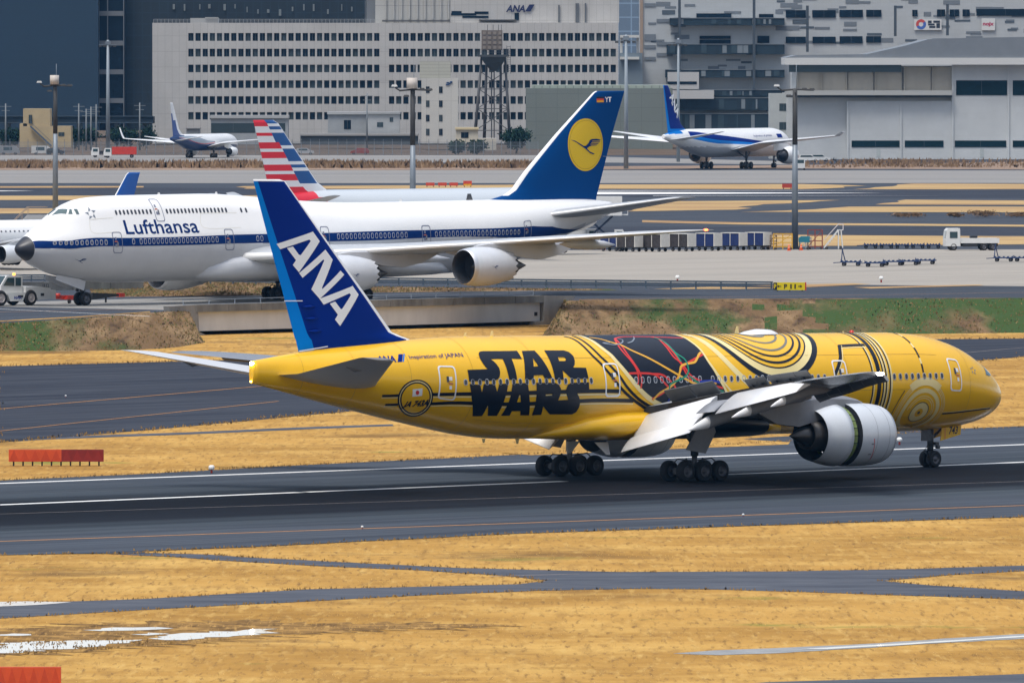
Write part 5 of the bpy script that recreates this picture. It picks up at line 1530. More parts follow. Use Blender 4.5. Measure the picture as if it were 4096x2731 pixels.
for side in (1, -1):
    surf(_b, [(.8, 62.6, 10.0, 7.35, 1, -.1, .1), (2.0, 64.2, 8.9, 7.5, 1, -.05, .1), (10.4, 71.6, 3.4, 8.95, 1, 0, .09), (11.05, 72.6, 2.5, 9.05, 1, 0, .06)], side, [WING_GREY, BARE, WHT], 'tailplane', jumbo, le_m=2)
    st = [(2.5, 24.0, 18.5, 4.3, 1, .5, .11), (4.5, 25.9, 16.8, 4.35, 1, .45, .105), (11.7, 31.8, 12.2, 4.85, 1, .3, .09), (20.8, 39.2, 8.0, 5.55, 1, .15, .085), (30.5, 47.1, 4.6, 6.3, 1, 0, .095), (33.0, 50.4, 3.1, 6.5, 1, 0, .085), (34.2, 53.4, 1.5, 6.62, 1, 0, .07)]
    wg = surf(_b, st, side, [WING_GREY, WHT], 'wing', jumbo, le_m=1)  # white edge stands in for the highlight along the leading edge
    mb = MB(); mb.tube([T(_b, 53.6, side * 34.2, 6.65), T(_b, 53.9, side * 34.25, 6.65)], .1, 8)
    for l, s0, s1, z0 in ((7.5, 37, 46.5, 4.0), (14.5, 39.5, 47.5, 4.6), (24.5, 44.5, 51.5, 5.4)):
        R = []
        for t, k in ((0, .1), (.2, .8), (.5, 1), (.8, .7), (1, .08)):
            R.append([T(_b, s0 + (s1 - s0) * t, side * (l + .4 * k * cos(2 * pi * j / 12)), z0 - .2 * t + .5 * k * sin(2 * pi * j / 12)) for j in range(12)])
        q = MB(); q.rings(R, 0, True); q.build('flap_track_fairing', [G7], wg)
    mb.build('wingtip_light', [mat('red_nav_lamp', (1, .1, .05), emit=((1, .08, .02), 8.0)) if side < 0 else GREEN_LINER], wg)
    for lc, s0, zc in ((11.7, 27.0, 2.72), (20.8, 35.9, 3.42)):
        lc *= side
        mb = MB()
        lathe(mb, _b, lc, zc, [(s0 + 1.38, 1.32), (s0 + .5, 1.36), (s0 + .15, 1.45), (s0, 1.54)], 2)
        lathe(mb, _b, lc, zc, [(s0, 1.54), (s0 + .1, 1.62), (s0 + .4, 1.70)], 1)
        lathe(mb, _b, lc, zc, [(s0 + .4, 1.70), (s0 + .9, 1.76)], 3)
        lathe(mb, _b, lc, zc, [(s0 + .9, 1.76), (s0 + 1.66, 1.82), (s0 + 2.76, 1.80), (s0 + 4.05, 1.62), (s0 + 5.15, 1.40)], 0)
        n = 32                                       # chevrons of the nozzle
        V = []; Fs = []
        for j in range(n + 1):
            t = 2 * pi * j / n
            for s, r in ((s0 + 5.15, 1.40), (s0 + 5.29 + (.35 if j % 2 else 0), 1.36)):
                V.append(T(_b, s, lc + r * cos(t), zc + r * sin(t)))
        for j in range(n): Fs.append([2 * j, 2 * j + 1, 2 * j + 3, 2 * j + 2])
        mb.add(V, Fs, 0, True)
        # small crane on the cowl, outer side
        sg = -1 if side < 0 else 1
        V, Fs = tess([((s - cr_mid[0]) * .2, (z - cr_mid[1]) * .2) for s, z in CRANE])
        pos = []
        for x, y in V:
            t = (pi if sg < 0 else 0) - sg * (y / 1.82) * -1
            s_ = s0 + 2.39 + x
            pos.append(T(_b, s_, lc + 1.835 * cos(pi - y / 1.82 if sg < 0 else y / 1.82), zc + 1.835 * sin(y / 1.82)))
        mb.add(pos, Fs, 4)
        eng = mb.build('engine', [mat('jumbo_cowl', (.56, .58, .61), rough=.35, var=.05, scale=.8), BARE, DARK_METAL, NACELLE, N7], jumbo)
        q = MB(); lathe(q, _b, lc, zc, [(s0 + 1.38, 1.33), (s0 + 1.38, .4), (s0 + 0.92, .02)], 0); q.build('fan', [DARK_METAL], eng)
        q = MB(); lathe(q, _b, lc, zc, [(s0 + 4.60, 1.42), (s0 + 5.06, .95), (s0 + 6.35, .72), (s0 + 6.35, .6)], 0); lathe(q, _b, lc, zc, [(s0 + 6.16, .58), (s0 + 6.81, .42), (s0 + 7.82, .03)], 0)
        q.build('exhaust_cone', [mat('hot_metal', (.10, .095, .09), rough=.4, metal=.7)], eng)
        q = MB(); R = []
        zt = interp([(l, z) for l, s, c, z, *_ in st], abs(lc))
        for s, w, a, b_ in ((s0 + 1.29, .06, zc + 1.86, zc + 1.7), (s0 + 2.76, .28, zc + 2.15, zc + 1.5), (s0 + 4.60, .34, zt + .1, zc + 1.2), (s0 + 6.90, .34, zt + .15, zc + .75), (s0 + 9.50, .3, zt, zc + .5), (s0 + 12.00, .15, zt - .05, zc + .9), (s0 + 14.20, .05, zt - .1, zt - .45)):
            R.append([T(_b, s, lc + w * x, b_ + (a - b_) * y) for x, y in ((-1, 0), (1, 0), (1, .8), (.5, 1), (-.5, 1), (-1, .8))])
        q.rings(R, 0, False); q.build('pylon', [G7], eng)
    bogie(_b, 36.6, side * 5.5, 0.0, [TYRE, HUB, STRUT], jumbo, axles=2, pitch=1.47, half=.6, r=.62, zt=4.2)
    bogie(_b, 39.6, side * 1.92, 0.0, [TYRE, HUB, STRUT], jumbo, axles=2, pitch=1.47, half=.6, r=.62, zt=3.0)
ng7 = nose_leg(_b, 7.9, .18, [TYRE, HUB, STRUT], jumbo, half=.42, r=.62, w=.45, zt=2.8)
for side in (1, -1):
    mb = MB()
    q = [(4.2, 3.05), (4.05, 2.6), (7.4, 1.55), (7.6, 2.4), (6.8, 2.65)]
    mb.rings([[T(_b, s, side * (.75 + d), z) for s, z in q] for d in (0, .06)], 0, False)
    mb.build('nose_gear_door', [G7], ng7)
for s, h, c in ((55.5, .65, .9), (47.0, .3, .4), (24.0, .25, .4), (17.0, .22, .4)):
    mb = MB(); z0 = interp(_b.top, s) - .05
    mb.rings([[T(_b, s + x * c, y * c, z0) for x, y in airfoil(6, .1)], [T(_b, s + .2 * c + x * c * .5, y * c * .5, z0 + h) for x, y in airfoil(6, .1)]], 0, False)
    mb.build('antenna', [W7 if s < 50 else STRUT], jumbo)

# ------------------------------------------------------------------ simpler airliners farther off
def scaled_body(L, r, zc, sM, nose=.14, tail=.36, up=.9):
    return Body(top=[(0, zc - .25 * r), (.004 * L, zc + .05 * r), (.015 * L, zc + .25 * r), (.035 * L, zc + .48 * r), (.06 * L, zc + .72 * r), (.09 * L, zc + .9 * r), (nose * L, zc + r), (.78 * L, zc + r), (.9 * L, zc + .9 * r), (L, zc + .62 * r)],
                bot=[(0, zc - .25 * r), (.004 * L, zc - .5 * r), (.015 * L, zc - .68 * r), (.035 * L, zc - .82 * r), (.06 * L, zc - .92 * r), (nose * L, zc - r), ((1 - tail) * L, zc - r), ((1 - tail * .75) * L, zc - .82 * r), ((1 - tail * .4) * L, zc - .28 * r), (L, zc + .34 * r)],
                hw=[(0, .02), (.004 * L, .26 * r), (.015 * L, .48 * r), (.035 * L, .7 * r), (.06 * L, .86 * r), (.09 * L, .95 * r), (nose * L, r), ((1 - tail) * L, r), ((1 - tail * .6) * L, .82 * r), ((1 - tail * .25) * L, .4 * r), (L, .12 * r)], sM=sM)


def simple_airliner(label, body, loc, rz, k, fin, finmats, finslot, span, eng, mats, fusmats, extra=(), winglet=0.0, tip=0.4, gear=((.5, 0),), lowpaint=None, group=None, axles=2):
    """k = metres per 737-sized unit; stations scale with the body's length"""
    root = empty('airliner', loc, rz, 0, label, 'airliner', group)
    b = body
    f = fuselage(b, 'fuselage', fusmats, root, extra=extra, n=40)
    if lowpaint:
        for p in f.data.polygons:
            if p.material_index == 0:
                mm = lowpaint(b.sM - p.center.x, p.center.z, p.center.y)
                if mm: p.material_index = mm
    L = b.L; zc = b.mid(L * .4); r = interp(b.hw, L * .4)
    fp = fin_part(b, fin, finmats, 'fin', root, finslot, n=16)
    h = span / 2
    for side in (1, -1):
        zl = zc - .55 * r
        st = [(r * .6, .33 * L, .215 * L, zl, 1, .1), (h * .3, .415 * L, .135 * L, zl + .06 * h * .9, 1, .05), (h * .95, .60 * L, .045 * L, zl + .105 * h, 1, 0), (h, .618 * L, .03 * L, zl + .112 * h + (.02 * h if not winglet else 0), 1, 0)]
        if winglet:
            st += [(h + .12 * winglet, .627 * L, .028 * L, zl + .112 * h + .3 * winglet, 1, 0), (h + .3 * winglet, .645 * L, .014 * L, zl + .112 * h + winglet, 1, 0)]
        wg = surf(b, st, side, [mats['wing'], mats['wing']], 'wing', root)
        zt = zc + .25 * r
        surf(b, [(r * .2, .855 * L, .105 * L, zt, 1, 0, .1), (.2 * span, .94 * L, .035 * L, zt + .028 * span, 1, 0, .09)], side, [mats['wing']], 'tailplane', root)
        for lf, sf, zz, re, le in eng:
            mb = MB(); lc = side * lf; s0 = sf
            lathe(mb, b, lc, zz, [(s0 + .25 * le, .80 * re), (s0 + .05 * le, .82 * re), (s0, .9 * re)], 1, 24)
            lathe(mb, b, lc, zz, [(s0, .9 * re), (s0 + .06 * le, re), (s0 + .3 * le, 1.06 * re), (s0 + .6 * le, re), (s0 + .85 * le, .8 * re)], 0, 24)
            lathe(mb, b, lc, zz, [(s0 + .85 * le, .8 * re), (s0 + .8 * le, .55 * re), (s0 + le, .36 * re), (s0 + 1.12 * le, .02)], 1, 24)
            e = mb.build('engine', [mats['nac'], DARK_METAL], root)
            q = MB(); lathe(q, b, lc, zz, [(s0 + .25 * le, .8 * re), (s0 + .2 * le, .02)], 0, 24); q.build('fan', [DARK_METAL], e)
            q = MB(); R = []
            for s, w, a, c in ((s0 + .15 * le, .03, zz + 1.02 * re, zz + .95 * re), (s0 + .5 * le, .1 * re, zz + 1.35 * re, zz + .9 * re), (s0 + 1.0 * le, .12 * re, zl + .05 * h, zz + .6 * re), (s0 + 1.6 * le, .04, zl + .06 * h, zl)):
                R.append([T(b, s, lc + w * x, c + (a - c) * y) for x, y in ((-1, 0), (1, 0), (1, 1), (-1, 1))])
            q.rings(R, 0, False); q.build('pylon', [mats['wing']], e)
        bogie(b, b.sM, side * r * 1.55, 0, [TYRE, HUB, STRUT], root, axles=axles, pitch=1.3 * r / 2, half=.2 * r, r=.2 * r + .15, w=.14 * r + .05, zt=zc - .6 * r)
    nose_leg(b, .1 * L, 0, [TYRE, HUB, STRUT], root, half=.09 * r, r=.17 * r, w=.14 * r, zt=zc - .8 * r)
    return root, fp


# the red, white and blue striped tail beyond the jumbo
BA = scaled_body(52, 2.66, 4.9, 26)
FINA = [(6.5, 39.0, 49.9), (7.55, 41.6, 50.2), (8.4, 43.0, 50.45), (12.0, 46.2, 51.5), (15.0, 48.8, 52.45), (15.4, 49.6, 52.6)]
SILV = mat('silver_paint', (.50, .54, .57), rough=.3, coat=.2)
RED_A = mat('stripe_red', (.60, .012, .03), rough=.35)
BLU_A = mat('stripe_blue', (.005, .07, .24), rough=.35)
def slot_a(z, x):
    if x < .06: return 0
    k = (15.2 - z) / 7.4 * 6
    j = k - math.floor(k)
    div = interp([(8, .36), (15.2, .50)], z)
    if x > div + .0: return 1 if j < .5 else (0 if z > 8 else 0)
    return 2 if (k * 1.0 * 2 % 1) < .74 and z > 8.2 else 0
pa_ = at(595, 430, 1165)
american, fa = simple_airliner('silver airliner with red, white and blue striped tail parked behind the white jumbo', BA, (0, 0, ZP), radians(43), 1, FINA, [mat('stripe_white', (.66, .68, .70), rough=.35), RED_A, BLU_A], slot_a, 52, [(8.5, 17, 2.2, 1.6, 5)], {'wing': WING_GREY, 'nac': NACELLE}, [SILV, RED_A], lowpaint=lambda s, z, y: 1 if s > 41 + (z - 5) * 1.4 else 0, group=None)
# the fin's foot stands where the photograph shows it
c_ = at(581, 276, 1170); hh = radians(43)
sx = 52.6 - BA.sM
american.location = (c_[0] + sx * cos(hh), c_[1] + sx * sin(hh), c_[2] - 15.4)

# the plane with the plain blue tail, left of it
BL = scaled_body(33, 1.72, 3.15, 17)
FINL = [(4.5, 26.0, 31.2), (5.1, 27.2, 31.4), (5.8, 28.3, 31.6), (9.6, 31.0, 32.9), (9.8, 31.3, 33.0)]
BLUE_L = mat('plain_blue_tail', (.003, .085, .36), rough=.35)
NAVY_L = mat('navy_line', (.004, .03, .14), rough=.35)
exl = []
for z0, z1, mm in ((2.35, 2.65, 1), (1.95, 2.3, 2)):
    for lf in (0, 1):
        a0, a1 = math.asin((z0 - 3.15) / 1.72), math.asin((z1 - 3.15) / 1.72)
        pl = [(3, a0), (25, a0), (25, a1), (3, a1)]
        exl.append(patch(BL, [(s, pi - a if lf else a) for s, a in pl], [], mm, .012))
leftp, fl = simple_airliner('small white airliner with plain blue tail, half hidden behind the jumbo nose', BL, (0, 0, ZP), radians(223), 1, FINL, [BLUE_L, W7], lambda z, x: 1 if x < .05 else 0, 30, [(4.6, 9.5, 1.35, .95, 3.2)], {'wing': WING_GREY, 'nac': NACELLE}, [W7, BLUE_L, NAVY_L], extra=exl)
c_ = at(322, 396, 1130); hh = radians(223); sx = 33.0 - BL.sM
leftp.location = (c_[0] + sx * cos(hh), c_[1] + sx * sin(hh), c_[2] - 9.8)
for s in [4 + .62 * k for k in range(34)]:
    win_part(BL, s, pi - math.asin(.55 / 1.72), leftp, RIM, PANE, .26, .36)

# far off at the edge of the field: a twin with a blue tail and swoosh
BD = scaled_body(56.7, 2.9, 5.3, 27.8)
FIND = [(7.5, 45.5, 54.6), (8.3, 47.2, 54.8), (9.2, 48.8, 55.0), (16.6, 54.2, 56.6), (17.0, 54.8, 56.75)]
GREY_D = mat('belly_grey', (.50, .51, .53), rough=.4)
exd = []
for lf in (0, 1):
    tt_ = np.linspace(0, 1, 10)
    top = [(12 + 36 * t, -.05 + .95 * t) for t in tt_]
    up = [(12 + 36 * t, -.14 + .50 * t) for t in tt_]
    low = [(12 + 36 * t, -.20 + .22 * t) for t in tt_]
    for q0, q1, mm in ((top, up, 1), (up, low, 2)):
        pl = q0 + q1[::-1]
        exd.append(patch(BD, [(s, pi - a if lf else a) for s, a in pl], [], mm, .02))
    exd.append(patch(BD, [(s, pi - a if lf else a) for s, a in ((7.2, .32), (9.6, .32), (9.6, .62), (7.2, .62))], [], 1, .02))
exd.append(skin_text(BD, 'Inspiration of JAPAN', (20.5, .42), (12.0, .42), .56, 1, .02))
fard, fd = simple_airliner('white airliner with sweeping blue stripe and dark blue tail taxiing before the white hangar', BD, (56.2 - 27.8 * cos(radians(62.8)), 2155 - 27.8 * sin(radians(62.8)), ZP), radians(62.8), 1, FIND, [NAVY, SKYB], lambda z, x: 1 if x > .86 or z < 8.0 else 0, 60, [(9.9, 17.5, 2.75, 1.75, 5.5)], {'wing': WHT, 'nac': WHT}, [WHT, NAVY, SKYB, GREY_D], extra=exd, lowpaint=lambda s, z, y: 3 if z < 4.6 and s < 50 else (2 if s > 50 and z > 7.2 else 0), tip=1)
mb = MB()
V, Fs = text_fit('ANA', 5.4, 2.0, bold=.03)
ca, sa = cos(radians(-52)), sin(radians(-52))
mb.add([T(BD, 54.3 - (x * ca - y * sa), fin_half(FIND, 54.3 - (x * ca - y * sa), 14.6 + x * sa + y * ca) + .08, 14.6 + x * sa + y * ca) for x, y in V], Fs, 0)
mb.build('tail_lettering', [mat('logo_white', (.74, .74, .73), rough=.35)], fd)

# and a smaller one with a dark blue belly
BS = scaled_body(39.5, 1.9, 3.5, 20.5)
FINS = [(4.9, 31.2, 38.0), (5.6, 32.8, 38.1), (6.6, 34.4, 38.3), (12.2, 38.0, 39.6), (12.5, 38.3, 39.7)]
DKB = mat('dark_blue_belly', (.006, .035, .13), rough=.35)
SIL = mat('wave_silver', (.30, .35, .40), rough=.35)
exs = []
for lf in (0, 1):
    q0 = [(s, a) for s, a in ((36, .5), (32, .15), (27, -.1), (22, -.15), (17, .0))]; q1 = [(17, .12), (22, .25), (27, .75), (31, .85), (36, .75)]
    exs.append(patch(BS, [(s, pi - a if lf else a) for s, a in spline(q0, 3) + spline(q1, 3)], [], 2, .02))
    exs.append(ribbon(BS, [(s, pi - a if lf else a) for s, a in q0], .22, 3, .03))
fars, fs_ = simple_airliner('small airliner with dark blue belly and upturned wingtips, far left beside the fence', BS, (-63.0 - 20.5 * cos(radians(70.3)), 2384 - 20.5 * sin(radians(70.3)), ZP), radians(70.3), 1, FINS, [WHT, mat('tail_deep_blue', (.01, .06, .25), rough=.35)], lambda z, x: 1 if (z < 8.3 and x > .38) or (x > .8 and z < 10) else 0, 34, [(4.8, 12.5, 1.4, 1.0, 3.8)], {'wing': WHT, 'nac': WHT}, [WHT, DKB, SIL, RED_A], extra=exs, winglet=2.4, lowpaint=lambda s, z, y: 1 if z < 3.5 - .035 * (s - 30) * (s < 30) * -1 * .6 + max(0, s - 26) * .22 else 0)
# ------------------------------------------------------------------ buildings along the far edge of the field
def place(px, py, D):
    return at(px, py, D)


def bld(name, label, cat, x0, x1, D, group=None):
    """an Empty on the ground under a building whose front stands at distance D; returns it and a print-to-local function"""
    c = at((x0 + x1) / 2, 300, D)
    root = empty(name, (c[0], D, ZP), 0, 0, label, cat, group)
    def loc(px, py, dy=0.0):
        p = at(px, py, D)
        return p[0] - c[0], dy, p[2] - ZP
    return root, loc


def pbox(mb, loc, x0, x1, y0, y1, d0, d1, m=0):
    """box whose front outline is x0..x1, y0..y1 of the print, from depth d0 to d1 behind the front (negative = proud)"""
    a = loc(x0, y0); b = loc(x1, y1)
    return mb.box(min(a[0], b[0]), max(a[0], b[0]), d0, d1, max(0, min(a[2], b[2])) if y1 < 900 else 0, max(a[2], b[2]), m)


def seam_mat(name, col, bw, bh, line=.75, rough=.7, var=.06, mortar=.03):
    """wall with panel seams"""
    m = mat(name, col, rough=rough, var=var, scale=.08)
    nt = m.node_tree; b = nt.nodes['Principled BSDF']
    src = b.inputs['Base Color'].links[0].from_socket
    tc = nt.nodes.new('ShaderNodeTexCoord'); sp = nt.nodes.new('ShaderNodeSeparateXYZ'); nt.links.new(tc.outputs['Object'], sp.inputs[0])
    cb = nt.nodes.new('ShaderNodeCombineXYZ'); nt.links.new(sp.outputs[0], cb.inputs[0]); nt.links.new(sp.outputs[2], cb.inputs[1])
    br_ = nt.nodes.new('ShaderNodeTexBrick'); nt.links.new(cb.outputs[0], br_.inputs['Vector'])
    br_.offset = 0; br_.inputs['Scale'].default_value = 1; br_.inputs['Brick Width'].default_value = bw; br_.inputs['Row Height'].default_value = bh
    br_.inputs['Mortar Size'].default_value = mortar * min(bw, bh); br_.inputs['Mortar Smooth'].default_value = .3
    br_.inputs['Color1'].default_value = (1, 1, 1, 1); br_.inputs['Color2'].default_value = (.96, .96, .96, 1); br_.inputs['Mortar'].default_value = (line, line, line, 1)
    mx = nt.nodes.new('ShaderNodeMix'); mx.data_type = 'RGBA'; mx.blend_type = 'MULTIPLY'; mx.inputs[0].default_value = 1
    nt.links.new(src, mx.inputs[6]); nt.links.new(br_.outputs['Color'], mx.inputs[7]); nt.links.new(mx.outputs[2], b.inputs['Base Color'])
    return m


PANE_B = mat('office_glass', (.004, .014, .026), rough=.5, spec=.15)
PANE_C = mat('office_glass_blind', (.040, .058, .066), rough=.5, spec=.15)
OFF_W = seam_mat('office_white', (.44, .43, .41), 1.84, 4.02, .74, .7, .12)
OFF_W2 = seam_mat('office_ribbed', (.42, .415, .39), 3.2, 12, .7)
ROOFG = mat('roof_grey', (.22, .23, .24), rough=.8, var=.2, scale=.1)

def window_parts(root, loc, cells, d=.35, mats=(PANE_B, PANE_C), name='window', cap=100):
    """cells = (x0, x1, y0, y1) in the print; the biggest hundred are parts of their own, any more one lot"""
    lots = cells[:cap]; rest = cells[cap:]
    r = random.Random(len(cells))
    protos = {}
    for (x0, x1, y0, y1) in lots:
        a, b = loc(x0, y1), loc(x1, y0)
        w, h = b[0] - a[0], b[2] - a[2]
        k = (round(w, 2), round(h, 2), 0 if r.random() < .62 else 1)
        if k not in protos:
            mb = MB(); mb.box(-w / 2, w / 2, 0, .06, 0, h, 0); mb.box(-.03, .03, -.03, 0, 0, h, 1)
            o = mb.build(name, [mats[k[2]], mat('window_bar', (.10, .11, .12), rough=.5)], root); protos[k] = o
        else:
            o = protos[k].copy(); COL.objects.link(o); o.parent = root
        o.location = ((a[0] + b[0]) / 2, d, a[2])
    if rest:
        mb = MB()
        for (x0, x1, y0, y1) in rest:
            a, b = loc(x0, y1), loc(x1, y0)
            mb.box(a[0], b[0], d, d + .06, a[2], b[2], 0 if r.random() < .62 else 1)
        o = mb.build(name, list(mats), root); o['kind'] = 'stuff'


# dark blue hangar block and its neighbours on the left
A_, la = bld('hangar', 'huge plain dark blue hangar wall filling the far left', 'hangar', -60, 226, 2950)
DKBL = seam_mat('hangar_blue', (.008, .030, .058), 9, 2.2, .86, .6, .05)
mb = MB(); pbox(mb, la, -60, 226, -60, 300, 0, 60); mb.build('wall', DKBL, A_)
B_, lb = bld('glass_tower', 'narrow dark glass tower with pale floor bands beside the blue hangar', 'building', 226, 286, 2955)
DGL = mat('tower_glass', (.003, .010, .020), rough=.5, spec=.15)
mb = MB(); pbox(mb, lb, 226, 286, -60, 300, .6, 40); mb.build('wall', DGL, B_)
mb = MB()
for y in (26, 94, 160, 226): pbox(mb, lb, 227, 284, y, y + 11, 0, .6)
for x in (226, 246, 283): pbox(mb, lb, x, x + 2.4, -60, 300, -.15, .59)
mb.build('floor_band', mat('band_grey', (.13, .14, .15), rough=.6), B_)
C_, lc_ = bld('dark_building', 'broad dark teal glass building rising behind the white office block', 'building', 286, 838, 2960)
mb = MB(); pbox(mb, lc_, 286, 838, -60, 300, 0, 50); mb.build('wall', seam_mat('teal_glass', (.005, .014, .022), 2.4, 3.2, 1.5, .6, .25, .08), C_)
mb = MB()
r_ = random.Random(4)
for k in range(16):
    x = 400 + k * 27 + r_.uniform(-6, 6); y = r_.choice((18, 24, 30))
    pbox(mb, lc_, x, x + r_.uniform(2, 6), y - 8, y + r_.uniform(0, 8), -.5, -.01); mb.build('facade_vent', mat('vent_grey', (.16, .18, .18), rough=.7), C_); mb = MB()

# the long white office block
O_, lo = bld('office_block', 'long white office block with six rows of dark windows', 'building', 350, 1420, 2720)
rows = [(76.5, 94.5), (112.5, 130.5), (149, 166.5), (185, 202.5), (221.5, 239), (258, 275)]
cols = [432.5 + 16.42 * k for k in range(27)] + [893.5 + 16.42 * k for k in range(32)]
mb = MB()
pbox(mb, lo, 350, 430.5, 53, 330, 0, 40); pbox(mb, lo, 430.5, 1420, 53, 330, .5, 40)
ycur = 53
for y0, y1 in rows:
    pbox(mb, lo, 430.5, 1420, ycur, y0, 0, .5); ycur = y1
pbox(mb, lo, 430.5, 1420, ycur, 330, 0, .5)
for y0, y1 in rows:
    for x in cols + [cols[26] + 16.42, cols[-1] + 16.42]:
        pbox(mb, lo, x - 4.4, x, y0, y1, .02, .5)
    pbox(mb, lo, cols[26] + 16.42, 893.5 - 4.4, y0, y1, .02, .5)
    pbox(mb, lo, cols[-1] + 16.42, 1420, y0, y1, .02, .5)
mb.build('wall', OFF_W, O_)
cells = [(x, x + 12.0, y0, y1) for y0, y1 in rows for x in cols]
window_parts(O_, lo, cells, .42)
mb = MB()
for k in range(60):
    x = 352 + k * 8.6; pbox(mb, lo, x, x + .7, 44.5, 53, 1, 1.2)
pbox(mb, lo, 352, 870, 44.5, 45.3, 1, 1.15); pbox(mb, lo, 352, 870, 48.5, 49.2, 1, 1.15)
mb.build('roof_railing', mat('rail_pale', (.30, .31, .31), rough=.6), O_)
mb = MB(); pbox(mb, lo, 436, 500, 42, 53, 4, 14); pbox(mb, lo, 470, 498, 40, 43, 3.5, 15); mb.build('roof_plant', mat('plant_grey', (.30, .30, .29), rough=.8), O_)
# upper storeys
U_, lu = bld('rooftop_block', 'pale upper block with dark window strips and a navy lettered sign over the office', 'building', 862, 1422, 2724)
mb = MB()
pbox(mb, lu, 862, 1034, -60, 52.9, .2, 30, 1); pbox(mb, lu, 1034, 1422, -60, 52.9, .0, 30, 0)
for k in range(9): pbox(mb, lu, 885 + 18 * k, 888 + 18 * k, -60, 45, -.3, .2, 1)
pbox(mb, lu, 842, 862, -60, 52.9, 1, 30, 2)
mb.build('wall', [OFF_W, OFF_W2, mat('dim_grey_wall', (.14, .15, .16), rough=.7)], U_)
mb = MB()
for x0, x1, y0, y1 in ((1036, 1094, 31, 36), (1037, 1060, 26, 31), (1090, 1122, 27, 33), (1062, 1122, 37, 42)):
    pbox(mb, lu, x0, x1, y0, y1, -.12, -.02)
    mb.build('window_strip', PANE_B, U_); mb = MB()
pbox(mb, lu, 1182, 1192, 30, 47, -.2, -.02); mb.build('roof_door', PANE_B, U_)
mb = MB(); pbox(mb, lu, 1100, 1186, 45.5, 47.5, -4, -.05); pbox(mb, lu, 878, 1034, 46.5, 50.5, -3.4, -.35); mb.build('roof_ledge', mat('ledge_dark', (.10, .10, .10), rough=.7), U_)
for x in (1282, 1322, 1343, 1326):
    mb = MB(); pbox(mb, lu, x, x + 3.5, 12 if x < 1300 else 8, 52, -.6, -.1); mb.build('duct', mat('duct_grey', (.10, .11, .12), rough=.6), U_)
mb = MB()
a = lu(1162, 27.5); b = lu(1206, 12.5)
V, Fs = text_fit('ANA', b[0] - a[0], b[2] - a[2], bold=.035, shear=.25)
mb.add([(a[0] + x, -.30, a[2] + y) for x, y in V], Fs, 0)
p = [lu(1206, 27), lu(1218, 27), lu(1228, 11), lu(1216, 11)]
mb.rings([[(q[0], d, q[2]) for q in p] for d in (-.35, -.2)], 0, False)
mb.build('sign_lettering', [mat('sign_navy', (.006, .012, .07), rough=.5)], U_)

# pale slim tower far behind, the logistics block with its patched facade
S_, ls = bld('glass_tower', 'pale blue striped tower far behind, right of the office block', 'building', 1422, 1478, 3300)
mb = MB(); pbox(mb, ls, 1421, 1473, -60, 300, 0, 30); mb.build('wall', seam_mat('pale_blue_glass', (.14, .19, .25), 8, 4.4, 1.7, .35, .1, .05), S_)
N_, ln_ = bld('annexe', 'low grey annexe with white canopies, right of the office block', 'building', 1422, 1476, 2790)
mb = MB(); pbox(mb, ln_, 1423, 1476, 122, 300, 0, 12, 0)
for y in (81, 131):
    pbox(mb, ln_, 1424, 1468, y, y + 6, -1.5, 3, 1)
pbox(mb, ln_, 1424, 1430, 81, 140, 1, 3, 1); pbox(mb, ln_, 1462, 1468, 81, 140, 1, 3, 1)
mb.build('wall', [mat('annexe_grey', (.16, .20, .23), rough=.6), mat('canopy_white', (.55, .55, .52), rough=.6)], N_)
L_, ll = bld('logistics_building', 'big white logistics building with grey patched cladding and dark balconies', 'building', 1474, 2420, 2800)
def r3(x, y): return (2696 + x / 1.6786) / 1.7415, y / 1.6786 / 1.7415
CLG = mat('cladding_grey', (.15, .17, .19), rough=.7)
CLD = mat('cladding_dark', (.07, .09, .11), rough=.7)
mb = MB()
pbox(mb, ll, 1474, 2420, -60, 330, 0, 60, 0)
r_ = random.Random(21)
for k in range(85):
    x = r_.uniform(1482, 2400); y = r_.uniform(-5, 100); w = r_.uniform(16, 40); h = r_.choice((4.5, 5, 5, 10))
    if 1560 < x < 1800: y = r_.uniform(-5, 250)
    d = -.06 - .0007 * k
    pbox(mb, ll, x, min(x + w, 2415), y, y + h, d, -.01, 1 if r_.random() < .7 else 2)
for x0, x1, y0, y1 in ((1480, 1506, 8, 16), (1480, 1506, 79, 94), (1480, 1506, 104, 112), (1480, 1506, 131, 139), (1508, 1560, 44, 52), (1508, 1560, 97, 105), (1508, 1545, 122, 130)):
    pbox(mb, ll, x0, x1, y0, y1, -.2, -.01, 1)
pbox(mb, ll, 1470, 1477, -60, 160, -.5, .3, 3)
mb.build('wall', [seam_mat('logistics_white', (.42, .44, .445), 2.2, 1.2, .9, .7, .05), CLG, CLD, mat('edge_brown', (.30, .22, .16), rough=.7)], L_)
lw = []
for x0, x1, y0, y1 in ((750, 885, 70, 120), (928, 1085, 70, 120), (1110, 1268, 68, 118), (1290, 1392, 68, 115), (1600, 1635, 68, 112), (1765, 1820, 65, 112), (1850, 1915, 65, 112), (1937, 1985, 65, 112), (2030, 2420, 62, 108),
                       (750, 885, 248, 292), (930, 1085, 248, 292), (1112, 1266, 245, 292), (1290, 1390, 245, 288)):
    a = r3(x0, y0); b = r3(x1, y1); lw.append((a[0], b[0], a[1], b[1]))
window_parts(L_, ll, lw, -.30, (PANE_B, PANE_B))
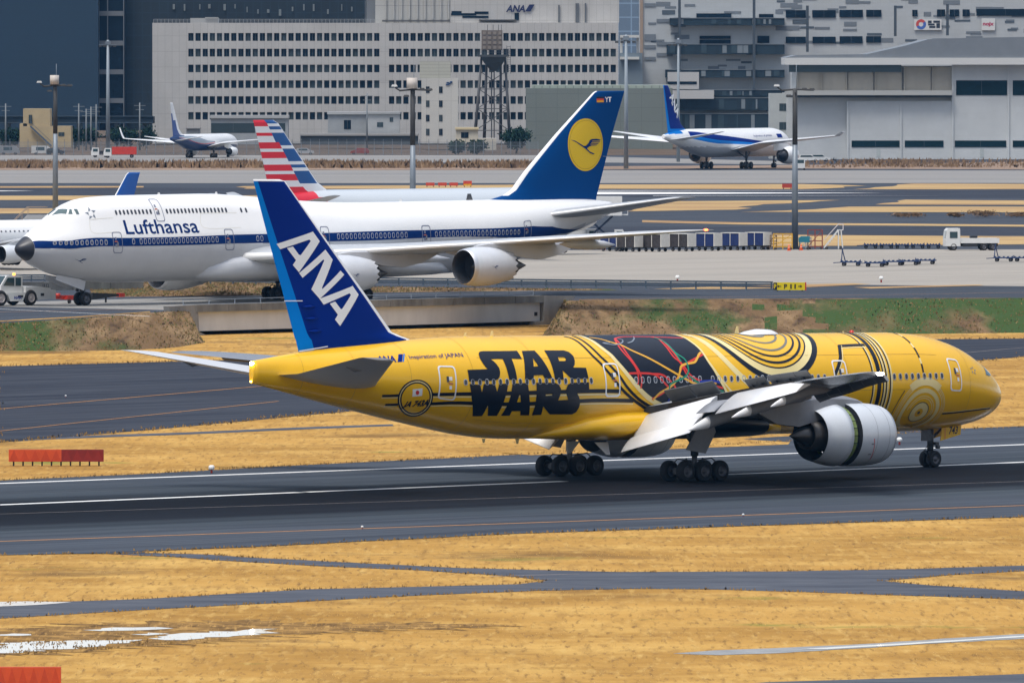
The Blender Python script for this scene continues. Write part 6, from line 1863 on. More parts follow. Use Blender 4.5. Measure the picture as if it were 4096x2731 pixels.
for x0, x1, y0, y1 in ((-30, 740, 125, 172), (-50, 740, 300, 366), (-60, 740, 470, 522), (-60, 740, 606, 650), (-60, 640, 660, 740), (-60, 640, 765, 870)):
    a, b = r3(x0, y0), r3(x1, y1)
    mb = MB(); pbox(mb, ll, a[0], b[0], a[1], b[1], -3.5, -.35, 0); pbox(mb, ll, a[0], b[0], a[1] - 1.2, a[1], -3.7, -.35, 1)
    r_ = random.Random(int(y0))
    for k in range(14):
        x = r_.uniform(a[0] + 2, b[0] - 12); w = r_.uniform(5, 14); pbox(mb, ll, x, x + w, a[1] + 2, b[1] - 3, -3.56 - .004 * k, -3.49, r_.choice((2, 3, 3, 4)))
    mb.build('balcony', [mat('balcony_dark', (.008, .026, .040), rough=.6), mat('balcony_edge', (.22, .25, .27), rough=.6), mat('balcony_mid', (.028, .055, .072), rough=.6), mat('balcony_teal', (.006, .020, .032), rough=.6), mat('balcony_pale', (.17, .20, .22), rough=.6)], L_)
mb = MB()
for x0, x1, y0, y1 in ((-45, 165, 485, 600), (-45, 265, 606, 664)):
    a, b = r3(x0, y0), r3(x1, y1); pbox(mb, ll, a[0], b[0], a[1], b[1], -6, -3.9, 0)
a, b = r3(-45, 548), r3(150, 566); pbox(mb, ll, a[0], b[0], a[1], b[1], -6.1, -6.0, 1)
mb.build('ramp_wall', [mat('ramp_white', (.46, .46, .45), rough=.7), PANE_B], L_)
for x0, x1, y0, y1 in ((150, 385, 92, 122), (570, 668, 96, 120), (172, 380, 242, 262), (172, 380, 268, 296), (560, 640, 242, 290)):
    a, b = r3(x0, y0), r3(x1, y1); mb = MB(); pbox(mb, ll, a[0], b[0], a[1], b[1], -.5, -.3); mb.build('louvre', PANE_B, L_)
for x, y0, y1 in ((535, -60, 600), (893, 40, 350), (1482, 40, 245), (1832, 30, 240), (35, -60, 620)):
    a, b = r3(x - 9, y0), r3(x + 9, y1); mb = MB(); pbox(mb, ll, a[0], b[0], a[1], b[1], -4.4, -3.8); mb.build('downpipe', mat('pipe_dark', (.05, .065, .08), rough=.6), L_)
mb = MB()
a, b = r3(1612, 132), r3(1796, 203); pbox(mb, ll, a[0], b[0], a[1], b[1], -.5, -.3, 0)
c = ll(*r3(1658, 165)); R0 = (ll(*r3(1692, 165))[0] - c[0])
for k, (t0, t1, mm) in enumerate(((.6, 3.6, 1), (3.6, 6.9, 2))):
    ts = np.linspace(t0, t1, 14); mb.add([(c[0] + R0 * f * cos(t), -.53 - .01 * k, c[2] + R0 * f * sin(t)) for t in ts for f in (.45, 1)], [(2 * i, 2 * i + 1, 2 * i + 3, 2 * i + 2) for i in range(13)], mm)
a, b = r3(1705, 140), r3(1785, 190)
for x0, x1, y0, y1 in ((0, .3, 0, .35), (.45, 1, 0, .3), (0, .55, .4, .65), (.7, 1, .36, 1), (.1, .62, .72, 1)):
    pbox(mb, ll, a[0] + (b[0] - a[0]) * x0, a[0] + (b[0] - a[0]) * x1, a[1] + (b[1] - a[1]) * y0, a[1] + (b[1] - a[1]) * y1, -.54, -.5, 3)
mb.build('company_sign', [mat('sign_white', (.6, .6, .58), rough=.6), mat('sign_red', (.5, .06, .05), rough=.6), mat('sign_blue', (.05, .12, .4), rough=.6), mat('sign_ink', (.02, .03, .05), rough=.6)], L_)
mb = MB()
a, b = r3(2065, 125), r3(2155, 205); pbox(mb, ll, a[0], b[0], a[1], b[1], -.5, -.3, 0)
a = ll(*r3(2072, 172)); b = ll(*r3(2148, 148)); V, Fs = text_fit('nojx', b[0] - a[0], b[2] - a[2], bold=.04, shear=.1)
mb.add([(a[0] + x, -.53, a[2] + y) for x, y in V], Fs, 1)
mb.build('company_sign', [mat('sign_white', (.6, .6, .58), rough=.6), mat('sign_crimson', (.42, .02, .07), rough=.6)], L_)

# grey-green shed, the slim white block, the tower on legs, small houses
G_, lg = bld('shed', 'large windowless grey-green shed behind the yellow disc tail', 'shed', 1208, 1545, 2590)
mb = MB(); pbox(mb, lg, 1208, 1545, 203, 352, 0, 40, 0); pbox(mb, lg, 1222, 1540, 196, 203, 1, 40, 1)
for k in range(18): pbox(mb, lg, 1226 + k * 18, 1228 + k * 18, 197, 202.5, .9, .99, 2)
mb.build('wall', [seam_mat('shed_green', (.155, .180, .165), 5.2, 3.4, .8, .7, .06, .02), mat('shed_parapet', (.29, .33, .28), rough=.7), mat('shed_mark', (.18, .2, .18), rough=.7)], G_)
W_, lw_ = bld('slim_block', 'slim white block with two columns of small windows, in front of the office', 'building', 964, 1052, 2560)
mb = MB(); pbox(mb, lw_, 968, 1052, 180, 330, 0, 14, 0); pbox(mb, lw_, 964, 1035, 141, 180, .2, 12, 1); mb.build('wall', [seam_mat('slim_white', (.50, .49, .45), 3, 12, .85, .7, .08), seam_mat('louvre_cream', (.42, .42, .36), 30, .8, .8, .7, .05, .12)], W_)
window_parts(W_, lw_, [(x, x + 8, y, y + 15) for x in (978.5, 1008.5) for y in (199, 231, 264, 296)], -.08, (PANE_B, PANE_C))
mb = MB(); a = lw_(1024, 196); b = lw_(1039, 187)
for x0, x1, y0, y1 in ((0, .55, .0, .35), (.1, .5, .5, .8), (.4, .75, .3, .65), (.62, 1, .6, 1), (.85, 1, .5, .75)):
    mb.box(a[0] + (b[0] - a[0]) * x0, a[0] + (b[0] - a[0]) * x1, -.2, -.02, a[2] + (b[2] - a[2]) * y0, a[2] + (b[2] - a[2]) * y1)
mb.build('wall_emblem', mat('emblem_blue', (.02, .06, .16), rough=.5), W_)

T_, lt = bld('radar_tower', 'brown steel tower with a square tank on splayed legs, before the office windows', 'tower', 1096, 1174, 2620)
RUST = mat('tower_brown', (.10, .10, .102), rough=.8, var=.3, scale=.4); RUSTD = mat('tower_dark', (.05, .055, .06), rough=.8)
mb = MB()
def lp(x, y, d): q = lt(x, y); return (q[0], d, q[2])
for (xt, xb, d0, d1) in ((1106, 1090, 0, -2), (1160, 1171, 0, -2), (1118, 1112, 5, 7), (1150, 1150, 5, 7)):
    mb.tube([lp(xt, 132, d0 + 1), lp(xb, 322, d1 + 1)], [.28, .42], 8)
for y0, y1 in ((165, 205), (205, 250), (250, 300)):
    f = lambda y, s: (1106 - 16 * (y - 132) / 190) if s == 0 else (1160 + 11 * (y - 132) / 190)
    for s in (0, 1): mb.bar(lp(f(y0, s), y0, .8), lp(f(y1, 1 - s), y1, .8), .22)
    mb.bar(lp(f(y1, 0), y1, .8), lp(f(y1, 1), y1, .8), .2)
for x in (1129, 1135): mb.bar(lp(x, 160, 3), lp(x, 320, 3), .3)
mb.build('leg_frame', RUST, T_)
mb = MB(); pbox(mb, lt, 1106, 1154, 70, 116, -2, 6, 0)
for k in range(4):
    for j in range(4): pbox(mb, lt, 1109 + 12 * k, 1116 + 12 * k, 73 + 11 * j, 80 + 11 * j, -2.15, -2.0, 1)
for x in (1119, 1132, 1144, 1151): pbox(mb, lt, x, x + 1.3, 57, 70, 1, 1.3, 2)
mb.build('tank', [mat('tank_brown', (.15, .125, .11), rough=.8, var=.2, scale=.3), mat('tank_panel', (.21, .18, .155), rough=.8), RUST], T_)
mb = MB(); pbox(mb, lt, 1098, 1170, 126, 131, -3.5, 7, 0)
for x in range(1098, 1171, 8): pbox(mb, lt, x, x + .8, 115, 126, -3.5, -3.35, 0)
pbox(mb, lt, 1098, 1170, 115, 116, -3.5, -3.35, 0); pbox(mb, lt, 1098, 1170, 120, 121, -3.5, -3.35, 0)
mb.build('platform', RUSTD, T_)
mb = MB()
R = [[lp(x, y, d) for x, d in ((x0, d0), (x1, d0), (x1, d1), (x0, d1))] for (y, x0, x1, d0, d1) in ((131, 1103, 1163, -2, 6), (145, 1112, 1156, -1, 5), (164, 1128, 1140, 1.5, 3))]
mb.rings(R, 0, False); mb.build('funnel', mat('funnel_grey', (.07, .08, .09), rough=.7), T_)
mb = MB()
for x in (1164, 1172): mb.bar(lp(x, 105, 1), lp(x + 1, 170, 1), .12)
for k in range(12): mb.bar(lp(1164, 108 + 5 * k, 1), lp(1172, 108 + 5 * k, 1), .1)
mb.build('ladder', RUST, T_)

def house(label, name, x0, x1, y0, y1, D, col, wins=(), roof=None, depth=8, steps=None):
    R_, lf = bld(name, label, 'building', x0, x1, D)
    mb = MB(); pbox(mb, lf, x0, x1, y0, y1, 0, depth)
    for (a, b, c, d) in steps or (): pbox(mb, lf, a, b, c, d, .3, depth + .5)
    mb.build('wall', mat(name + '_wall_%d' % int(x0), col, rough=.8, var=.12, scale=.25), R_)
    if roof:
        mb = MB(); pbox(mb, lf, x0 - 1.5, x1 + 1.5, y0 - roof[0], y0, -.5, depth + .5); mb.build('roof', mat(name + '_roof_%d' % int(x0), roof[1], rough=.8), R_)
    if wins: window_parts(R_, lf, list(wins), -.07, (PANE_B, PANE_C))
    return R_, lf
house('small cream house with flat roof between dark bushes', 'small_house', 1047, 1098, 298, 330, 2480, (.52, .48, .38), [(1059, 1076, 304, 317)], (5, (.55, .46, .28)))
house('low cream wing beside the small cream house', 'small_house', 1099, 1140, 318, 345, 2490, (.50, .47, .40))
yh, ly = house('tan block house with stair tower at the far left', 'block_house', 45, 163, 290, 338, 2520, (.42, .33, .19), [(134, 148, 304, 313), (66, 74, 264, 284)], None, 10, [(53, 115, 250, 290), (45, 62, 284, 300)])
mb = MB(); a = ly(70, 290); b = ly(118, 335); mb.bar((a[0], -.8, a[2]), (b[0], -.8, b[2]), .9, .35); mb.bar((a[0], -.8, a[2] + 1), (b[0], -.8, b[2] + 1), .1); mb.build('stair', mat('stair_blue', (.06, .09, .13), rough=.6), yh)
house('low grey shed with a glazed strip, left of the striped tail', 'service_building', 484, 662, 272, 332, 2600, (.30, .32, .33), [(485, 586, 283, 305), (608, 655, 283, 302)], (7, (.36, .37, .37)))
house('grey workshop with small windows, right of the striped tail', 'service_building', 753, 846, 263, 310, 2610, (.32, .34, .35), [(790, 806, 276, 297)], (6, (.40, .41, .41)))
house('pale grey service building with square windows, mid distance', 'service_building', 843, 918, 262, 312, 2600, (.36, .37, .37), [(866, 880, 281, 292), (895, 903, 270, 280)], (5, (.33, .34, .34)))
house('low dark shed under the grey workshop', 'service_building', 690, 960, 312, 332, 2590, (.06, .075, .085), (), (5, (.30, .30, .29)))
house('small grey hut at the foot of the office block', 'service_building', 428, 458, 296, 330, 2580, (.25, .27, .28), (), (2, (.2, .2, .2)))

# the white hangar on the right
H_, lh = bld('hangar', 'white hangar with grey hipped roof and dark window strips at far right', 'hangar', 1806, 2420, 2330)
HW = seam_mat('hangar_white', (.53, .545, .54), 5.3, 1.3, .95, .7, .12, .02)
HB = mat('hangar_beige', (.40, .37, .31), rough=.8, var=.18, scale=.15, stretch=(1, 1, .3))
mb = MB()
pbox(mb, lh, 1832, 2420, 152, 372, 1.2, 60, 0)
pbox(mb, lh, 1945, 2420, 232, 372, -.2, 1.2, 0)
pbox(mb, lh, 2189, 2420, 148, 232, -.2, 1.2, 0)
for x in (1945, 2067, 2186, 2314): pbox(mb, lh, x, x + 4, 232 if x < 2180 else 148, 372, -.5, -.2, 0)
for k, x in enumerate((1832, 1888, 1946, 2011, 2078, 2142)):
    pbox(mb, lh, x, x + (54 if k == 0 else 60), 154, 208, .2, 1.19, 1)
    pbox(mb, lh, x - 2, x, 152, 210, -.3, 1.19, 1)
pbox(mb, lh, 1810, 1832, 215, 372, 8, 50, 0)
mb.build('wall', [HW, HB], H_)
mb = MB(); pbox(mb, lh, 1803, 2186, 208, 219, -2.2, 1.2, 0); pbox(mb, lh, 1806, 2186, 219, 224, -1.2, 1.2, 1); mb.build('canopy', [mat('canopy_grey', (.38, .38, .36), rough=.8), mat('canopy_painted_shade', (.05, .06, .07), rough=.8)], H_)  # second slot: dark strip painted as the shade under the canopy
mb = MB(); pbox(mb, lh, 1802, 2420, 133.5, 149, -3, 30, 0); mb.build('fascia', mat('fascia_white', (.55, .55, .53), rough=.7), H_)
mb = MB()
R = [[(lh(x, y)[0], d, lh(x, y)[2]) for x, y in ((1802, 133), (1830, 127), (1990, 125), (2080, 105), (2130, 91), (2160, 89), (2420, 84), (2420, 133))] for d in (-2.6, 45)]
mb.rings(R, 0, False); mb.build('roof', mat('hangar_roof', (.17, .19, .21), rough=.75, var=.12, scale=.15), H_)
hw = [(2196, 2313, 185, 219), (2326, 2420, 185, 219), (1956, 2066, 323, 338), (2078, 2167, 323, 338), (2193, 2311, 323, 338), (2326, 2420, 323, 338)]
window_parts(H_, lh, hw, -.32, (mat('hangar_glass', (.004, .022, .030), rough=.5, spec=.15), mat('hangar_glass', (.004, .022, .030), rough=.5)), 'window_strip')
mb = MB(); pbox(mb, lh, 1812, 2070, 149.5, 166, -.4, .15, 0); mb.build('louvre', mat('hangar_louvre', (.07, .11, .13), rough=.6), H_)
mb = MB(); pbox(mb, lh, 2013, 2022, 340, 361, -.25, -.2, 0); mb.build('door', mat('door_pale', (.42, .45, .44), rough=.6), H_)
mb = MB(); pbox(mb, lh, 2251, 2260, 341, 362, -.25, -.2, 0); mb.build('door', mat('door_pale', (.42, .45, .44), rough=.6), H_)
sb, lsb = bld('stair_block', 'pale stair block with square windows at the hangar corner', 'building', 1768, 1812, 2345)
mb = MB(); pbox(mb, lsb, 1768, 1812, 215, 372, 0, 12); mb.build('wall', mat('stair_block_wall', (.42, .44, .43), rough=.8, var=.1, scale=.2), sb)
window_parts(sb, lsb, [(1790, 1810, 238, 255), (1790, 1810, 281, 298)], -.06, (PANE_C, PANE_C))

# elevated road on the left
V_, lv = bld('viaduct', 'dark elevated road crossing behind the tan block house', 'viaduct', -60, 350, 2700)
mb = MB(); pbox(mb, lv, -60, 352, 268, 284, 0, 12, 0); pbox(mb, lv, -60, 352, 266.5, 268, -.4, .4, 1); pbox(mb, lv, -60, 352, 281.5, 283, -.4, -.01, 1); mb.build('deck', [mat('viaduct_dark', (.010, .022, .034), rough=.8), mat('viaduct_edge', (.05, .075, .10), rough=.7)], V_)
for x in (10, 175, 262, 330):
    mb = MB(); pbox(mb, lv, x, x + 12, 284, 340, 2, 8); mb.build('pier', mat('pier_grey', (.10, .13, .15), rough=.8), V_)

# ------------------------------------------------------------------ fence, masts, trees
FENCE = mat('fence_grey', (.20, .22, .24), rough=.6, metal=.3)
f_ = empty('perimeter_fence', (0, 2420, ZP), 0, 0, 'long grey mesh security fence along the far edge of the field', 'fence')
x0, x1 = at(-40, 340, 2420)[0], at(1236, 340, 2420)[0]
for i in range(62):
    x = x0 + (x1 - x0) * i / 61
    mb = MB(); mb.bar((0, 0, 0), (0, 0, 3.2), .14); mb.bar((0, 0, 3.2), (0, -.45, 3.75), .1)
    if i == 0: fp_ = mb.build('fence_post', FENCE, f_); o = fp_
    else: o = fp_.copy(); COL.objects.link(o); o.parent = f_
    o.location = (x, 0, 0)
mb = MB()
for z in (.2, 1.2, 2.2, 3.1): mb.bar((x0, 0, z), (x1, 0, z), .05)
n = 900
for i in range(n):
    x = x0 + (x1 - x0) * i / n; mb.add([(x, .02, .1), (x + .035, .02, .1), (x + .035, .02, 3.1), (x, .02, 3.1)], [(0, 1, 2, 3)], 0)
mb.build('mesh_panel', FENCE, f_)

STEEL = mat('mast_steel', (.19, .22, .25), rough=.5, metal=.3, var=.1, scale=.4)
MASTD = mat('mast_dark', (.045, .045, .045), rough=.7, var=.2, scale=.6)
def light_mast(px, k, label, box=True, h=19.8):
    D = FOC / k
    x = at(px, 300, D)[0]
    r = empty('light_mast', (x, D, ZP), 0, 0, label, 'light mast', 'tall light masts on the apron')
    mb = MB(); mb.tube([(0, 0, 0), (0, 0, 8), (0, 0, h * .62)], [.40, .35, .30], 14, 0); mb.tube([(0, 0, h * .62), (0, 0, h - 1)], [.31, .28], 14, 1)
    mb.build('pole', [STEEL, MASTD], r)
    mb = MB(); mb.tube([(-1.6, 0, h - 1.15), (0, 0, h - 1.0), (2.2, 0, h - 1.1)], .11, 8); mb.tube([(-1.5, 0, h - 1.15), (-2.1, 0, h - .75)], .09, 8); mb.tube([(0, -.7, h - 1.4), (0, .7, h - 1.4)], .1, 8)
    mb.build('bracket', MASTD, r)
    for x_, y_, z_ in ((-2.15, 0, h - .55), (2.0, 0, h - 1.0), (1.1, 0, h - .95), (-.75, -.3, h - 1.75)):
        mb = MB(); mb.hexa([(x_ - .38, y_ - .25, z_ - .12), (x_ + .38, y_ - .25, z_ - .12), (x_ + .38, y_ + .25, z_ - .12), (x_ - .38, y_ + .25, z_ - .12), (x_ - .25, y_ - .2, z_ + .12), (x_ + .25, y_ - .2, z_ + .12), (x_ + .25, y_ + .2, z_ + .12), (x_ - .25, y_ + .2, z_ + .12)])
        mb.build('lamp_head', MASTD if x_ > -2 else mat('lamp_pale', (.5, .5, .48), rough=.5), r)
    if box:
        mb = MB(); mb.tube([(-.1, 0, h - .9), (-.1, 0, h + .35)], .62, 14); mb.build('equipment_drum', mat('drum_cream', (.52, .47, .42), rough=.6), r)
    mb = MB(); mb.tube([(.15, 0, h - .9), (.15, 0, h + 1.9)], .035, 6); mb.build('lightning_rod', STEEL, r)
    return r
light_mast(127, 17.0, 'light mast with a cream drum on top, before the dark blue hangar')
light_mast(948, 19.6, 'light mast with a cream drum on top, before the slim white block')
light_mast(1826, 19.5, 'light mast without a drum, in front of the white hangar', False)
def slim_mast(px, y0, y1, label, w=.5, heads=True):
    k = (y1 - 133) / 22.5; D = FOC / k; h = (y1 - y0) / k
    r = empty('floodlight_mast', (at(px, 300, D)[0], D, ZP), 0, 0, label, 'light mast', 'slim floodlight masts far off')
    mb = MB(); mb.tube([(0, 0, 0), (0, 0, h)], [w, w * .55], 10); mb.build('pole', mat('slim_steel', (.24, .28, .31), rough=.5), r)
    if heads:
        for x_ in (-1.9, -.8, .5, 1.6):
            mb = MB(); mb.box(x_ - .35, x_ + .35, -.3, .3, h - 1.7, h - 1.3); mb.build('lamp_head', MASTD, r)
        mb = MB(); mb.bar((-2.1, 0, h - 1.2), (2, 0, h - 1.2), .12); mb.box(-.6, .6, -.4, .4, h - 1.1, h - .3); mb.build('bracket', STEEL, r)
    return r
slim_mast(248, 92, 345, 'slim pale floodlight mast before the glass tower', .55)
slim_mast(1438, 80, 388, 'slim pale floodlight mast just right of the yellow disc tail', .5)
slim_mast(1558, 88, 372, 'slim dark floodlight mast before the logistics building', .4)
for i, (x, y0, y1) in enumerate(((181, 238, 330), (198, 250, 330), (209, 245, 332), (221, 240, 330), (321, 236, 330), (13, 238, 330), (103, 252, 332), (843, 214, 330))):
    k = (y1 - 133) / 22.5 * 1.0; D = 2560; kk = FOC / D; h = (HCAM - ZP) + (133 - y0) / kk
    r = empty('utility_pole', (at(x, 300, D)[0], D, ZP), 0, 0, 'thin grey utility pole with crossarms near the tan block house' if x < 230 else ('lone utility pole before the dark glass building' if x < 400 else 'utility pole before the white office block'), 'pole', 'utility poles along the far road')
    mb = MB(); mb.tube([(0, 0, 0), (0, 0, h)], [.22, .15], 8); mb.build('pole', mat('utility_grey', (.17, .19, .20), rough=.7), r)
    mb = MB(); mb.bar((-1.4, 0, h - .7), (1.4, 0, h - .7), .14); mb.bar((-1.0, 0, h - 1.7), (1.0, 0, h - 1.7), .14); mb.build('crossarm', mat('utility_grey', (.17, .19, .20), rough=.7), r)

def leaf_mat(name, cols): 
    m = stem_mat(name, cols); return m
LEAF_D = stem_mat('dark_leaves', [(.008, .022, .020), (.018, .045, .030), (.012, .032, .026), (.03, .06, .035)])
LEAF_B = stem_mat('dry_leaves', [(.16, .095, .055), (.25, .16, .09), (.13, .08, .05), (.30, .20, .12)], up=True)
BARK = mat('bark', (.06, .045, .035), rough=.9)
def tree(name, label, cat, px, D, w, h, leaf, n, trunk=.25, group=None, leafsize=.35, squash=1.0):
    x = at(px, 300, D)[0]
    r = empty(name, (x, D, ZP), 0, 0, label, cat, group)
    mb = MB(); mb.tube([(0, 0, 0), (.1, 0, h * trunk), (0, .1, h * .7)], [.04 * h, .03 * h, .01 * h], 8)
    for k in range(5):
        a = 2 * pi * k / 5; mb.tube([(0, 0, h * trunk), (w * .3 * cos(a), w * .3 * sin(a), h * (.45 + .08 * k % .3))], [.02 * h, .006 * h], 5)
    mb.build('trunk', BARK, r)
    rg = np.random.default_rng(int(px * 10) % 9973)
    cl = rg.uniform(-1, 1, (14, 3)); cl /= np.maximum(1, np.linalg.norm(cl, axis=1))[:, None]
    V, Fs = [], []
    base = h * trunk * .8
    for i in range(n):
        c = cl[rg.integers(14)] * .62; d = rg.normal(0, .24, 3); q = c + d
        p = np.array([q[0] * w / 2, q[1] * w / 2, base + (q[2] * .5 + .5) * (h - base) * squash])
        if p[2] < .05: p[2] = .05 + rg.uniform(0, .3)
        s = leafsize * rg.uniform(.6, 1.3); u = rg.normal(0, 1, 3); u /= np.linalg.norm(u); v = np.cross(u, rg.normal(0, 1, 3)); v /= np.linalg.norm(v)
        k = len(V); V += [p - u * s, p - v * s * .6, p + u * s, p + v * s * .6]; Fs.append((k, k + 1, k + 2, k + 3))
    mb = MB(); mb.add(V, Fs, 0); mb.build('crown', leaf, r)
    return r
tree('round_tree', 'round dark evergreen tree against the grey-green shed', 'tree', 1186, 2470, 7.6, 6.3, LEAF_D, 3200, .2)
for x, w, h, lb_ in ((1052, 4.2, 3.4, 'low dark bush left of the pair before the cream house'), (1096, 4.6, 3.6, 'low dark bush right under the cream house window')):
    tree('bush', lb_, 'bush', x, 2440, w, h, LEAF_D, 1500, .1)
for x, w, h, lb_ in ((8, 6, 5.5, 'dark tree at the far left edge under the viaduct'), (34, 5, 5, 'dark tree left of the tan block house'), (172, 5, 5.2, 'dark tree right of the tan block house'), (208, 5, 5.4, 'dark tree before the glass tower foot'), (268, 6, 5.6, 'dark tree left of the lone utility pole'), (300, 5, 5.0, 'dark tree right of the slim pale mast'), (336, 5, 5.4, 'dark tree by the left corner of the office block')):
    tree('dark_tree', lb_, 'tree', x, 2600, w, h, LEAF_D, 1100, .2)
for x, w, lb_ in ((2085, 5.2, 'long low dry bush, leftmost of the row on the far verge'), (2193, 2.6, 'small round dry bush between two long ones'), (2262, 6.6, 'broad tallest dry bush on the far verge'), (2335, 4.2, 'dry bush at the right edge of the view')):
    D = 22.5 * FOC / (499 - 133)
    tree('dry_bush', lb_, 'bush', x, D, w, .75 if w != 6.6 else 1.1, LEAF_B, 600, .1, leafsize=.14)
# standing dry reeds along the far taxiway, too many to count
pts = np.stack([RNG.uniform(at(-30, 380, 2170)[0], at(1250, 380, 2170)[0], 9000), RNG.uniform(2140, 2215, 9000)], 1)
m_ = RNG.uniform(0, 1, 9000) < .35 + .6 * (np.sin(pts[:, 0] * .11) * .5 + .5) * (np.sin(pts[:, 0] * .31 + 1) * .4 + .6)
blades('dry_reeds', pts[m_], .6, 1.5, .25, LEAF_B, lambda p: np.full(len(p), ZP))
pts = np.stack([RNG.uniform(at(1840, 380, 2200)[0], at(2400, 380, 2200)[0], 4000), RNG.uniform(2150, 2310, 4000)], 1)
m2_ = RNG.uniform(0, 1, 4000) < .25 + .5 * (np.sin(pts[:, 0] * .17) * .5 + .5)
blades('dry_reeds', pts[m2_], .25, .8, .3, LEAF_B, lambda p: np.full(len(p), ZP))
# ------------------------------------------------------------------ vehicles and apron equipment
GSE_W = mat('vehicle_white', (.66, .66, .64), rough=.35, var=.06, scale=1.5)
GSE_Y = mat('vehicle_yellow', (.62, .34, .02), rough=.45, var=.1, scale=2)
GSE_R = mat('vehicle_red', (.50, .035, .02), rough=.45, var=.15, scale=2)
GSE_B = mat('equipment_blue', (.012, .035, .11), rough=.5, var=.2, scale=2)
GSE_D = mat('chassis_dark', (.02, .022, .025), rough=.7)
VGLASS = mat('vehicle_glass', (.03, .06, .07), rough=.08)
ORANGE = mat('cone_orange', (.80, .13, .02), rough=.5)
BEACON = mat('amber_beacon', (1, .4, .05), emit=((1, .35, .03), 3.0))


def stand(px, py):
    p = G(px, py, ZP)
    return (p[0], p[1], ZP)


def wheels(root, spots, r, w, axis=(0, 1, 0), mats=None):
    for (x, y) in spots:
        mb = MB(); mb.wheel((x, y, r), r, w, axis, n=18); mb.build('wheel', mats or [TYRE, HUB], root)


# --- the tow tractor and its bar at the jumbo's nose
hj = radians(223.02)
tp = stand(49, 701)
tr = empty('tow_tractor', tp, hj, 0, 'white aircraft tow tractor with amber beacon at the jumbo nose wheel', 'tow tractor')
mb = MB()
mb.rings([[(x, y, z) for x, z in ((-2.4, .55), (-2.4, 1.55), (-1.0, 1.72), (.6, 1.72), (.6, 1.2), (5.2, 1.2), (5.2, .5), (3.9, .45), (3.6, 1.02), (2.7, 1.02), (2.4, .42), (.9, .42), (.6, 1.05), (-.6, 1.05), (-.9, .5))] for y in (-1.3, 1.3)], 0, False)
mb.box(-3.1, -2.4, -1.2, 1.2, .55, 1.35, 0)
mb.box(.9, 1.5, 1.30, 1.325, .75, .95, 1); mb.box(-1.6, -1.2, 1.30, 1.325, .85, 1.1, 1)
V, Fs = text_fit('ANA', .95, .26, bold=.03, shear=.25)
mb.add([(2.35 - x * -1 - .95 - .35 + .0, 1.328, .62 + y) for x, y in V], Fs, 2)
mb.build('body', [GSE_W, GSE_D, mat('logo_blue', (.01, .03, .25), rough=.4)], tr)
mb = MB()
mb.rings([[(x, y, z) for x, z in ((.75, 1.72), (.75, 2.75), (2.6, 2.75), (3.3, 1.85), (3.3, 1.2), (.75, 1.2))] for y in (-1.05, 1.05)], 0, False)
mb.build('cab', GSE_W, tr)
mb = MB()
for y in (1.06, -1.085):
    mb.rings([[(x, y + d, z) for x, z in ((.95, 1.8), (.95, 2.55), (1.6, 2.55), (1.6, 1.8))] for d in (0, .025)], 0, False)
    mb.rings([[(x, y + d, z) for x, z in ((1.75, 1.8), (1.75, 2.55), (2.5, 2.55), (3.05, 1.85))] for d in (0, .025)], 0, False)
mb.rings([[(.735, -.8, 1.85), (.735, .8, 1.85), (.735, .8, 2.6), (.735, -.8, 2.6)], [(.75, -.8, 1.85), (.75, .8, 1.85), (.75, .8, 2.6), (.75, -.8, 2.6)]], 0, False)
mb.rings([[(3.30, -.9, 1.9), (3.30, .9, 1.9), (2.64, .9, 2.7), (2.64, -.9, 2.7)], [(3.34, -.9, 1.9), (3.34, .9, 1.9), (2.68, .9, 2.72), (2.68, -.9, 2.72)]], 0, False)
mb.build('cab_window', VGLASS, tr)
mb = MB(); mb.tube([(1.3, .5, 2.76), (1.3, .5, 2.95)], .12, 10); mb.build('beacon', BEACON, tr)
for x in (0, 3.55):
    for y in (1.18, -1.18):
        mb = MB(); mb.wheel((x, y, .72), .72, .5, n=24); mb.build('wheel', [TYRE, mat('red_hub', (.45, .40, .38), rough=.5)], tr)
mb = MB()
for k in range(4): mb.bar((-2.42 - .0, .2 + .25 * k, 1.36), (-2.42, .2 + .25 * k, 1.9), .05)
mb.bar((-2.42, .2, 1.9), (-2.42, .95, 1.9), .05); mb.build('hand_rail', GSE_D, tr)

tb = empty('tow_bar', stand(150, 697), hj, 0, 'red tow bar coupling the tractor to the jumbo nose wheel', 'tow bar')
mb = MB(); mb.bar((1.9, 0, .62), (-1.6, 0, .55), .32, .34); mb.box(-.9, .1, -.45, .45, .35, .7); mb.tube([(.9, 0, .55), (.9, 0, .95)], .25, 10); mb.bar((.2, -.5, .45), (.2, .5, .45), .15)
mb.build('bar', GSE_R, tb)
mb = MB(); mb.wheel((-.1, .45, .2), .2, .14, n=14); mb.build('wheel', [TYRE, HUB], tb)
sb_ = empty('tow_bar', stand(243, 695), hj, 0, 'long dark spare tow bar with red end, right of the jumbo nose wheel', 'tow bar')
mb = MB(); mb.hexa([(1.9, -.3, .3), (-1.5, -.12, .6), (-1.5, .12, .6), (1.9, .3, .3), (1.9, -.3, .95), (-1.5, -.12, .78), (-1.5, .12, .78), (1.9, .3, .95)]); mb.bar((0, 0, .55), (0, 0, 0.02), .12); mb.build('bar', GSE_D, sb_)
mb = MB(); mb.box(-2.1, -1.5, -.25, .25, .5, .85); mb.build('coupling', GSE_R, sb_)
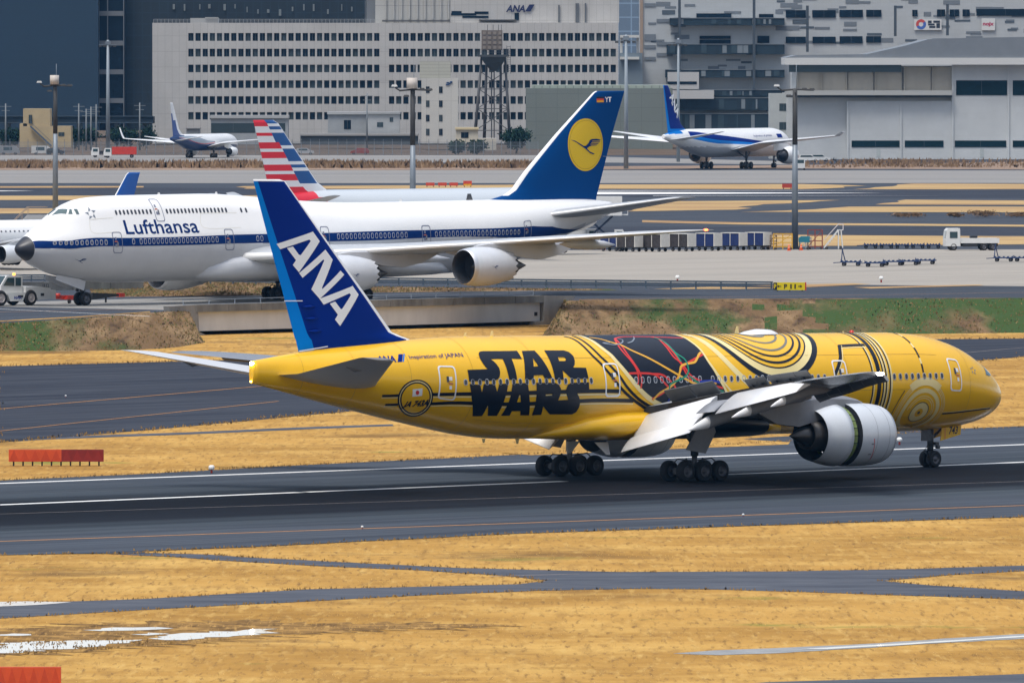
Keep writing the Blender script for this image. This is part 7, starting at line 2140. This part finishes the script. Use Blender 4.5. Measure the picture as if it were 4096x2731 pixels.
# wall behind the tractor
p0, p1 = G(60, 668, ZP), G(330, 663, ZP)
wl = empty('retaining_wall', (p0[0], p0[1], ZP), atan2(p1[1] - p0[1], p1[0] - p0[0]), 0, 'low stained concrete wall behind the tow tractor', 'wall')
mb = MB(); L_ = float(np.hypot(p1[0] - p0[0], p1[1] - p0[1]))
for k in range(5): mb.box(-6 + (L_ + 6) * k / 5 + .03, -6 + (L_ + 6) * (k + 1) / 5 - .03, 0, .5, 0, .85)
mb.build('wall_panel', PARA, wl)

# --- guard rails
RAIL = mat('guard_rail_steel', (.13, .17, .21), rough=.5, metal=.2, var=.15, scale=1)
def guard_rail(label, a, b, n, h=.85, bars=3):
    p0, p1 = G(*a, ZP), G(*b, ZP)
    L_ = float(np.hypot(p1[0] - p0[0], p1[1] - p0[1]))
    r = empty('guard_rail', (p0[0], p0[1], ZP), atan2(p1[1] - p0[1], p1[0] - p0[0]), 0, label, 'guard rail', 'steel guard rails along the taxiway')
    for k in range(n + 1):
        mb = MB(); mb.box(-.06, .06, -.06, .06, 0, h)
        o = mb.build('post', RAIL, r); o.location = (L_ * k / n, 0, 0)
    for k in range(bars):
        z = h * (.45 + .5 * k / (bars - 1))
        mb = MB(); mb.hexa([(-.2, -.10, z - .09), (L_ + .2, -.10, z - .09), (L_ + .2, -.06, z - .09), (-.2, -.06, z - .09), (-.2, -.14, z + .07), (L_ + .2, -.14, z + .07), (L_ + .2, -.10, z + .07), (-.2, -.10, z + .07)]); mb.build('rail', RAIL, r)
guard_rail('long steel guard rail running left from the yellow taxi sign', (860, 657), (1772, 667), 16)
guard_rail('short steel guard rail under the jumbo nose', (-20, 650), (103, 650), 4)
guard_rail('steel guard rail seen under the jumbo belly', (380, 650), (640, 655), 5, .75)

# --- the taxi sign
ts = empty('taxi_sign', stand(1814, 669), radians(-4), 0, 'yellow taxiway sign reading P and P11 between two arrows', 'sign')
k_ = (669 - 133) / 22.5
w_ = 75 / k_ * 1.0
mb = MB(); mb.box(-w_ / 2, w_ / 2, -.12, .12, .12, .86, 0); mb.box(-w_ / 2 - .01, -w_ / 2 + .36, -.135, -.121, .14, .84, 1); mb.box(w_ / 2 - .1, w_ / 2 + .02, -.14, .13, .10, .88, 2)
for x in (-1.2, 0, 1.2): mb.box(x - .05, x + .05, -.05, .05, 0, .12, 1)
def sign_text(t, x, w, m, h=.42):
    V, Fs = text_fit(t, w, h, bold=.03); mb.add([(x + a, -.142, .28 + b) for a, b in V], Fs, m)
sign_text('P', -w_ / 2 + .07, .22, 0); sign_text('P', -.55, .30, 1); sign_text('1', .05, .14, 1); sign_text('1', .45, .14, 1)
for x, sg in ((-1.0, -1), (.98, 1)):
    mb.box(x - .17, x + .17, -.142, -.121, .46, .53, 1)
    mb.add([(x + sg * .22, -.142, .495), (x + sg * .05, -.142, .64), (x + sg * .05, -.142, .35)], [(0, 1, 2)], 1)
mb.build('sign_box', [mat('sign_yellow', (.72, .55, .0), rough=.45), mat('sign_black', (.012, .012, .014), rough=.5), GSE_R], ts)

# --- covered baggage carts in a train
def cart(px, py, label, curtain, ang=-38):
    r = empty('baggage_cart', stand(px, py), radians(ang), 0, label, 'baggage cart', 'baggage carts drawn up in a train')
    mb = MB(); mb.box(-1.35, 1.35, -.75, .75, .42, .55, 0); mb.bar((-1.4, 0, .45), (-2.1, 0, .4), .1); mb.build('bed', GSE_D, r)
    mb = MB(); mb.box(-1.38, -1.28, -.8, .8, .55, 2.0, 0); mb.box(1.28, 1.38, -.8, .8, .55, 2.0, 0); mb.box(-1.38, 1.38, -.8, .8, 2.0, 2.08, 0); mb.box(-.04, .04, -.8, -.74, .55, 2.0, 0); mb.build('frame', mat('cart_white', (.62, .60, .55), rough=.5, var=.15, scale=1), r)
    mb = MB()
    for x0, x1 in ((-1.27, -.05), (.05, 1.27)):
        R = [[(x0 + (x1 - x0) * i / 8, -.76 + .03 * (i % 2), z) for z in (.57, 1.98)] for i in range(9)]
        mb.rings(R, 0, False, (False, False), False)
    mb.box(-1.27, 1.27, -.70, .74, .56, 1.99, 0)
    mb.build('curtain', curtain, r)
    wheels(r, [(-.95, -.6), (.95, -.6), (-.95, .6), (.95, .6)], .22, .16)
    return r
CUR_D = mat('curtain_dark', (.045, .04, .042), rough=.8, var=.4, scale=2.5); CUR_B = mat('curtain_blue', (.008, .025, .12), rough=.7, var=.2, scale=2)
for i, (px, py, c, lb_) in enumerate(((1408, 577, CUR_B, 'short blue-curtained baggage cart at the left end of the train'), (1446, 578, CUR_D, 'first dark-curtained baggage cart, next to the leftmost blue one'), (1506, 578, CUR_D, 'second dark-curtained baggage cart of the train'), (1568, 577, CUR_D, 'third dark-curtained baggage cart, just left of the blue ones'),
                                 (1628, 576, CUR_B, 'first blue-curtained baggage cart right of the dark ones'), (1686, 575, CUR_B, 'second blue-curtained baggage cart from the dark ones'), (1742, 574, CUR_B, 'last blue-curtained baggage cart beside the yellow racks'))):
    r = cart(px, py, lb_, c)
# --- flat dollies
def dolly(px, py, label, L_=3.4, post=False, ang=-6, group='low flat dollies on the apron'):
    r = empty('flat_dolly', stand(px, py), radians(ang), 0, label, 'dolly', group)
    mb = MB(); mb.box(-L_ / 2, L_ / 2, -.8, .8, .38, .5, 0)
    for k in range(5): mb.box(-L_ / 2 + .1 + k * (L_ - .3) / 4.2, -L_ / 2 + .25 + k * (L_ - .3) / 4.2, -.78, .78, .5, .6, 0)
    mb.bar((-L_ / 2, 0, .4), (-L_ / 2 - .8, 0, .35), .09)
    for x in (-L_ / 2 + .1, L_ / 2 - .1): mb.bar((x, -.75, .5), (x, -.75, .72), .08)
    mb.build('bed', GSE_B, r)
    wheels(r, [(-L_ * .33, -.65), (L_ * .33, -.65), (-L_ * .33, .65), (L_ * .33, .65)], .22, .16)
    if post:
        mb = MB(); mb.bar((-L_ / 2 + .1, -.25, .5), (-L_ / 2 + .2, 0, 1.75), .08); mb.bar((-L_ / 2 + .5, .25, .5), (-L_ / 2 + .2, 0, 1.75), .08); mb.box(-L_ / 2 + .12, -L_ / 2 + .28, -.1, .1, 1.7, 1.95); mb.build('tow_post', GSE_B, r)
    return r
for px, py, lb_, po in ((1955, 611, 'blue flat dolly with upright tow post, left end of the near group', True), (2010, 613, 'blue flat dolly just right of the one with the post', False), (2052, 610, 'blue flat dolly in the middle of the near group', False), (2088, 609, 'blue flat dolly second from the right in the near group', False), (2126, 607, 'blue flat dolly at the right end of the near group', False),
                        (2306, 601, 'blue flat dolly with tow post at the right edge of the view', True), (2352, 601, 'blue flat dolly cut by the right edge of the view', False)):
    dolly(px, py, lb_, 2.3, po)
for k in range(5):
    dolly(2000 + k * 36, 571, ('dark flat dolly at the left end of the row before the white truck', 'second dark flat dolly of the row before the white truck', 'middle dark flat dolly of the row before the white truck', 'fourth dark flat dolly of the row before the white truck', 'dark flat dolly touching the white truck cab')[k], 1.7, False, -2)
# --- the white truck
tk = empty('flatbed_truck', stand(2232, 575), radians(186), 0, 'white flatbed truck parked at the right edge of the apron', 'truck')
mb = MB(); mb.rings([[(x, y, z) for x, z in ((3.25, .5), (3.25, 1.35), (3.12, 2.35), (2.9, 2.6), (1.55, 2.6), (1.5, .5))] for y in (-1.1, 1.1)], 0, False); mb.build('cab', GSE_W, tk)
mb = MB()
mb.rings([[(x, y, z) for x, z in ((3.18, 1.45), (3.08, 2.3))] + [(x, -y, z) for x, z in ((3.08, 2.3), (3.18, 1.45))] for y in (-.95,)] + [[(x + .09, y, z) for x, z in ((3.18, 1.45), (3.08, 2.3))] + [(x + .09, -y, z) for x, z in ((3.08, 2.3), (3.18, 1.45))] for y in (-.95,)], 0, False)
for y in (1.105, -1.13): mb.box(1.85, 2.75, y, y + .025, 1.45, 2.2)
mb.build('cab_window', VGLASS, tk)
mb = MB(); mb.box(-3.1, 1.45, -1.1, 1.1, .85, 1.0, 0); mb.box(-3.1, 1.4, 1.02, 1.1, 1.0, 1.45, 0); mb.box(-3.1, 1.4, -1.1, -1.02, 1.0, 1.45, 0); mb.box(-.6, .2, -.5, .5, 1.0, 1.7, 1); mb.build('bed', [GSE_W, GSE_D], tk)
mb = MB(); mb.box(-3.0, 3.2, -.5, .5, .5, .85); mb.box(-.5, 1.2, .6, 1.05, .45, .8); mb.build('chassis', GSE_D, tk)
wheels(tk, [(2.3, -.95), (2.3, .95), (-1.3, -.95), (-1.3, .95), (-2.35, -.95), (-2.35, .95)], .45, .3)
# --- racks, steps and frames round the foot of the third mast
def frame(name, label, cat, px, py, w, h, d, m, shelves=2):
    r = empty(name, stand(px, py), 0, 0, label, cat)
    mb = MB()
    for x in (-w / 2, 0, w / 2):
        for y in (-d / 2, d / 2): mb.bar((x, y, .1), (x, y, h), .09)
    for k in range(shelves + 1):
        z = .35 + (h - .35) * k / shelves
        for y in (-d / 2, d / 2): mb.bar((-w / 2, y, z), (w / 2, y, z), .08)
        for x in (-w / 2, w / 2): mb.bar((x, -d / 2, z), (x, d / 2, z), .08)
    mb.bar((-w / 2, -d / 2, .35), (w / 2, -d / 2, h), .07)
    mb.build('rack_frame', m, r)
    wheels(r, [(-w / 2 + .15, -d / 2), (w / 2 - .15, -d / 2)], .14, .1)
    return r
r = frame('equipment_rack', 'brown slatted rack at the end of the baggage carts', 'rack', 1768, 574, 1.6, 1.7, 1, mat('rack_brown', (.16, .10, .06), rough=.7), 4)
frame('equipment_rack', 'yellow tube rack left of the light mast foot', 'rack', 1798, 574, 2.2, 1.9, 1.4, GSE_Y, 3)
frame('equipment_rack', 'red tube stand right of the light mast foot', 'rack', 1872, 573, 1.7, 2.3, 1.2, mat('rack_red', (.22, .04, .03), rough=.6), 3)
frame('equipment_rack', 'grey tube stand between the light mast and the red one', 'rack', 1851, 573, 1.2, 1.4, 1.0, mat('rack_grey', (.30, .33, .36), rough=.5), 2)
r = empty('air_starter', stand(1846, 574), 0, 0, 'small teal ground unit beside the light mast foot', 'ground unit')
mb = MB(); mb.rings([[(x, y, z) for x, z in ((-.6, .9), (-.6, 1.4), (-.3, 1.6), (.7, 1.6), (.7, .9))] for y in (-.5, .5)], 0, False); mb.bar((-.5, 0, .2), (-.5, 0, .9), .1); mb.bar((.5, 0, .2), (.5, 0, .9), .1); mb.build('housing', mat('teal_paint', (.01, .16, .22), rough=.5), r)
wheels(r, [(-.5, -.4), (.5, -.4)], .2, .12)
r = empty('step_ladder', stand(1912, 573), 0, 0, 'white mobile maintenance steps with red rails on the apron', 'mobile steps')
mb = MB()
for k in range(7): mb.box(-.9 + .22 * k, -.6 + .22 * k, -.5, .5, .3 + .28 * k, .36 + .28 * k)
for y in (-.5, .5): mb.bar((-1.0, y, .2), (.7, y, 2.3), .14); mb.bar((.7, y, .1), (.7, y, 2.3), .12); mb.bar((1.2, y, .1), (1.0, y, 2.3), .12)
mb.box(.55, 1.25, -.5, .5, 2.25, 2.33); mb.build('stair_frame', GSE_W, r)
mb = MB()
for y in (-.52, .52): mb.bar((-1.0, y, 1.1), (.7, y, 3.0), .06); mb.bar((.7, y, 3.0), (1.25, y, 3.0), .06); mb.bar((1.25, y, 2.3), (1.25, y, 3.0), .06)
mb.build('hand_rail', mat('rail_white', (.6, .55, .55), rough=.5), r)
wheels(r, [(-.7, -.5), (1.0, -.5)], .18, .12)
# --- high-lift catering truck behind the jumbo's tail
ct = empty('catering_truck', stand(1378, 572), 0, 0, 'high-lift catering truck with dark scissor frame raised behind the jumbo tail', 'truck')
mb = MB(); mb.box(-3.2, 3.1, -1.1, 1.1, .75, 1.0); mb.box(-2.6, 2.0, -.6, .6, .45, .75); mb.build('chassis', GSE_D, ct)
mb = MB(); mb.rings([[(x, y, z) for x, z in ((1.7, .8), (1.7, 2.3), (2.7, 2.3), (3.05, 1.6), (3.1, .8))] for y in (-1.05, 1.05)], 0, False); mb.build('cab', GSE_W, ct)
mb = MB()
for y in (1.06, -1.085): mb.rings([[(x, y + d, z) for x, z in ((1.95, 1.5), (1.95, 2.1), (2.6, 2.1), (2.85, 1.5))] for d in (0, .025)], 0, False)
mb.build('cab_window', VGLASS, ct)
mb = MB()
for y in (-.7, .7): mb.bar((-1.7, y, 1.0), (1.5, y, 3.9), .22); mb.bar((1.5, y, 1.0), (-1.7, y, 3.9), .22)
mb.build('scissor_lift', mat('scissor_navy', (.008, .02, .05), rough=.5), ct)
mb = MB(); mb.box(-2.4, 2.6, -1.15, 1.15, 3.95, 6.2, 0); mb.box(2.6, 3.3, -.9, .9, 4.0, 4.1, 0); mb.box(3.25, 3.3, -.9, .9, 4.1, 5.0, 0); mb.build('van_body', GSE_W, ct)
wheels(ct, [(2.3, -.95), (2.3, .95), (-1.9, -.95), (-1.9, .95)], .48, .32)
c2 = empty('service_truck', stand(1338, 571), radians(4), 0, 'white service truck half hidden behind the jumbo wing', 'truck')
mb = MB(); mb.rings([[(x, y, z) for x, z in ((.4, .7), (.4, 2.3), (1.6, 2.3), (1.95, 1.5), (2.0, .7))] for y in (-1.0, 1.0)], 0, False); mb.build('cab', GSE_W, c2)
mb = MB(); mb.box(-3.0, .35, -1.05, 1.05, .9, 2.4); mb.build('van_body', GSE_W, c2)
mb = MB(); mb.box(-3.0, 1.9, -.6, .6, .45, .9); mb.build('chassis', GSE_D, c2)
mb = MB()
for y in (1.01, -1.035): mb.box(.7, 1.45, y, y + .025, 1.5, 2.1)
mb.build('cab_window', VGLASS, c2)
wheels(c2, [(1.2, -.9), (1.2, .9), (-2.0, -.9), (-2.0, .9)], .45, .3)
# --- stairs and cones
st_ = empty('passenger_stairs', stand(72, 556), radians(8), 0, 'white passenger boarding stairs at the left, beyond the jumbo nose', 'boarding stairs')
mb = MB()
for y in (-.9, .9): mb.rings([[(x, y + d, z) for x, z in ((-3.4, .5), (-.4, 3.3), (1.9, 3.3), (1.9, 2.6), (.2, 1.4), (-2.4, .5))] for d in (0, .08)], 0, False)
for k in range(12): mb.box(-3.2 + .24 * k, -2.9 + .24 * k, -.88, .88, .6 + .22 * k, .64 + .22 * k)
mb.box(-.4, 1.9, -.88, .88, 3.2, 3.28); mb.build('stair_frame', mat('stairs_pale', (.48, .47, .45), rough=.5), st_)
mb = MB()
for y in (-.9, .95):
    mb.bar((-3.4, y, 1.4), (-.4, y, 4.3), .08); mb.bar((-.4, y, 4.3), (1.9, y, 4.3), .08)
    for k in range(5): mb.bar((-3.4 + .75 * k, y, .6 + .7 * k), (-3.4 + .75 * k, y, 1.4 + .72 * k), .05)
mb.build('hand_rail', mat('rail_tan', (.40, .30, .22), rough=.6), st_)
mb = MB(); mb.box(-2.2, 2.0, -.9, .9, .3, .7); mb.bar((.9, 0, .7), (.9, 0, 3.2), .4); mb.build('chassis', GSE_D, st_)
wheels(st_, [(-1.6, -.8), (1.4, -.8)], .35, .2)
def cone(px, py, label):
    r = empty('traffic_cone', stand(px, py), 0, 0, label, 'traffic cone', 'orange traffic cones')
    mb = MB(); mb.rings([[(rr * cos(2 * pi * j / 12), rr * sin(2 * pi * j / 12), z) for j in range(12)] for rr, z in ((.2, .04), (.13, .38), (.12, .42), (.08, .58), (.03, .75))], [0, 1, 0, 0], True); mb.box(-.26, .26, -.26, .26, 0, .04); mb.build('cone_body', [ORANGE, GSE_W], r)
cone(1273, 580, 'orange traffic cone at the jumbo outer engine tail'); cone(1386, 573, 'orange traffic cone before the catering truck wheels'); cone(1840, 575, 'red traffic cone at the light mast foot'); cone(1812, 576, 'orange traffic cone just left of the light mast foot')

# --- vehicles far off on the perimeter road
def far_truck(px, py, label, cab, bed, L_=6.0, ang=180, tall=1.6):
    k = (py - 133) / 22.5
    r = empty('utility_truck', stand(px, py), radians(ang), 0, label, 'truck', 'trucks on the perimeter road')
    mb = MB(); mb.rings([[(x, y, z) for x, z in ((L_ / 2, .5), (L_ / 2, 1.3), (L_ / 2 - .3, 2.2), (L_ / 2 - 1.7, 2.2), (L_ / 2 - 1.8, .5))] for y in (-1, 1)], 0, False); mb.build('cab', cab, r)
    mb = MB(); mb.box(L_ / 2 - 1.5, L_ / 2 - .45, 1.0, 1.03, 1.35, 2.0); mb.box(L_ / 2 - 1.5, L_ / 2 - .45, -1.03, -1.0, 1.35, 2.0); mb.build('cab_window', VGLASS, r)
    mb = MB(); mb.box(-L_ / 2, L_ / 2 - 1.9, -1, 1, .8, .8 + tall); mb.build('bed', bed, r)
    wheels(r, [(L_ / 2 - .9, .8), (-L_ / 2 + 1.1, .8), (L_ / 2 - .9, -.8), (-L_ / 2 + 1.1, -.8)], .42, .28)
    return r
far_truck(232, 362, 'small white truck left of the one with a red load, far left', GSE_W, GSE_D, 4.4, 180, .7)
far_truck(276, 363, 'white truck with a red load on the far left perimeter road', GSE_W, GSE_R, 7.4, 180, 1.7)
def car(px, py, label, ang=0):
    r = empty('parked_car', stand(px, py), radians(ang), 0, label, 'car', 'white cars by the hangar')
    mb = MB(); mb.rings([[(x, y, z) for x, z in ((-2.2, .35), (-2.25, 1.0), (-2.0, 1.5), (.5, 1.55), (1.25, 1.0), (2.1, .85), (2.2, .35))] for y in (-.85, .85)], 0, False); mb.build('body', GSE_W, r)
    mb = MB()
    for y in (.855, -.88): mb.rings([[(x, y + d, z) for x, z in ((-1.9, 1.05), (-1.75, 1.42), (.4, 1.45), (.95, 1.05))] for d in (0, .02)], 0, False)
    mb.build('side_window', VGLASS, r)
    wheels(r, [(-1.4, .75), (1.35, .75), (-1.4, -.75), (1.35, -.75)], .33, .22)
car(1858, 372, 'white car parked left of the other by the white hangar'); car(1883, 371, 'white car parked right of the other by the white hangar', 8)
r = empty('utility_van', stand(1838, 391), radians(90), 0, 'small white van seen just right of the mast before the hangar', 'van')
mb = MB(); mb.rings([[(x, y, z) for x, z in ((-1.8, .4), (-1.8, 2.4), (1.2, 2.4), (1.8, 1.2), (1.8, .4))] for y in (-.9, .9)], 0, False); mb.build('body', GSE_W, r)
mb = MB(); mb.rings([[(-1.82, y, z) for y, z in ((-.7, 1.4), (.7, 1.4), (.7, 2.1), (-.7, 2.1))], [(-1.80, y, z) for y, z in ((-.7, 1.4), (.7, 1.4), (.7, 2.1), (-.7, 2.1))]], 0, False); mb.build('rear_window', VGLASS, r)
wheels(r, [(-1.1, .8), (1.1, .8), (-1.1, -.8), (1.1, -.8)], .35, .22)

def parked(px, label, col, ang, van):
    r = empty('parked_van' if van else 'parked_car', (at(px, 300, 2440)[0], 2440, ZP), radians(ang), 0, label, 'van' if van else 'car', 'vehicles parked behind the fence')
    mb = MB(); pr = ((-2.4, .4), (-2.4, 2.1), (1.4, 2.1), (2.2, 1.2), (2.4, .4)) if van else ((-2.2, .35), (-2.25, 1.0), (-1.8, 1.5), (.5, 1.55), (1.25, 1.0), (2.1, .85), (2.2, .35))
    mb.rings([[(x, y, z) for x, z in pr] for y in (-.85, .85)], 0, False); mb.build('body', mat('paint_%s' % label.split()[0], col, rough=.35), r)
    mb = MB(); mb.box(-1.4, .6, -.9, -.86, 1.05, 1.4 if not van else 1.8); mb.build('side_window', VGLASS, r)
    wheels(r, [(-1.4, .75), (1.35, .75), (-1.4, -.75), (1.35, -.75)], .33, .22)
parked(22, 'grey van parked behind the fence at the far left', (.25, .26, .27), 0, True); parked(96, 'white van parked behind the fence under the tan block house', (.6, .6, .58), 5, True)
parked(128, 'black car parked behind the fence beside the drum-topped mast', (.02, .02, .022), 0, False); parked(700, 'silver car parked behind the fence right of the striped tail', (.4, .41, .42), 0, False); parked(826, 'red car parked behind the fence left of the middle light mast', (.25, .03, .02), 180, False)

# --- red and orange boards
RED_B = mat('board_red', (.21, .009, .007), rough=.55, var=.2, scale=1.4); ORG_B = mat('board_orange', (.58, .070, .014), rough=.55, var=.18, scale=1.0); ORG_D = mat('board_orange_dark', (.50, .050, .010), rough=.55, var=.2, scale=1.2)
def board(label, x0, x1, y0, y1, legs, split=None, z_off=.28, depth=.35):
    """low marker board: x0..x1 across, y0 top, y1 foot of its legs; split = where orange panels give way to red ones"""
    p0, p1 = GF(x0, y1), GF(x1, y1)
    k = FOC / p0[1]
    r = empty('marker_board', ((p0[0] + p1[0]) / 2, p0[1], p0[2]), 0, 0, label, 'marker board', 'red and orange marker boards on the grass')
    w = (x1 - x0) / k; h = (y1 - y0) / k
    mb = MB()
    n = 8 if split is None else 9
    for i in range(n):
        t0, t1 = i / n, (i + 1) / n
        red = split is not None and (t0 + t1) / 2 > split
        m = 2 if red else 0
        xa, xb = -w / 2 + w * t0, -w / 2 + w * t1; zm = z_off + (h - z_off)
        mb.box(xa, xb, 0, depth, z_off, h, m)
        xm = (xa + xb) / 2
        mb.add([(xa + .02, -.006, z_off + .02), (xm, -.006, h - .02), (xb - .02, -.006, z_off + .02)], [(0, 1, 2)], m + 1)
    mb.build('panel', [ORG_B, ORG_D, RED_B, mat('board_red_pale', (.24, .012, .009), rough=.55)], r)
    for i in range(legs):
        x = -w / 2 + w * (i + .5) / legs
        mb = MB(); mb.bar((x, depth / 2, -.1), (x, depth / 2, z_off), .1); mb.build('leg', GSE_D, r)
board('long low marker board, orange left part and dark red right part, by the runway', 20, 238, 1032, 1070, 10, .6)
board('orange-red marker board cut by the bottom left corner', -60, 140, 1531, 1592, 6, None, .3)
def far_board(px, py, w, h, label, cat='marker board', extra=None):
    p = G(px, py, ZP); r = empty('far_marker', (p[0], p[1], ZP), 0, 0, label, cat, 'small red markers on the far grass')
    mb = MB(); mb.box(-w / 2, w / 2, 0, .5, .25, h, 0)
    for x in (-w / 2 + .2, w / 2 - .2): mb.box(x - .06, x + .06, .1, .3, 0, .25, 1)
    if extra: mb.box(-w / 2 + .1, w / 2 - .1, -.12, -.02, .25, h * .5, 2)
    mb.build('panel', [mat('far_red', (.46, .05, .03), rough=.6), GSE_D, GSE_Y], r)
far_board(1808, 435, 1.7, .95, 'square red marker left of the bare light mast, far grass')
for x, lb_, ex_ in ((988, 'leftmost of the four red markers over the silver fuselage', None), (1016, 'second of the four red markers over the silver fuselage', None), (1042, 'third and squarest of the four red markers over the silver fuselage', None), (1074, 'red marker with a yellow base over the silver fuselage', 1)):
    far_board(x, 430, 1.5, .8 if ex_ is None else 1.1, lb_, extra=ex_)
# --- runway lights and small marks
def edge_light(px, py, label, field=True, s=1.0):
    p = GF(px, py) if field else G(px, py, ZP)
    r = empty('edge_light', tuple(p), 0, 0, label, 'runway light', 'runway and taxiway edge lights')
    mb = MB(); mb.tube([(0, 0, 0), (0, 0, .18 * s)], .05 * s, 8); mb.build('stem', GSE_R, r)
    mb = MB(); mb.rings([[(rr * s * cos(2 * pi * j / 12), rr * s * sin(2 * pi * j / 12), z * s) for j in range(12)] for rr, z in ((.10, .18), (.14, .22), (.14, .34), (.08, .40))], 0, True); mb.build('lamp_cap', mat('light_white', (.75, .75, .72), rough=.4), r)
edge_light(486, 1087, 'white edge light on the far runway edge, left of the yellow airliner', True, 1.3); edge_light(2066, 1022, 'white edge light between the engine and the nose wheel', True, 1.3); edge_light(832, 1215, 'small edge light on the orange line, left of centre', True, .5); edge_light(1707, 1187, 'small edge light on the orange line, right of centre', True, .5); edge_light(150 * .0 + 151, 913, 'small edge light on the taxiway at far left', True, .5)
for x, y in ((1556, 647), (2024, 649)): edge_light(x, y, 'low white taxi light at the apron edge, %s the yellow sign' % ('left of' if x < 1700 else 'right of'), False, 1.6)
# ------------------------------------------------------------------ the air between
mb = MB()
mb.box(-1500, 1500, -40, 3700, -3.5, 75)
hz = mb.build('haze', [])
hm = bpy.data.materials.new('haze_air'); hm.use_nodes = True
hn = hm.node_tree; hn.nodes.clear()
pv = hn.nodes.new('ShaderNodeVolumePrincipled'); ho = hn.nodes.new('ShaderNodeOutputMaterial')
pv.inputs['Color'].default_value = (.18, .52, 1.0, 1)
pv.inputs['Density'].default_value = 0.000016
hn.links.new(pv.outputs[0], ho.inputs['Volume'])
hz.data.materials.append(hm)
tag(hz, kind='stuff')
